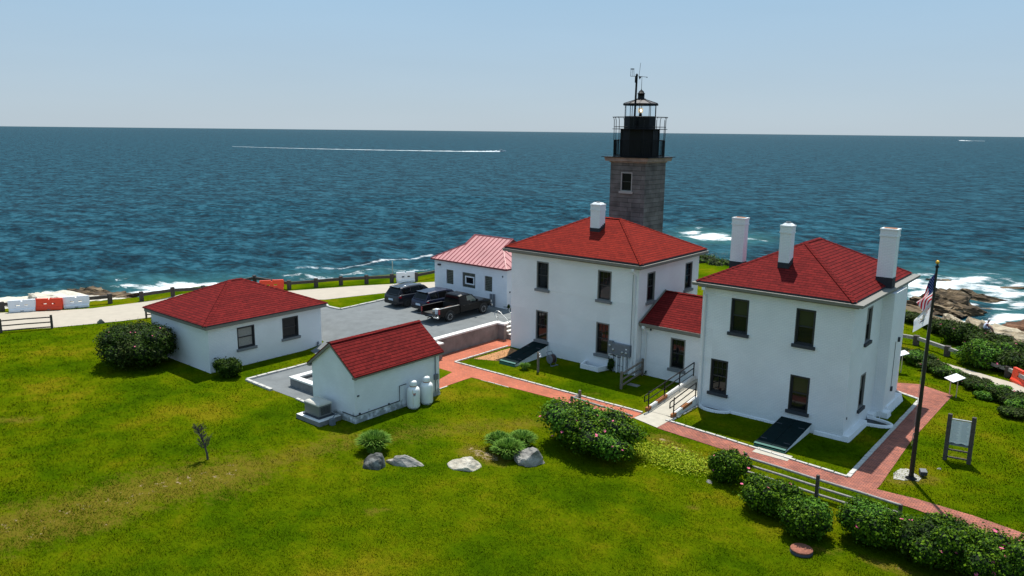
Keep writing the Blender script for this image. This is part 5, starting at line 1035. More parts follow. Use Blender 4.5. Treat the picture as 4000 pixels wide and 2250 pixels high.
mb = MB(); a = XY(2235, 1575); b = XY(2470, 1646); mb.tube([(*a, .36), (*b, .30)], .055, None, 7); mb.build('rail', WOODG, bpy.data.objects['split_rail_fence.001'], True)
rail_fence('split_rail_fence', 'short weathered rail fence in the shade between the meter panel and the link', [(-23.2, 38.35), (-23.62, 41.5)], [1.1, 1.1], [.92, .55, .2], WOOD, WOOD, .13, .06)
rail_fence('field_fence', 'thin dark three rail fence between the lawn and the road at the far left', [(-66.6, 15.2), TXY(5, 1300), TXY(204, 1283)], [1.0, 1.05, 1.05], [.9, .52, .14], WOODD, WOODD, .14, .05)
c0 = TXY(572, 1243); rail_fence('field_fence', 'short dark fence end showing behind the left cottage corner', [c0, (-58.8, 31.2)], [.75, .75], [.6, .3], WOODD, WOODD, .12, .045)
g0_ = [TXY(-120, 1232), TXY(110, 1222)]
rail_fence('guard_rail', 'dark timber guard rail running behind the three barriers at the far left', [TXY(-150, 1227), TXY(10, 1216), TXY(220, 1203), TXY(431, 1185)], [.8, .8, .8, .85], [.58], WOODD, WOODD, .3, 0, square=(.16, .28))
gl_ = [TXY(554, 1176), TXY(676, 1158), TXY(795, 1152), (-64.9, 40.2)] + [TXY(*p) for p in ((1130, 1132), (1235, 1123), (1332, 1115), (1432, 1110), (1531, 1105), (1625, 1100))] + [(-53.6, 58.3), (-52.2, 61.2)]
rail_fence('guard_rail', 'long dark timber guard rail along the sea side of the road', gl_, [.85] * len(gl_), [.58], WOODD, WOODD, .28, 0, square=(.16, .26))
gr_ = [(-15.0, 63.6), TXY(3577, 1347), TXY(3698, 1390), TXY(3818, 1432), TXY(3936, 1472), (-3.9, 54.6)]
rail_fence('guard_rail', 'heavy timber guard rail by the coastal bushes at the right', gr_, [.75] * 6, [.56], WOODD, WOODG, .38, 0, square=(.2, .24))
# pole sign post on left guard rail
mb = MB(); mb.box(-.03, .03, -.02, .02, 0, 1.95); p = onT(1534, 1100); single(mb, 'sign_post', STEEL, 'thin grey metal post standing at the guard rail beside the single white barrier', 'post', p)

# ------------------------------------------------------------------ water filled barriers
def barrier(m, label, px0, py0, px1, py1, group, tilt=0):
    a = onT(px0, py0); b = onT(px1, py1); L = (b - a).length; an = math.atan2(b.y - a.y, b.x - a.x)
    t = thing('road_barrier', label, 'barrier', ((a.x + b.x) / 2, (a.y + b.y) / 2, min(a.z, b.z)), an, group)
    L = max(1.6, min(L * .98, 2.05)); h = L / 2
    mb = MB(); P = lambda pts: mb.extr_x(pts, -h, h)
    mb.extr_x([(-.23, .03), (.23, .03), (.23, .22), (.15, .34), (-.15, .34), (-.23, .22)], -h + .01, h - .01)
    U = [(-.15, .0), (.15, .0), (.09, .0), (-.09, .0)]
    def upper(x0, x1, z0, z1):
        f = lambda z: .15 - .055 * (z - .34) / .66
        mb.add([(x0, -f(z0), z0), (x1, -f(z0), z0), (x1, f(z0), z0), (x0, f(z0), z0), (x0, -f(z1), z1), (x1, -f(z1), z1), (x1, f(z1), z1), (x0, f(z1), z1)], [(0, 3, 2, 1), (4, 5, 6, 7), (0, 1, 5, 4), (1, 2, 6, 5), (2, 3, 7, 6), (3, 0, 4, 7)])
    w1 = h * .16; w2 = h * .46
    for x0, x1 in ((-h, -w2), (-w1, w1), (w2, h)): upper(x0, x1, .341, .62)
    upper(-h, h, .62, .88); upper(-h, -.06, .88, 1.0); upper(.06, h, .88, 1.0); upper(-w2, -w1, .341, .48); upper(w1, w2, .341, .48)
    for s_ in (-1, 1): mb.lathe([(.05, .3), (.05, .95)], (s_ * (h + .01), 0, 0), None, 8)
    for x in (-h * .7, 0, h * .7): mb.box(x - .07, x + .07, -.245, -.23, .06, .18)
    mb.build('barrier_body', m, t, False, .015)
    mb = MB(); mb.box(-.13, .13, -.252, -.246, .08, .14); mb.build('logo_plate', SILL, t)
    mb = MB(); mb.lathe([(.05, 0), (.055, .04), (0, .045)], (.15, 0, 1.0), None, 10); mb.build('filler_cap', m, t)
    return t
GB = 'row of plastic barriers at the far left of the road'
barrier(PLW, 'white plastic barrier, first of the three at the far left', 36, 1221, 142, 1214, GB); barrier(ORANGE, 'orange plastic barrier between two white ones at the far left', 143, 1213, 247, 1209, GB); barrier(PLW, 'white plastic barrier right of the orange one, at the guard rail end', 249, 1206, 350, 1198, GB)
barrier(ORANGE, 'orange plastic barrier half hidden behind the left cottage roof', 1016, 1140, 1109, 1134, None)
barrier(PLW, 'single white plastic barrier at the guard rail behind the parked cars', 1549, 1106, 1620, 1100, None)
bp_ = onT(3960, 1490); b2 = barrier(ORANGE, 'orange plastic barrier cut off by the right edge of the photo', 3944, 1483, 4050, 1528, None)

# ------------------------------------------------------------------ flagpole and flags
fp = G(3558, 1870); pt = Vector((fp.x, fp.y, 9.45))
pole = thing('flagpole', 'tall black flagpole with a gold ball in front of the nearest house', 'flagpole', (fp.x, fp.y, 0))
# the pole leans a little, as in the photo
kx = math.hypot(fp.x, fp.y)
d = ray(3661, 1040); k = kx / math.hypot(d.x, d.y); topw = Vector((d.x * k, d.y * k, CAM_H + d.z * k)); lean = topw - Vector((fp.x, fp.y, 0))
def pp(z): return lean * (z / lean.z)
mb = MB(); mb.tube([pp(0), pp(lean.z)], .105, None, 14, .045); mb.build('pole', mat('dark_pole', (.022, .018, .018), .4, .2), pole)
mb = MB(); mb.lathe([(.24, 0), (.24, .03), (.13, .08), (.12, .16)], (0, 0, 0), None, 18); mb.build('base_collar', RUST if 0 else BLACKM, pole)
mb = MB(); c = pp(lean.z + .17); mb.lathe([(0, -.085), (.06, -.06), (.085, 0), (.06, .06), (0, .085)], c, None, 16); mb.build('gold_ball', GOLD, pole)
mb = MB(); c = pp(lean.z); mb.lathe([(.07, -.06), (.08, 0), (.03, .05), (.02, .1)], c, None, 12); mb.build('truck_cap', BLACKM, pole)
mb = MB(); c = pp(1.9) + Vector((-.12, -.06, 0)); mb.tube([c, c + Vector((.02, 0, .25))], .02, None, 6); mb.tube([c + Vector((0, 0, .1)), pp(2.6) + Vector((-.11, -.08, 0)), pp(4.2) + Vector((-.1, -.06, 0)), pp(8.4) + Vector((-.03, -.05, 0))], .008, None, 5); mb.tube([c, pp(1.55) + Vector((-.13, -.06, 0)), c + Vector((.03, .02, 0))], .012, None, 5); mb.build('halyard', WOODG, pole)
def pix_at(px, py, dist_scale=1.0):
    d = ray(px, py); k = kx * dist_scale / math.hypot(d.x, d.y); return Vector((d.x * k, d.y * k, CAM_H + d.z * k)) - Vector((fp.x, fp.y, 0))
def flag_surface(A, B, C_, D, folds, amp, seed):
    """A hoist top, B hoist bottom, C fly top, D fly bottom (relative to the pole foot)"""
    n = Vector((CF.x, CF.y, 0)).normalized()
    def S(u, v):
        p = A.lerp(B, v).lerp(C_.lerp(D, v), u); g = amp * (u ** .6) * math.sin(2 * math.pi * (folds * (u * .55 + v * .75)) + seed) + amp * .4 * u * math.sin(9 * v + 5 * u + seed)
        q = A.lerp(B, v).lerp(C_.lerp(D, v), u); side = (D - B).normalized(); return q + n * g + Vector((0, 0, 1)) * (g * .35)
    return S
def cloth(S, nu, nv, matf, name, parent, th=.006):
    mb = MB(); vs = []
    for i in range(nu + 1):
        for j in range(nv + 1): vs.append(S(i / nu, j / nv))
    k = len(mb.v); mb.v += [tuple(v) for v in vs]
    for i in range(nu):
        for j in range(nv):
            a = i * (nv + 1) + j; mb.f.append((a, a + 1, a + nv + 2, a + nv + 1)); mb.m.append(mb.mi(matf((i + .5) / nu, (j + .5) / nv))); mb.s.append(True)
    mb.keep = True; return mb.build(name, None, parent)
usf = thing('national_flag', 'red and white striped flag with a starred blue corner on the flagpole', 'flag', (fp.x, fp.y, 0))
S1 = flag_surface(pix_at(3654, 1066, 1.0), pix_at(3641, 1188), pix_at(3582, 1182, .995), pix_at(3606, 1220, 1.0), 1.6, .13, .6)
cloth(S1, 40, 39, lambda u, v: CLB if (u < .42 and v < 7 / 13) else (CLR if int(v * 13) % 2 == 0 else CLW), 'cloth', usf)
mb = MB(); nf = Vector((CF.x, CF.y, 0)).normalized() * -.012
for r_ in range(9):
    for c_ in range(6 if r_ % 2 == 0 else 5):
        u = .42 * ((c_ + .5) / 6 + (0 if r_ % 2 == 0 else 1 / 12)); v = 7 / 13 * (r_ + .7) / 9.4; p = S1(u, v) + nf
        a = (S1(u + .01, v) - S1(u, v)).normalized() * .022; b = (S1(u, v + .01) - S1(u, v)).normalized() * .022
        pts = [p + a * math.sin(2 * math.pi * k / 10) * (1 if k % 2 == 0 else .42) - b * math.cos(2 * math.pi * k / 10) * (1 if k % 2 == 0 else .42) for k in range(10)]
        mb.add(pts + [p], [(k, (k + 1) % 10, 10) for k in range(10)])
mb.keep = True; mb.build('stars', CLW, usf)
stf = thing('state_flag', 'white flag with a gold anchor emblem flying below the striped flag', 'flag', (fp.x, fp.y, 0))
S2 = flag_surface(pix_at(3642, 1168, 1.0), pix_at(3629, 1264), pix_at(3574, 1248, .99), pix_at(3563, 1296, .99), 1.2, .05, 2.2)
cloth(S2, 24, 24, lambda u, v: CLW, 'cloth', stf)
mb = MB()
def dec(u, v, m_, pts):   # small emblem piece lying on the cloth; pts in u,v offsets
    mb.add([S2(u + a, v + b) + nf * 1.6 for a, b in pts], [tuple(range(len(pts)))], m_)
cu_, cv_ = .47, .47
rot = lambda a, b, t_: (a * math.cos(t_) - b * math.sin(t_), a * math.sin(t_) + b * math.cos(t_))
dec(cu_, cv_, CLGOLD, [(-.012, -.16), (.012, -.16), (.012, .12), (-.012, .12)]); dec(cu_, cv_, CLGOLD, [(-.06, -.10), (.06, -.10), (.06, -.075), (-.06, -.075)])
for s_ in (-1, 1):
    dec(cu_, cv_, CLGOLD, [(0, .14), (0, .10), (s_ * .06, .075), (s_ * .10, .0), (s_ * .115, .04), (s_ * .07, .115)]); dec(cu_, cv_, CLGOLD, [(s_ * .075, .03), (s_ * .11, -.04), (s_ * .13, .04)])
for i in range(13):
    a = 2 * math.pi * i / 13; x_, y_ = .24 * math.cos(a), .30 * math.sin(a); dec(cu_ + x_, cv_ + y_, CLGREY if i % 2 else CLGOLD, [(.02 * math.sin(2 * math.pi * k / 5), -.028 * math.cos(2 * math.pi * k / 5)) for k in range(5)])
dec(cu_, cv_, CLNAVY, [(-.13, .17), (.13, .15), (.13, .22), (-.13, .24)]); mb.keep = True; mb.build('emblem', None, stf)

# ------------------------------------------------------------------ signs
bd = thing('notice_board', 'tall notice board with a white text panel between two dark timber posts', 'notice board', (-5.65, 39.75, 0))
bl, br = G(3690, 1795), G(3783, 1812)
for p in (bl, br):
    mb = MB(); mb.beam((p.x, p.y, -.2), (p.x, p.y, 2.28), .17, .17); mb.build('post', WOODD, bd, True, .015)
dv = (br - bl).normalized(); nv = Vector((dv.y, -dv.x, 0)); 
def bq(mb, s0, s1, z0, z1, d0, d1, m=None):
    L = (br - bl).length; a, b = bl + dv * (s0 * L), bl + dv * (s1 * L)
    P = [a + nv * d0, b + nv * d0, b + nv * d1, a + nv * d1]; mb.add([(p.x, p.y, z0) for p in P] + [(p.x, p.y, z1) for p in P], [(0, 3, 2, 1), (4, 5, 6, 7), (0, 1, 5, 4), (1, 2, 6, 5), (2, 3, 7, 6), (3, 0, 4, 7)], m)
mb = MB(); bq(mb, .09, .91, .86, 2.02, -.03, .03); pn = mb.build('panel', PAPER, bd, True)
mb = MB(); bq(mb, .08, .92, 2.02, 2.07, -.05, .05); mb.build('top_rail', STEEL, bd, True)
for z in (.82, .55, .18):
    mb = MB(); bq(mb, .07, .93, z - .035, z + .025, -.04, .04); mb.build('cross_rail', SILL if z > .6 else WOODD, bd, True)
mb = MB()
for c_ in (0, 1):
    for i in range(26):
        s0 = .15 + .385 * c_; s1 = s0 + random.uniform(.2, .32); z = 1.95 - i * .037; bq(mb, s0, s1, z - .012, z, .0301, .033)
bq(mb, .50, .505, 1.0, 1.96, .0301, .033)
mb.build('text_lines', INK, pn, True)
mb = MB()
for i in range(12):
    s0 = .09 + .82 * i / 12; bq(mb, s0, s0 + .82 / 12 - .0005, .865, .90 + .022 * math.sin(i * 1.1), .0301, .034)
mb.build('bottom_band', INKB, pn, True)
def lectern(px0, py0, label, px1=None, py1=None, h=1.05):
    a = G(px0, py0); b = G(px1, py1) if px1 else a + Vector((.45, -.42, 0)); t = thing('wayside_sign', label, 'information sign', ((a.x + b.x) / 2, (a.y + b.y) / 2, 0))
    for p in (a, b):
        mb = MB(); mb.beam((p.x, p.y, -.1), (p.x, p.y, h), .05, .05); mb.build('post', STEEL, t, True)
    u = (b - a).normalized(); n_ = Vector((-u.y, u.x, 0)); c = (a + b) / 2; L = max(.78, (b - a).length + .25) / 2; w_ = .36
    P = [c - u * L - n_ * w_ * -1, c + u * L + n_ * w_, c + u * L - n_ * w_, c - u * L - n_ * w_]; zz = [h + .2, h + .2, h - .05, h - .05]
    mb = MB(); mb.add([(p.x, p.y, z) for p, z in zip(P, zz)] + [(p.x, p.y, z - .03) for p, z in zip(P, zz)], [(0, 1, 2, 3), (7, 6, 5, 4), (0, 4, 5, 1), (1, 5, 6, 2), (2, 6, 7, 3), (3, 7, 4, 0)]); pn = mb.build('panel', PAPER, t, True)
    mb = MB(); B = lambda s_, q: Vector((*(P[3].lerp(P[2], s_).lerp(P[0].lerp(P[1], s_), q))[:2], (h - .05) + .25 * q + .004))
    for s0, s1, q0, q1 in ((.1, .8, .86, .9), (.15, .3, .5, .62), (.55, .66, .3, .5), (.15, .4, .2, .24), (.7, .9, .65, .7)): mb.add([B(s0, q0), B(s1, q0), B(s1, q1), B(s0, q1)], [(0, 1, 2, 3)])
    mb.keep = True; mb.build('print', INK, pn, True); return t
lectern(3708, 1540, 'slanted white information sign on two grey posts by the end of the brick path', 3734, 1554)
lectern(3506, 1440, 'slanted white information sign half hidden behind the nearest house', 3519, 1450)

# ------------------------------------------------------------------ manhole, sapling
mh = thing('manhole', 'rusty raised round manhole cover in the lawn below the fence bushes', 'manhole', tuple(G(3130, 2158)))
mb = MB(); mb.lathe([(.40, 0), (.40, .10), (.3, .1)], (0, 0, 0), None, 24); mb.build('ring', SILLD, mh); mb = MB(); mb.lathe([(.37, .10), (.40, .14), (.38, .17), (0, .18)], (0, 0, 0), None, 24); mb.build('cover', mat('rusty_cover', (.28, .10, .06), .9, noise=(9, .35), bump=(25, .8, .03)), mh)
sp_ = G(812, 1795); st = thing('dead_sapling', 'small bare dead sapling leaning left alone on the lawn', 'tree', tuple(sp_))
u3 = Vector((CR.x, CR.y, 0)).normalized()
tp = [Vector((0, 0, -.05)), u3 * -.02 + Vector((0, 0, .3)), u3 * -.10 + Vector((0, 0, .65)), u3 * -.14 + Vector((0, 0, .9)), u3 * -.26 + Vector((0, 0, 1.2)), u3 * -.36 + Vector((0, 0, 1.45))]
mb = MB(); mb.tube(tp, .055, None, 7, .018); mb.build('trunk', BARK, st)
mb = MB(); rr = random.Random(5)
def twig(p, d, L, r, k):
    q = p + d * L; mb.tube([p, p.lerp(q, .5) + Vector((rr.uniform(-1, 1), rr.uniform(-1, 1), rr.uniform(-1, 1))) * L * .08, q], r, None, 4, r * .5)
    if k > 0:
        for _ in range(3): twig(p.lerp(q, rr.uniform(.4, 1)), (d + Vector((rr.uniform(-1, 1), rr.uniform(-1, 1), rr.uniform(-.2, 1))) * .8).normalized(), L * .6, r * .6, k - 1)
for i in range(48):
    f = rr.choice([.35, .45, .6, .7, .8, .9, .95, 1.0]) * (len(tp) - 1.001); j = int(f); p = tp[j].lerp(tp[j + 1], f - j); s_ = -1 if rr.random() < (.55 if f > 3.5 else .5) else 1
    twig(p, (u3 * s_ * rr.uniform(.2, .8) + Vector((rr.uniform(-.4, .4), rr.uniform(-.4, .4), rr.uniform(.2, 1)))).normalized(), rr.uniform(.16, .36), .018, 2)
mb.build('branches', BARK, st)

# ------------------------------------------------------------------ foliage
def quads_mesh(name, V4, mats, midx=None):
    n = len(V4); me = bpy.data.meshes.new(name); me.vertices.add(n * 4); me.vertices.foreach_set('co', V4.reshape(-1).astype(np.float32)); me.loops.add(n * 4); me.loops.foreach_set('vertex_index', np.arange(n * 4, dtype=np.int32)); me.polygons.add(n)
    me.polygons.foreach_set('loop_start', np.arange(0, n * 4, 4, dtype=np.int32)); me.polygons.foreach_set('loop_total', np.full(n, 4, np.int32))
    for m in mats: me.materials.append(m)
    if midx is not None: me.polygons.foreach_set('material_index', midx.astype(np.int32))
    me.update(); me.validate(); return me
def leaves(P, N, size, rng):
    n = len(P); N = N / (np.linalg.norm(N, axis=1, keepdims=True) + 1e-9); a = rng.normal(size=(n, 3)); a -= (a * N).sum(1, keepdims=True) * N; a /= np.linalg.norm(a, axis=1, keepdims=True) + 1e-9; b = np.cross(N, a)
    s = size * rng.uniform(.6, 1.3, (n, 1)); return np.stack([P - a * s * .5, P + b * s * .38 + N * s * .08, P + a * s * .55 - N * s * .1, P - b * s * .38 + N * s * .08], 1)
def bush(name, label, loc, rx, ry, h, m=LEAF, n=5000, leaf=.10, flowers=0, seed=0, group=None, lobes=9, rz=0.0, petal=PETAL, cat='bush', fl_size=.068, second=None):
    rng = np.random.default_rng(100 + seed); t = thing(name, label, cat, tuple(loc), rz, group)
    # lobes
    Ls = [(np.array([0, 0, h * .50]), np.array([rx * .74, ry * .74, h * .48]))]
    for i in range(lobes):
        a = 2 * math.pi * (i + rng.uniform(-.3, .3)) / lobes; k = rng.uniform(.45, .72); zc = h * rng.uniform(.40, .74); r_ = rng.uniform(.28, .46)
        Ls.append((np.array([math.cos(a) * rx * k, math.sin(a) * ry * k, zc]), np.array([rx * r_, ry * r_, h * rng.uniform(.24, .34)])))
    for i in range(max(3, lobes // 2)):
        Ls.append((np.array([rng.uniform(-.5, .5) * rx, rng.uniform(-.5, .5) * ry, h * rng.uniform(.72, .82)]), np.array([rx * .28, ry * .28, h * .2])))
    Ps, Ns = [], []; area = np.array([l[1][0] * l[1][2] + l[1][0] * l[1][1] for l in Ls]); cnt = (n * 1.7 * area / area.sum()).astype(int)
    for (c, r), k in zip(Ls, cnt):
        d = rng.normal(size=(k, 3)); d /= np.linalg.norm(d, axis=1, keepdims=True); bump = 1 + .17 * np.sin(d[:, 0] * 9 + seed) * np.sin(d[:, 1] * 8 + 2 * seed) + .12 * np.sin(d[:, 2] * 11 + d[:, 0] * 5)
        rad = (1 - np.abs(rng.normal(0, .13, k)) + (rng.random(k) < .16) * rng.uniform(0, .26, k)) * bump; p = c + d * r * rad[:, None]; Ps.append(p); Ns.append(d / r + rng.normal(0, .45, (k, 3)) / r.mean() + np.array([0, 0, .5 / r.mean()]))
    P = np.concatenate(Ps); N = np.concatenate(Ns); keep = np.ones(len(P), bool)
    for c, r in Ls: keep &= (((P - c) / r) ** 2).sum(1) > .50
    keep &= P[:, 2] > -.02; P, N = P[keep], N[keep]
    V = leaves(P, N, leaf, rng); mi = np.zeros(len(V), int)
    if second is not None: mi = (np.sin(P[:, 0] * 2.1 + seed) * np.sin(P[:, 1] * 2.3 + seed) + rng.normal(0, .3, len(P)) > .35).astype(int)
    me = quads_mesh('foliage', V, [m] + ([second] if second else []), mi); o = bpy.data.objects.new('foliage', me); C.objects.link(o); o.parent = t
    # opaque filler lumps, with the bush's inner shade put into their dark colour
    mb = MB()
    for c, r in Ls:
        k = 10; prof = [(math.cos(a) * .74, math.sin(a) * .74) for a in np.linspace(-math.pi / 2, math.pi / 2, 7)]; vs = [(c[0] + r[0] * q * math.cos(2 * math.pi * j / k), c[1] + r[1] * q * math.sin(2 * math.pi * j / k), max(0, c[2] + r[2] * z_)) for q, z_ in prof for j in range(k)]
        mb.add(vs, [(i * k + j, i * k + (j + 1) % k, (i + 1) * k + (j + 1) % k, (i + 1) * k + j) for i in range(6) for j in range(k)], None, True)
    mb.build('dark_core', CORE, t)
    if flowers:
        top = P[(N[:, 2] > 0) & (P[:, 2] > h * .35)]; idx = rng.choice(len(top), min(flowers, len(top)), replace=False); proto = None
        for q in top[idx]:
            if proto is None:
                mb = MB(); 
                for k in range(5):
                    a = 2 * math.pi * k / 5; c_, s_ = math.cos(a), math.sin(a); mb.add([(0, 0, 0), (c_ * .6 - s_ * .5, s_ * .6 + c_ * .5, .25), (c_ * 1.05, s_ * 1.05, .3), (c_ * .6 + s_ * .5, s_ * .6 - c_ * .5, .25)], [(0, 3, 2, 1)])
                mb.lathe([(.28, .1), (.2, .25), (0, .28)], (0, 0, 0), CLGOLD, 6); mb.keep = True; proto = mb.build('flower', petal, t); f = proto
            else: f = proto.copy(); C.objects.link(f); f.parent = t
            c = np.array([0, 0, h * .4]); d = (q - c); d /= np.linalg.norm(d); f.location = tuple(q + d * .05); s_ = fl_size * rng.uniform(.8, 1.3); f.scale = (s_, s_, s_); f.rotation_euler = (rng.uniform(-.5, .5) + .3, rng.uniform(-.5, .5) - .2, rng.uniform(0, 6))
    return t
GR = 'rose bushes in front of the houses'
bush('rose_bush', 'largest pink flowered rose bush, in front of the red path and ramp', (-19.55, 29.5, 0), 2.6, 1.8, 2.1, LEAF, 14000, .12, 26, 1, GR, 12, second=LEAFB)
bush('rose_bush', 'small round rose bush with pink flowers just left of the path rail fence', (-13.0, 30.75, 0), .92, .85, 1.35, LEAF, 4500, .10, 12, 2, GR, 7)
bush('rose_bush', 'leafy bush almost without flowers, directly before the path rail fence', tuple(G(3005, 2000)), 1.5, 1.05, 1.4, LEAF, 7000, .10, 3, 3, GR, 9, rz=.0)
bush('rose_bush', 'round bush overhanging the rusty manhole cover', tuple(G(3138, 2092)), 1.05, .98, 1.5, LEAF, 5500, .10, 1, 4, GR, 8, second=LEAFB)
bush('rose_bush', 'bright leafed bush left of the last fence post', tuple(G(3402, 2120)), 1.25, 1.15, 1.55, LEAF, 8000, .10, 3, 5, GR, 10, second=LEAFB)
bush('rose_bush', 'wide dark rose bush between the bright one and the corner one', tuple(G(3655, 2200)), 1.38, 1.3, 1.75, LEAF, 9000, .10, 12, 6, GR, 10, second=LEAFD)
bush('rose_bush', 'rose bush full of pink flowers in the bottom right corner', tuple(G(3880, 2275)), 1.65, 1.35, 1.8, LEAF, 9000, .10, 30, 7, GR, 10)
bush('rose_bush', 'big dark shrub covering the left corner of the left cottage', (-49.3, 21.9, 0), 2.7, 2.5, 2.55, LEAFD, 17000, .13, 34, 8, None, 13, fl_size=.05, second=LEAFO)
bush('shrub', 'small glossy dark shrub at the near corner of the left cottage', (-42.75, 24.35, 0), .98, .92, 1.1, LEAFD, 5000, .11, 0, 9, None, 7)
# hedge between lawn and footpath, right
HD = 'hedge bushes between the lawn and the footpath at the right'
hl_ = [(-12.6, 59.0, .9, 1.0, LEAFO, 2, 'hedge bush half hidden by the nearest house at the footpath'), (-11.2, 57.6, 1.1, 1.25, LEAFD, 3, 'dark hedge bush behind the half hidden information sign'), (-10.0, 56.2, 1.0, 1.0, LEAFO, 3, 'hedge bush directly behind the flagpole middle'), (-9.0, 54.9, .95, .9, LEAFD, 0, 'hedge bush just right of the flagpole'),
       (-8.0, 54.0, .85, .8, LEAFO, 8, 'hedge bush with white flowers behind the slanted sign'), (-7.0, 53.0, .9, .9, LEAFO, 5, 'hedge bush just right of the slanted sign'), (-6.0, 52.1, .9, .9, LEAFD, 6, 'hedge bush with a pink cluster left of the sandy path'), (-5.1, 51.0, .95, .95, LEAFO, 2, 'hedge bush above the right side lawn curve'),
       (-4.1, 49.9, 1.0, 1.0, LEAFD, 2, 'hedge bush near the right edge by the sandy path'), (-3.0, 48.7, 1.1, 1.0, LEAFO, 0, 'hedge bush cut by the right edge of the photo'), (-6.3, 51.0, .6, .5, LEAFD, 0, 'low hedge bush on the lawn side of the hedge'), (-4.6, 48.7, .8, .6, LEAFO, 0, 'low hedge bush at the lawn edge near the right side')]
for i, (x, y, r_, h_, m_, nf_, lb) in enumerate(hl_): bush('hedge_bush', lb, (x, y, T(x, y)), r_ * 1.05, r_ * .95, h_ * .78, m_, 3000, .11, nf_, 20 + i, HD, 7, petal=PETALW if i == 4 else PETAL, second=LEAFD if m_ is LEAFO else LEAFB, fl_size=.05)
CB = 'coastal bushes beyond the guard rail'
cb = [(-14.6, 71.5, 1.3, .9, LEAFO, 0, 'low olive bush on the grass rise left of the flagpole'), (-12.9, 70.6, 1.4, .9, LEAFO, 3, 'low reddish green bush just above the grass, right of the flagpole'), (-11.4, 68.9, 1.5, 1.2, LEAFD, 3, 'coastal bush below the left end of the tan ledge'), (-10.2, 66.6, 1.7, 1.8, LEAFD, 8, 'tall dark coastal bush with pink flowers below the seated person'), (-8.4, 65.3, 1.6, 1.5, LEAFO, 6, 'coastal bush below and right of the seated person'),
      (-7.6, 60.6, 1.9, 1.9, LEAFB, 0, 'bright green coastal bush hanging over the guard rail'), (-5.6, 60.2, 1.9, 1.7, LEAFD, 3, 'dark coastal bush over the guard rail, right of the bright one'), (-6.4, 63.6, 1.8, 1.6, LEAFD, 2, 'dark coastal bush between the bright bush and the tan rock'), (-3.8, 58.6, 2.0, 1.7, LEAFD, 2, 'dark coastal bush above the cut off orange barrier'), (-4.2, 61.8, 1.9, 1.6, LEAFD, 1, 'dark coastal bush at the right edge below the tan slope')]
for i, (x, y, r_, h_, m_, nf_, lb) in enumerate(cb): bush('coastal_bush', lb, (x, y, T(x, y) - .1), r_, r_ * .85, h_, m_, 4800, .15, nf_, 40 + i, CB, 8, second=LEAFD if m_ is LEAFO else (LEAF if m_ is LEAFB else LEAFO), fl_size=.08)
for i, (px, py, z, r_, h_, lb) in enumerate(((2762, 1080, -.8, 2.2, 2.6, 'green bush seen between the two big houses, left one'), (2815, 1095, -.8, 2.0, 2.3, 'green bush seen between the two big houses, right one'))):
    p = G(px, py, z); bush('shore_bush', lb, (p.x, p.y, z), r_, r_, h_, LEAFO, 3500, .18, 0, 60 + i, 'bushes behind the gap between the houses', 8, second=LEAF)
# ornamental grasses
def grass_clump(label, loc, r, h, n, seed, group='ornamental grass clumps', w_=.03):
    rng = np.random.default_rng(seed); a = rng.uniform(0, 2 * math.pi, n); rad = r * .45 * np.sqrt(rng.random(n)); b = a + rng.normal(0, .5, n); L = h * rng.uniform(.75, 1.2, n); out = r * rng.uniform(.25, .95, n); quads = []
    base = np.stack([rad * np.cos(a), rad * np.sin(a), np.zeros(n)], 1); d = np.stack([np.cos(b), np.sin(b), np.zeros(n)], 1); s = np.stack([-np.sin(b), np.cos(b), np.zeros(n)], 1) * w_
    pts = [base + d * (out * f ** 1.8)[:, None] + np.array([0, 0, 1]) * (L * (f - .38 * f ** 3.0 * (out / r + .2)))[:, None] for f in (0, .35, .65, .85, 1.0)]; ws = [1, 1, .9, .6, .08]
    for i in range(4): quads.append(np.stack([pts[i] - s * ws[i], pts[i] + s * ws[i], pts[i + 1] + s * ws[i + 1], pts[i + 1] - s * ws[i + 1]], 1))
    V = np.stack(quads, 1).reshape(-1, 4, 3); me = quads_mesh('ornamental_grass', V, [BLADE]); 
    o = bpy.data.objects.new('ornamental_grass', me); C.objects.link(o); o.location = loc; return tag(o, label, 'grass clump', group)
grass_clump('round ornamental grass clump behind the dark leaning boulder', tuple(G(1462, 1762)), .74, 1.0, 1500, 3); 
for i, (px, py, r_, h_, lb) in enumerate(((1950, 1752, .62, .85, 'ornamental grass clump, left one of the group behind the biggest boulder'), (2040, 1745, .66, .8, 'ornamental grass clump, rear right one of the group behind the biggest boulder'), (1985, 1785, .72, .9, 'ornamental grass clump, front one of the group beside the biggest boulder'))): grass_clump(lb, tuple(G(px, py)), r_, h_, 1100, 7 + i)
grass_clump('small dark grass tuft at the foot of the green cellar hatch', (-29.95, 37.55, 0), .36, .5, 500, 12, None, .012)
for i, (px, py, lb) in enumerate(((2518, 1462, 'weedy green plant at the wall by the short rail fence'), (2385, 1450, 'dark weed clump growing under the meter panel conduits'), (1980, 1207, 'dark weed clump at the corner of the pink roofed building'))):
    p = onT(px, py); bush('weed_clump', lb, p, .32 if i != 1 else .25, .25, .4 if i != 1 else .9, LEAFD, 350, .09, 0, 80 + i, None, 5, cat='weeds')
# ground cover weeds right of the largest rose bush (stuff)
rng = np.random.default_rng(5); c0_ = np.array(G(2620, 1790)[:2]); P = np.stack([rng.normal(c0_[0], 1.15, 5200), rng.normal(c0_[1], .55, 5200), rng.uniform(.01, .14, 5200)], 1); N = rng.normal(0, .5, P.shape) + np.array([0, 0, 1]); V = leaves(P, N, .09, rng)
weed = leaf_mat('yellow_weed', (0.12, 0.20, 0.006), (0.28, 0.36, 0.010), (0.45, 0.48, 0.03)); o = bpy.data.objects.new('ground_cover', quads_mesh('ground_cover', V, [weed])); C.objects.link(o); tag(o, 'yellow green weeds spreading right of the largest rose bush', 'ground cover', kind='stuff')

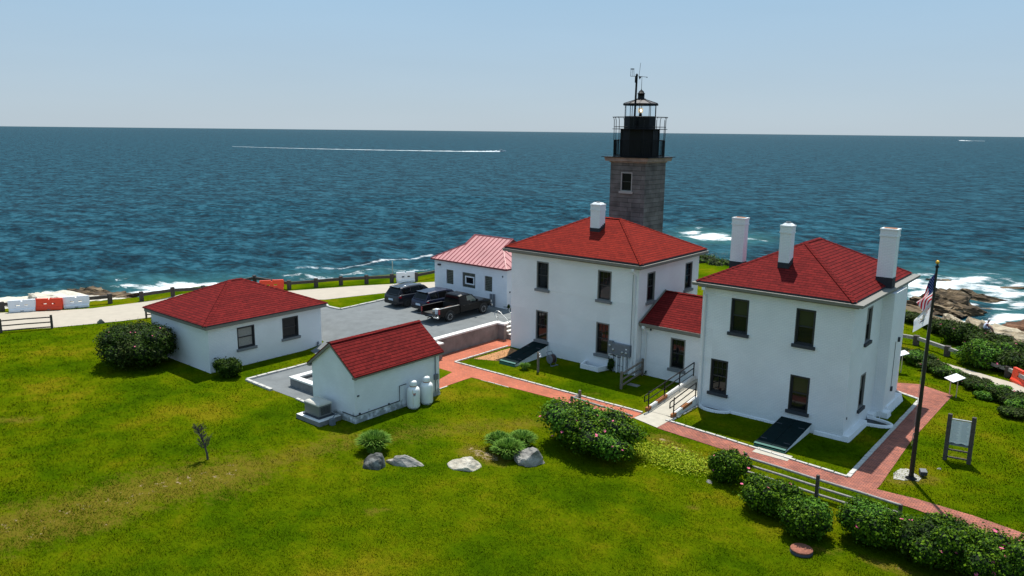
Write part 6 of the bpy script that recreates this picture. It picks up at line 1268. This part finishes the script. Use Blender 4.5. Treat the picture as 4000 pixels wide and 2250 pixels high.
# lawn blades (stuff)
def inpoly(x, y, poly):
    c = np.zeros(len(x), bool); n = len(poly)
    for i in range(n):
        ax, ay = poly[i][0], poly[i][1]; bx, by = poly[(i + 1) % n][0], poly[(i + 1) % n][1]
        c ^= ((ay > y) != (by > y)) & (x < (bx - ax) * (y - ay) / (by - ay + 1e-12) + ax)
    return c
n = 640000; pxr = rng.uniform(-700, 4500, n); u_ = rng.random(n); pyr = 1240 + (2480 - 1240) * u_ ** .85
dx = CF.x + CR.x * (pxr - 2000) / F_PX - CU.x * (pyr - 1125) / F_PX; dy = CF.y + CR.y * (pxr - 2000) / F_PX - CU.y * (pyr - 1125) / F_PX; dz = CF.z + CR.z * (pxr - 2000) / F_PX - CU.z * (pyr - 1125) / F_PX; k = -CAM_H / dz; X = dx * k; Y = dy * k
ok = np.ones(n, bool)
for poly in (lot, pB, near + farE[::-1], roadR_near + roadR_far[::-1], [(-36.4, 30.5), (-31.3, 30.5), (-31.3, 34.0), (-18.5, 34.3), (-18.5, 36.0), (-20.2, 35.75), (-34.2, 35.8), (-34.2, 46), (-36.6, 46)],
             [(AX0, AY0), (AX1, AY0), (AX1, AY1), (AX0, AY1)], [(BX0, BY0 - .1), (BX1 + .4, BY0 - .1), (BX1 + .4, BY1), (BX0, BY1)], [(CX0, CY0), (CX1, CY0), (CX1, CY1), (CX0, CY1)], [(SX0, SY0), (SX1, SY0), (SX1, SY1), (SX0, SY1)], [(LX0, LY0), (LX1, LY0), (LX1, LY1), (LX0, LY1)], [(-20.2, 34), (-18.45, 34), (-18.45, 39), (-18.5, 42), (-20.2, 42)], [(-33.65, 22.8), (-31.6, 22.8), (-31.6, 24.3), (-33.65, 24.3)], [(-13.75, 34.5), (-11.7, 34.5), (-12.1, 38.9), (-13.75, 38.9)], [(-32.1, 37.4), (-30.7, 37.4), (-30.7, 41.1), (-32.1, 41.1)]): ok &= ~inpoly(X, Y, poly)
ok &= np.sin(X * 2.1 + np.sin(Y * 1.3) * 2) * np.sin(Y * 2.7 + np.sin(X * .9) * 2) + rng.normal(0, .7, n) > -.4
ok &= coast_d(X, Y) < 1.5
wr = np.zeros(n); X, Y = X[ok], Y[ok]; n = len(X); dist = np.hypot(X, Y)
h = rng.uniform(.018, .052, n) * (dist / 30) ** .5; a = rng.uniform(0, 2 * math.pi, n); wv = .010 * (dist / 26); le = rng.normal(0, .03, (n, 2)); Zb = Tn(X, Y) + .0
V = np.stack([np.stack([X - np.cos(a) * wv, Y - np.sin(a) * wv, Zb - .01], 1), np.stack([X + np.cos(a) * wv, Y + np.sin(a) * wv, Zb - .01], 1), np.stack([X + le[:, 0] + np.cos(a) * wv * .3, Y + le[:, 1] + np.sin(a) * wv * .3, Zb + h], 1), np.stack([X + le[:, 0] - np.cos(a) * wv * .3, Y + le[:, 1] - np.sin(a) * wv * .3, Zb + h], 1)], 1)
def blade_mat():
    m = LAWN.copy(); m.name = 'lawn_blades'; MATS['lawn_blades'] = m; n, l = nodes(m); b = n['Principled BSDF']
    for k in list(b.inputs['Normal'].links): m.node_tree.links.remove(k)
    src = b.inputs['Base Color'].links[0].from_socket; g = n.new('ShaderNodeNewGeometry'); r = ramp_node(n, [(0, (.78, .82, .7)), (.6, (1.02, 1.02, 1.0)), (1, (1.45, 1.28, 1.6))]); l.new(g.outputs['Random Per Island'], r.inputs[0])
    mu = n.new('ShaderNodeMix'); mu.data_type = 'RGBA'; mu.blend_type = 'MULTIPLY'; mu.inputs[0].default_value = 1; l.new(src, mu.inputs[6]); l.new(r.outputs[0], mu.inputs[7]); l.new(mu.outputs[2], b.inputs['Base Color'])
    # blades share the lawn's own up-facing normal so that they shade like turf
    nv_ = n.new('ShaderNodeCombineXYZ'); nv_.inputs[2].default_value = 1; l.new(nv_.outputs[0], b.inputs['Normal']); return m
o = bpy.data.objects.new('grass_blades', quads_mesh('grass_blades', V, [blade_mat()])); C.objects.link(o); tag(o, 'short mown grass blades of the lawn', 'grass', kind='stuff')

# ------------------------------------------------------------------ vehicles (local frame: +Y forward, origin on the ground at the centre)
def wheel(parent, x, y, r, wd, rimm, s):
    mb = MB(); mb.lathe([(r * .62, -wd / 2), (r * .93, -wd / 2), (r, -wd / 2 + .03), (r, wd / 2 - .03), (r * .93, wd / 2), (r * .62, wd / 2)], (x, y, r), None, 24, 'x'); t = mb.build('wheel', RUBBER, parent)
    mb = MB(); xo = x + s * (wd / 2 - .01); mb.lathe([(r * .66, -s * .03), (r * .62, s * .012), (r * .55, s * .012), (r * .53, -s * .05)], (xo, y, r), None, 24, 'x')
    mb.lathe([(r * .14, -s * .05), (r * .14, s * .0), (0, s * .005)], (xo, y, r), None, 12, 'x')
    for i in range(6):
        a = 2 * math.pi * i / 6; mb.beam((xo - s * .02, y + r * .1 * math.cos(a), r + r * .1 * math.sin(a)), (xo - s * .01, y + r * .57 * math.cos(a), r + r * .57 * math.sin(a)), .05, .025)
    mb.build('rim', rimm, t)
    mb = MB(); mb.lathe([(0, -s * .055), (r * .6, -s * .055)], (xo, y, r), None, 20, 'x'); mb.build('brake_disc', TRIMK, t)
def ring_sec(y, wb, zb, zs, wt, zt, cr=.02):
    """closed section, counter clockwise seen from behind: bottom, sill, belt, shoulder, top"""
    return [(-wb * .86, y, zb), (wb * .86, y, zb), (wb * .98, y, zb + .12), (wb, y, (zb + zs) / 2), (wb * .985, y, zs), (wt, y, zt), (-wt, y, zt), (-wb * .985, y, zs), (-wb, y, (zb + zs) / 2), (-wb * .98, y, zb + .12)]
def arch(parent, x, y, r, s):
    mb = MB(); k = 14; vi = []; vo = []
    for i in range(k + 1):
        a = math.pi * i / k; vi.append((x, y + math.cos(a) * r * 1.02, r * .97 + math.sin(a) * r * 1.04)); vo.append((x, y + math.cos(a) * r * 1.2, r * .97 + math.sin(a) * r * 1.2))
    n = k + 1; vs = vi + vo; vs2 = [(v[0] - s * .12, v[1], v[2]) for v in vs]; fs = [(i, i + 1, n + i + 1, n + i) for i in range(k)]
    mb.add(vs, fs); mb.add(vs + vs2, [(n + i, n + i + 1, 3 * n + i + 1, 3 * n + i) for i in range(k)]); mb.add([(x - s * .004, y + math.cos(math.pi * i / k) * r * 1.1, r * .95 + math.sin(math.pi * i / k) * r * 1.1) for i in range(k + 1)], [tuple(range(k + 1))]); mb.build('wheel_arch', TRIMK, parent)
def suv(label, loc, rz, paint, rails, group='parked sport utility cars'):
    t = thing('parked_car', label, 'car', loc, rz, group); H = 1.72
    mb = MB(); st_ = [(-2.33, .80, .42, .72, .74, .80), (-2.27, .88, .30, .82, .84, .98), (-1.95, .92, .26, .98, .88, 1.06), (-1.0, .93, .26, .98, .88, 1.04), (.6, .93, .26, .96, .88, 1.02), (1.2, .92, .26, .93, .86, 1.00), (1.9, .90, .26, .84, .80, .93), (2.25, .82, .32, .70, .68, .80), (2.36, .70, .42, .62, .55, .68)]
    mb.loft([ring_sec(*s_) for s_ in st_], None, smooth=True); body = mb.build('body', paint, t, False, 0)
    bv = body.modifiers.new('w', 'BEVEL'); bv.width = .03; bv.segments = 2; bv.limit_method = 'ANGLE'; bv.angle_limit = R(25)
    # greenhouse glass then roof and pillars
    gs = [(-2.20, .80, 1.03, .78, 1.06), (-1.82, .85, 1.03, .68, 1.60), (-1.0, .86, 1.03, .70, 1.66), (.1, .86, 1.02, .70, 1.65), (.62, .85, 1.00, .68, 1.55), (1.35, .80, .98, .74, 1.02)]
    for nm, off_, i0, i1, mt, side in (('rear_window', 0, 0, 1, CARGL, 0), ('windshield', 0, 4, 5, CARGL, 0)):
        a, b = gs[i0], gs[i1]; mb = MB(); k1, k2 = .08, .92
        A = [(-a[3], a[0], a[4]), (a[3], a[0], a[4]), (b[3], b[0], b[4]), (-b[3], b[0], b[4])]; L = lambda p, q, f: tuple(p[i] + (q[i] - p[i]) * f for i in range(3))
        q = [L(A[0], A[3], k1), L(A[1], A[2], k1), L(A[1], A[2], k2), L(A[0], A[3], k2)]; q = [(p[0] * .93, p[1], p[2] + .015) for p in q]; dn = [(p[0], p[1] , p[2] - .02) for p in q]; mb.add(q + dn, [(0, 1, 2, 3), (7, 6, 5, 4), (0, 4, 5, 1), (1, 5, 6, 2), (2, 6, 7, 3), (3, 7, 4, 0)]); mb.build(nm, mt, t)
    mb = MB(); mb.loft([[(-g[1], g[0], g[2]), (g[1], g[0], g[2]), (g[3], g[0], g[4] - (.05 if 0 < i < 5 else 0)), (g[3] * .8, g[0], g[4]), (-g[3] * .8, g[0], g[4]), (-g[3], g[0], g[4] - (.05 if 0 < i < 5 else 0))] for i, g in enumerate(gs)], None, smooth=False); mb.build('roof', paint, t)
    for s_ in (-1, 1):
        for y0, y1 in ((-1.75, -.95), (-.88, -.02), (.05, .95)):
            def gz(y):
                for g, h_ in zip(gs[:-1], gs[1:]):
                    if g[0] <= y <= h_[0]: f = (y - g[0]) / (h_[0] - g[0]); return [g[i] + (h_[i] - g[i]) * f for i in range(5)]
            a, b = gz(y0), gz(y1); q = []
            for g, f in ((a, .1), (b, .1), (b, .86), (a, .86)):
                x = g[1] + (g[3] - g[1]) * f; q.append((s_ * (x + .006), g[0], g[2] + (g[4] - .05 - g[2]) * f))
            mb = MB(); mb.add(q + [(p[0] - s_ * .02, p[1], p[2]) for p in q], [(0, 1, 2, 3), (7, 6, 5, 4), (0, 4, 5, 1), (1, 5, 6, 2), (2, 6, 7, 3), (3, 7, 4, 0)]); mb.build('side_window', CARGL, t)
        for y in (-1.42, 1.38): arch(t, s_ * .925, y, .36, s_); wheel(t, s_ * .84, y, .35, .22, ALLOYD, s_)
        mb = MB(); mb.loft([[(s_ * .60, -2.30, .80), (s_ * .86, -2.24, .80), (s_ * .86, -2.24, .92), (s_ * .60, -2.31, .90)], [(s_ * .58, -2.2, .80), (s_ * .92, -1.98, .84), (s_ * .92, -1.98, .97), (s_ * .58, -2.2, .93)]]); mb.build('tail_light', REDL, t)
        mb = MB(); mb.loft([[(s_ * .62, 2.2, .66), (s_ * .80, 2.12, .66), (s_ * .80, 2.12, .80), (s_ * .62, 2.2, .78)], [(s_ * .62, 2.30, .66), (s_ * .84, 2.02, .68), (s_ * .85, 2.0, .82), (s_ * .60, 2.28, .76)]]); mb.build('headlight', WHITEL, t)
        mb = MB(); mb.loft([[(s_ * .88, .78, .99), (s_ * 1.08, .74, 1.02), (s_ * 1.08, .74, 1.16), (s_ * .9, .78, 1.13)], [(s_ * .88, .92, 1.0), (s_ * 1.06, .9, 1.03), (s_ * 1.06, .9, 1.14), (s_ * .9, .92, 1.11)]]); mb.build('side_mirror', paint, t)
        if rails:
            mb = MB(); mb.tube([(s_ * .62, -1.6, 1.63), (s_ * .63, -1.45, 1.70), (s_ * .63, -.2, 1.73), (s_ * .62, .25, 1.70), (s_ * .6, .38, 1.62)], .028, None, 6); mb.build('roof_rail', CHROME, t)
    mb = MB(); mb.box(-.26, .26, -2.36, -2.335, .60, .75); mb.build('licence_plate', PLATE, t)
    mb = MB(); mb.loft([ring_sec(-2.38, .78, .32, .46, .74, .52), ring_sec(-2.2, .86, .26, .44, .84, .50)]); mb.build('rear_bumper', TRIMK, t)
    mb = MB(); mb.box(-.55, .55, -2.02, -1.78, 1.60, 1.635); mb.build('roof_spoiler', paint, t)
    return t
LZ = 1.012
suv('slate grey sport utility car with silver roof rails, farthest left of the parked three', (-46.35, 43.2, LZ), R(-2), PAINTG, True)
suv('navy blue sport utility car parked between the grey one and the black pickup', (-43.35, 43.35, LZ), R(-2), PAINTB, False)
# pickup
pk = thing('pickup_truck', 'black pickup truck with its tailgate open, parked nearest', 'pickup truck', (-40.45, 42.4, LZ), R(-1))
mb = MB(); st_ = [(-.72, .97, .42, 1.05, .95, 1.14), (1.0, .97, .42, 1.05, .95, 1.12), (1.5, .97, .42, 1.02, .93, 1.10), (2.4, .95, .44, .98, .88, 1.06), (2.75, .92, .48, .95, .82, 1.02), (2.86, .86, .52, .9, .74, .96)]
mb.loft([ring_sec(*s_) for s_ in st_], None, smooth=True); body = mb.build('body', PAINTK, pk); bv = body.modifiers.new('w', 'BEVEL'); bv.width = .03; bv.segments = 2; bv.limit_method = 'ANGLE'; bv.angle_limit = R(25)
gs = [(-.74, .90, 1.12, .80, 1.14), (-.62, .92, 1.12, .74, 1.76), (-.3, .92, 1.12, .75, 1.82), (.45, .92, 1.12, .75, 1.80), (.72, .91, 1.12, .73, 1.70), (1.42, .88, 1.08, .82, 1.12)]
mb = MB(); mb.loft([[(-g[1], g[0], g[2]), (g[1], g[0], g[2]), (g[3], g[0], g[4] - (.06 if 0 < i < 5 else 0)), (g[3] * .8, g[0], g[4]), (-g[3] * .8, g[0], g[4]), (-g[3], g[0], g[4] - (.06 if 0 < i < 5 else 0))] for i, g in enumerate(gs)]); mb.build('cab_roof', PAINTK, pk)
mb = MB(); q = [(-.72, -.735, 1.22), (.72, -.735, 1.22), (.64, -.655, 1.66), (-.64, -.655, 1.66)]; mb.add([(x, y - .01, z) for x, y, z in q] + [(x, y + .02, z) for x, y, z in q], [(0, 1, 2, 3), (7, 6, 5, 4), (0, 4, 5, 1), (1, 5, 6, 2), (2, 6, 7, 3), (3, 7, 4, 0)]); mb.build('rear_window', CARGL, pk)
mb = MB(); q = [(-.76, 1.36, 1.16), (.76, 1.36, 1.16), (.66, .80, 1.66), (-.66, .80, 1.66)]; mb.add([(x, y + .02, z + .015) for x, y, z in q] + [(x, y, z - .02) for x, y, z in q], [(0, 1, 2, 3), (7, 6, 5, 4), (0, 4, 5, 1), (1, 5, 6, 2), (2, 6, 7, 3), (3, 7, 4, 0)]); mb.build('windshield', CARGL, pk)
tint = mat('light_car_glass', (.10, .13, .11), .05, spec=.8)
for s_ in (-1, 1):
    for y0, y1, y2, y3, m_ in ((-.5, -.02, -.02, -.45, CARGL), (.08, 1.16, .66, .10, tint)):
        f = lambda y, z: (s_ * (.905 - .165 * (z - 1.12) / .64), y, z); q = [f(y0, 1.19), f(y1, 1.19), f(y2, 1.64), f(y3, 1.66)]; mb = MB(); mb.add([(p[0] + s_ * .012, p[1], p[2]) for p in q] + [(p[0] - s_ * .015, p[1], p[2]) for p in q], [(0, 1, 2, 3), (7, 6, 5, 4), (0, 4, 5, 1), (1, 5, 6, 2), (2, 6, 7, 3), (3, 7, 4, 0)]); mb.build('side_window', m_, pk)
    for y in (-1.83, 1.85): arch(pk, s_ * .975, y, .41, s_); wheel(pk, s_ * .86, y, .39, .25, ALLOY, s_)
    mb = MB(); mb.box(min(s_ * .84, s_ * .97), max(s_ * .84, s_ * .97), -2.92, -.78, .48, 1.12); bw = mb.build('bed_side', PAINTK, pk, False, .03); mb = MB(); mb.box(min(s_ * .85, s_ * .96), max(s_ * .85, s_ * .96), -2.88, -.8, 1.12, 1.135); mb.build('bed_rail_cap', STEEL if s_ > 0 else TRIMK, pk)
    mb = MB(); mb.box(min(s_ * .86, s_ * .985), max(s_ * .86, s_ * .985), -2.95, -2.87, .72, 1.06); mb.build('tail_light', REDL, pk)
    mb = MB(); mb.loft([[(s_ * .98, .92, 1.14), (s_ * 1.2, .88, 1.16), (s_ * 1.2, .88, 1.38), (s_ * 1.0, .92, 1.36)], [(s_ * .98, 1.0, 1.14), (s_ * 1.18, 1.0, 1.17), (s_ * 1.18, 1.0, 1.36), (s_ * 1.0, 1.0, 1.34)]]); mb.build('side_mirror', PAINTK, pk)
    mb = MB(); mb.box(min(s_ * .6, s_ * .88), max(s_ * .6, s_ * .88), 2.78, 2.88, .74, .92); mb.build('headlight', WHITEL, pk)
    for y in (.18, -.62 + .2): mb = MB(); mb.box(min(s_ * .972, s_ * .995), max(s_ * .972, s_ * .995), y, y + .16, 1.0, 1.035); mb.build('door_handle', TRIMK, pk)
mb = MB(); mb.box(-.84, .84, -2.9, -.76, .62, .68); mb.box(-.84, .84, -.8, -.745, .68, 1.12); mb.build('bed_floor', TRIMK, pk)
mb = MB(); mb.box(-.82, .82, -3.48, -2.93, .62, .68); mb.build('tailgate', PAINTK, pk, False, .015)
mb = MB(); mb.box(-.95, -.45, -3.08, -2.93, .42, .58); mb.box(.45, .95, -3.08, -2.93, .42, .58); mb.build('rear_bumper', CHROME, pk, False, .02); mb = MB(); mb.box(-.45, .45, -3.06, -2.94, .44, .56); mb.tube([(0, -3.05, .4), (0, -3.25, .38)], .03, None, 6); mb.build('tow_hitch', TRIMK, pk)
mb = MB(); mb.box(-.9, .9, 2.86, 2.98, .45, .62); mb.build('front_bumper', CHROME, pk, False, .02); mb = MB(); mb.box(-.58, .58, 2.84, 2.9, .66, .92); mb.build('grille', TRIMK, pk)
mb = MB(); mb.tube([(-.6, -.66, 1.84), (.6, -.66, 1.84)], .02, None, 5); mb.box(-.7, .7, -.72, -.69, 1.2, 1.26); mb.build('headache_rack', TRIMK, pk)
def inbed(x, y, z): a = R(-1); return (-40.45 + x * math.cos(a) - y * math.sin(a), 42.4 + x * math.sin(a) + y * math.cos(a), LZ + z)
bk = thing('bucket', 'white plastic bucket with a lid standing in the pickup bed by the tailgate', 'bucket', inbed(.52, -2.72, .681))
mb = MB(); mb.lathe([(.15, 0), (.18, .36)], (0, 0, 0), None, 18); mb.build('tub', PLW, bk); mb = MB(); mb.lathe([(.19, .35), (.19, .39), (0, .40)], (0, 0, 0), None, 18); mb.build('lid', PLW, bk)
mb = MB(); mb.box(-.22, .2, -.16, .16, 0, .3); single(mb, 'box', mat('cream_cloth', (.55, .5, .42), .9), 'cream coloured sack lying behind the white bucket in the pickup bed', 'sack', inbed(.18, -2.55, .681), .3, bevel=.08)
mb = MB()
for i in range(4): mb.beam((-.12 + i * .08, -1.0, .03 + .03 * (i % 2)), (-.06 + i * .07, 1.0, .22 + .03 * (i % 2)), .06, .03)
single(mb, 'lumber', mat('raw_boards', (.30, .15, .09), .9, noise=(8, .3)), 'bundle of brown boards lying along the pickup bed', 'lumber', inbed(.1, -1.75, .70))
mb = MB(); mb.lathe([(.06, 0), (.06, .16), (.03, .2), (0, .2)], (0, 0, 0), None, 12); single(mb, 'red_can', CLR, 'small red can at the right side of the pickup bed', 'can', inbed(.72, -1.5, .681))

# ------------------------------------------------------------------ boats
def boat(label, px, py, L, head, sc=1.0):
    p = G(px, py, -6); t = thing('motorboat', label, 'boat', (p.x, p.y, -6), head)
    mb = MB(); secs = []
    for f, wd, zk, zd in ((0, .85, -.2, .9), (.35, 1.0, -.25, .95), (.65, .9, -.1, 1.1), (.85, .5, .25, 1.3), (1, .04, .9, 1.5)):
        x = (f - .5) * L; W = wd * L * .16; secs.append([(x, 0, zk * sc), (x, W * .8, .25 * sc + max(0, zk) * sc), (x, W, zd * sc), (x, -W, zd * sc), (x, -W * .8, .25 * sc + max(0, zk) * sc)])
    mb.loft(secs, None, smooth=False); mb.build('hull', PLW, t)
    mb = MB(); mb.frustum(-L * .15, L * .12, -L * .09, L * .09, .9 * sc, -L * .13, L * .05, -L * .08, L * .08, 1.8 * sc); mb.build('cabin', SILL, t); mb = MB(); mb.box(-L * .24, L * .08, -L * .1, L * .1, 2.1 * sc, 2.2 * sc); mb.build('canopy', PLW, t)
    mb = MB()
    for x in (-L * .22, L * .06):
        for y in (-L * .09, L * .09): mb.tube([(x, y, .9 * sc), (x, y, 2.1 * sc)], .04 * sc, None, 5)
    mb.build('canopy_posts', STEEL, t); return t
boat('small white motorboat heading right with a long wake behind it', 1961, 593, 8, CAMAZ)
boat('tiny white motorboat heading left near the right horizon', 3745, 549, 13, CAMAZ + math.pi, 1.6)
def wake(pts, w0, w1, h0, h1, name, label):
    mb = MB(); P = []
    for (x0, y0), (x1, y1) in zip(pts[:-1], pts[1:]):
        for i in range(24): P.append(G(x0 + (x1 - x0) * i / 24, y0 + (y1 - y0) * i / 24, -6))
    n = len(P); rings = []; rr = random.Random(4)
    for i, p in enumerate(P):
        f = i / n; d = (P[min(i + 1, n - 1)] - P[max(i - 1, 0)]).normalized(); s_ = Vector((-d.y, d.x, 0)); W = w0 + (w1 - w0) * f; H = (h0 + (h1 - h0) * min(1, f * 1.6)) * rr.uniform(.55, 1.25)
        rings.append([p + s_ * W - Vector((0, 0, .5)), p + s_ * W * .5 + Vector((0, 0, H * .8)), p + Vector((0, 0, H)), p - s_ * W * .5 + Vector((0, 0, H * .7)), p - s_ * W - Vector((0, 0, .5))])
    mb.loft(rings, None, closed=False, caps=False); o = mb.build(name, FOAM); return tag(o, label, 'wake', kind='stuff')
wake([(1953, 593), (1900, 592.5), (1800, 592)], 2.5, 4, 1.3, .6, 'boat_wake', 'bright white foam right behind the nearer motorboat')
wake([(1812, 592), (1600, 588.5), (1290, 582.8)], 2.5, 3, .5, .22, 'boat_wake', 'long thin wake trailing left of the nearer motorboat')
wake([(1312, 583.2), (1100, 578), (900, 572)], 3, 2, .2, .04, 'boat_wake', 'faint far end of the nearer motorboat wake')
wake([(3750, 549.5), (3790, 550.2), (3850, 551)], 8, 8, 2.2, .3, 'boat_wake', 'short wake of the far motorboat at the right')

# ------------------------------------------------------------------ person on the ledge
def person():
    base = G(3843, 1289, -2.75)
    t = bpy.data.meshes.new('p'); V = []; E = []; Rr = []
    def add(p, r, par=None):
        V.append(p); Rr.append(r)
        if par is not None: E.append((par, len(V) - 1))
        return len(V) - 1
    pel = add((0, 0, .10), .13); ab = add((0, .03, .28), .125, pel); chst = add((0, .12, .48), .15, ab); nk = add((0, .20, .60), .06, chst); hd = add((0, .25, .70), .088, nk); hd2 = add((0, .28, .80), .092, hd); add((0, .27, .87), .06, hd2)
    for s_ in (-1, 1):
        hp = add((s_ * .10, .06, .09), .10, pel); kn = add((s_ * .14, .46, .26), .062, hp); cf = add((s_ * .14, .54, .12), .055, kn); an_ = add((s_ * .14, .66, -.16), .038, cf); hl = add((s_ * .14, .68, -.20), .04, an_); add((s_ * .15, .82, -.22), .032, hl)
        shd = add((s_ * .17, .13, .52), .06, chst); el = add((s_ * .24, .22, .27), .042, shd); wr_ = add((s_ * .09, .40, .30), .027, el); pm = add((s_ * .06, .46, .31), .03, wr_)
        for i in range(4): f_ = add((s_ * (.05 + .012 * i), .50 - .004 * i, .32 - .012 * i), .010, pm); add((s_ * (.035 + .010 * i), .525 - .004 * i, .305 - .012 * i), .008, f_)
        th_ = add((s_ * .035, .455, .335), .011, pm); add((s_ * .02, .475, .35), .009, th_)
    t.from_pydata(V, E, []); o = bpy.data.objects.new('tmp', t); C.objects.link(o); m = o.modifiers.new('s', 'SKIN'); m.use_smooth_shade = True
    for i, d in enumerate(t.skin_vertices[0].data): d.radius = (Rr[i], Rr[i]); d.use_root = (i == 0)
    o.modifiers.new('ss', 'SUBSURF').levels = 1; dg = bpy.context.evaluated_depsgraph_get(); me = bpy.data.meshes.new_from_object(o.evaluated_get(dg)); bpy.data.objects.remove(o)
    me.materials.clear(); skin = mat('skin', (.42, .23, .16), .6)
    for m_ in (skin, mat('pale_shirt', (.52, .56, .68), .9), mat('maroon_sleeve', (.22, .05, .07), .9), mat('olive_shorts', (.07, .06, .045), .9), mat('grey_shoes', (.30, .30, .34), .8)): me.materials.append(m_)
    for p in me.polygons:
        x, y, z = p.center; i = 0
        if z > .60: i = 0
        elif abs(x) > .15 and z > .30 and y < .30: i = 2
        elif z > .20 and y < .33 and abs(x) <= .19: i = 1
        elif (z > -.02 and y < .40): i = 3
        elif z < -.15 and y > .6: i = 4
        p.material_index = i
    b = bpy.data.objects.new('person', me); C.objects.link(b); b.location = base; b.rotation_euler = (0, 0, CAMAZ - math.pi / 2 - .25); tag(b, 'person in pale shirt, shorts and white cap sitting bent over on the tan rock', 'person')
    mb = MB(); mb.lathe([(.104, 0), (.106, .05), (.08, .10), (0, .125)], (0, .275, .80), None, 16); mb.box(-.07, .07, .35, .47, .80, .815); mb.build('cap', PLW, b)
    mb = MB(); mb.box(-.14, .14, -.1, .06, .30, .52); 
    return b
person()
# put the seated person on the ledge surface
bpy.context.view_layer.update()
pr = bpy.data.objects['person']; dg = bpy.context.evaluated_depsgraph_get()
d = ray(3843, 1291).normalized(); hit = SC.ray_cast(dg, Vector((0, 0, CAM_H)), d)
if hit[0]: pr.location = hit[1] + Vector((0, 0, .02))
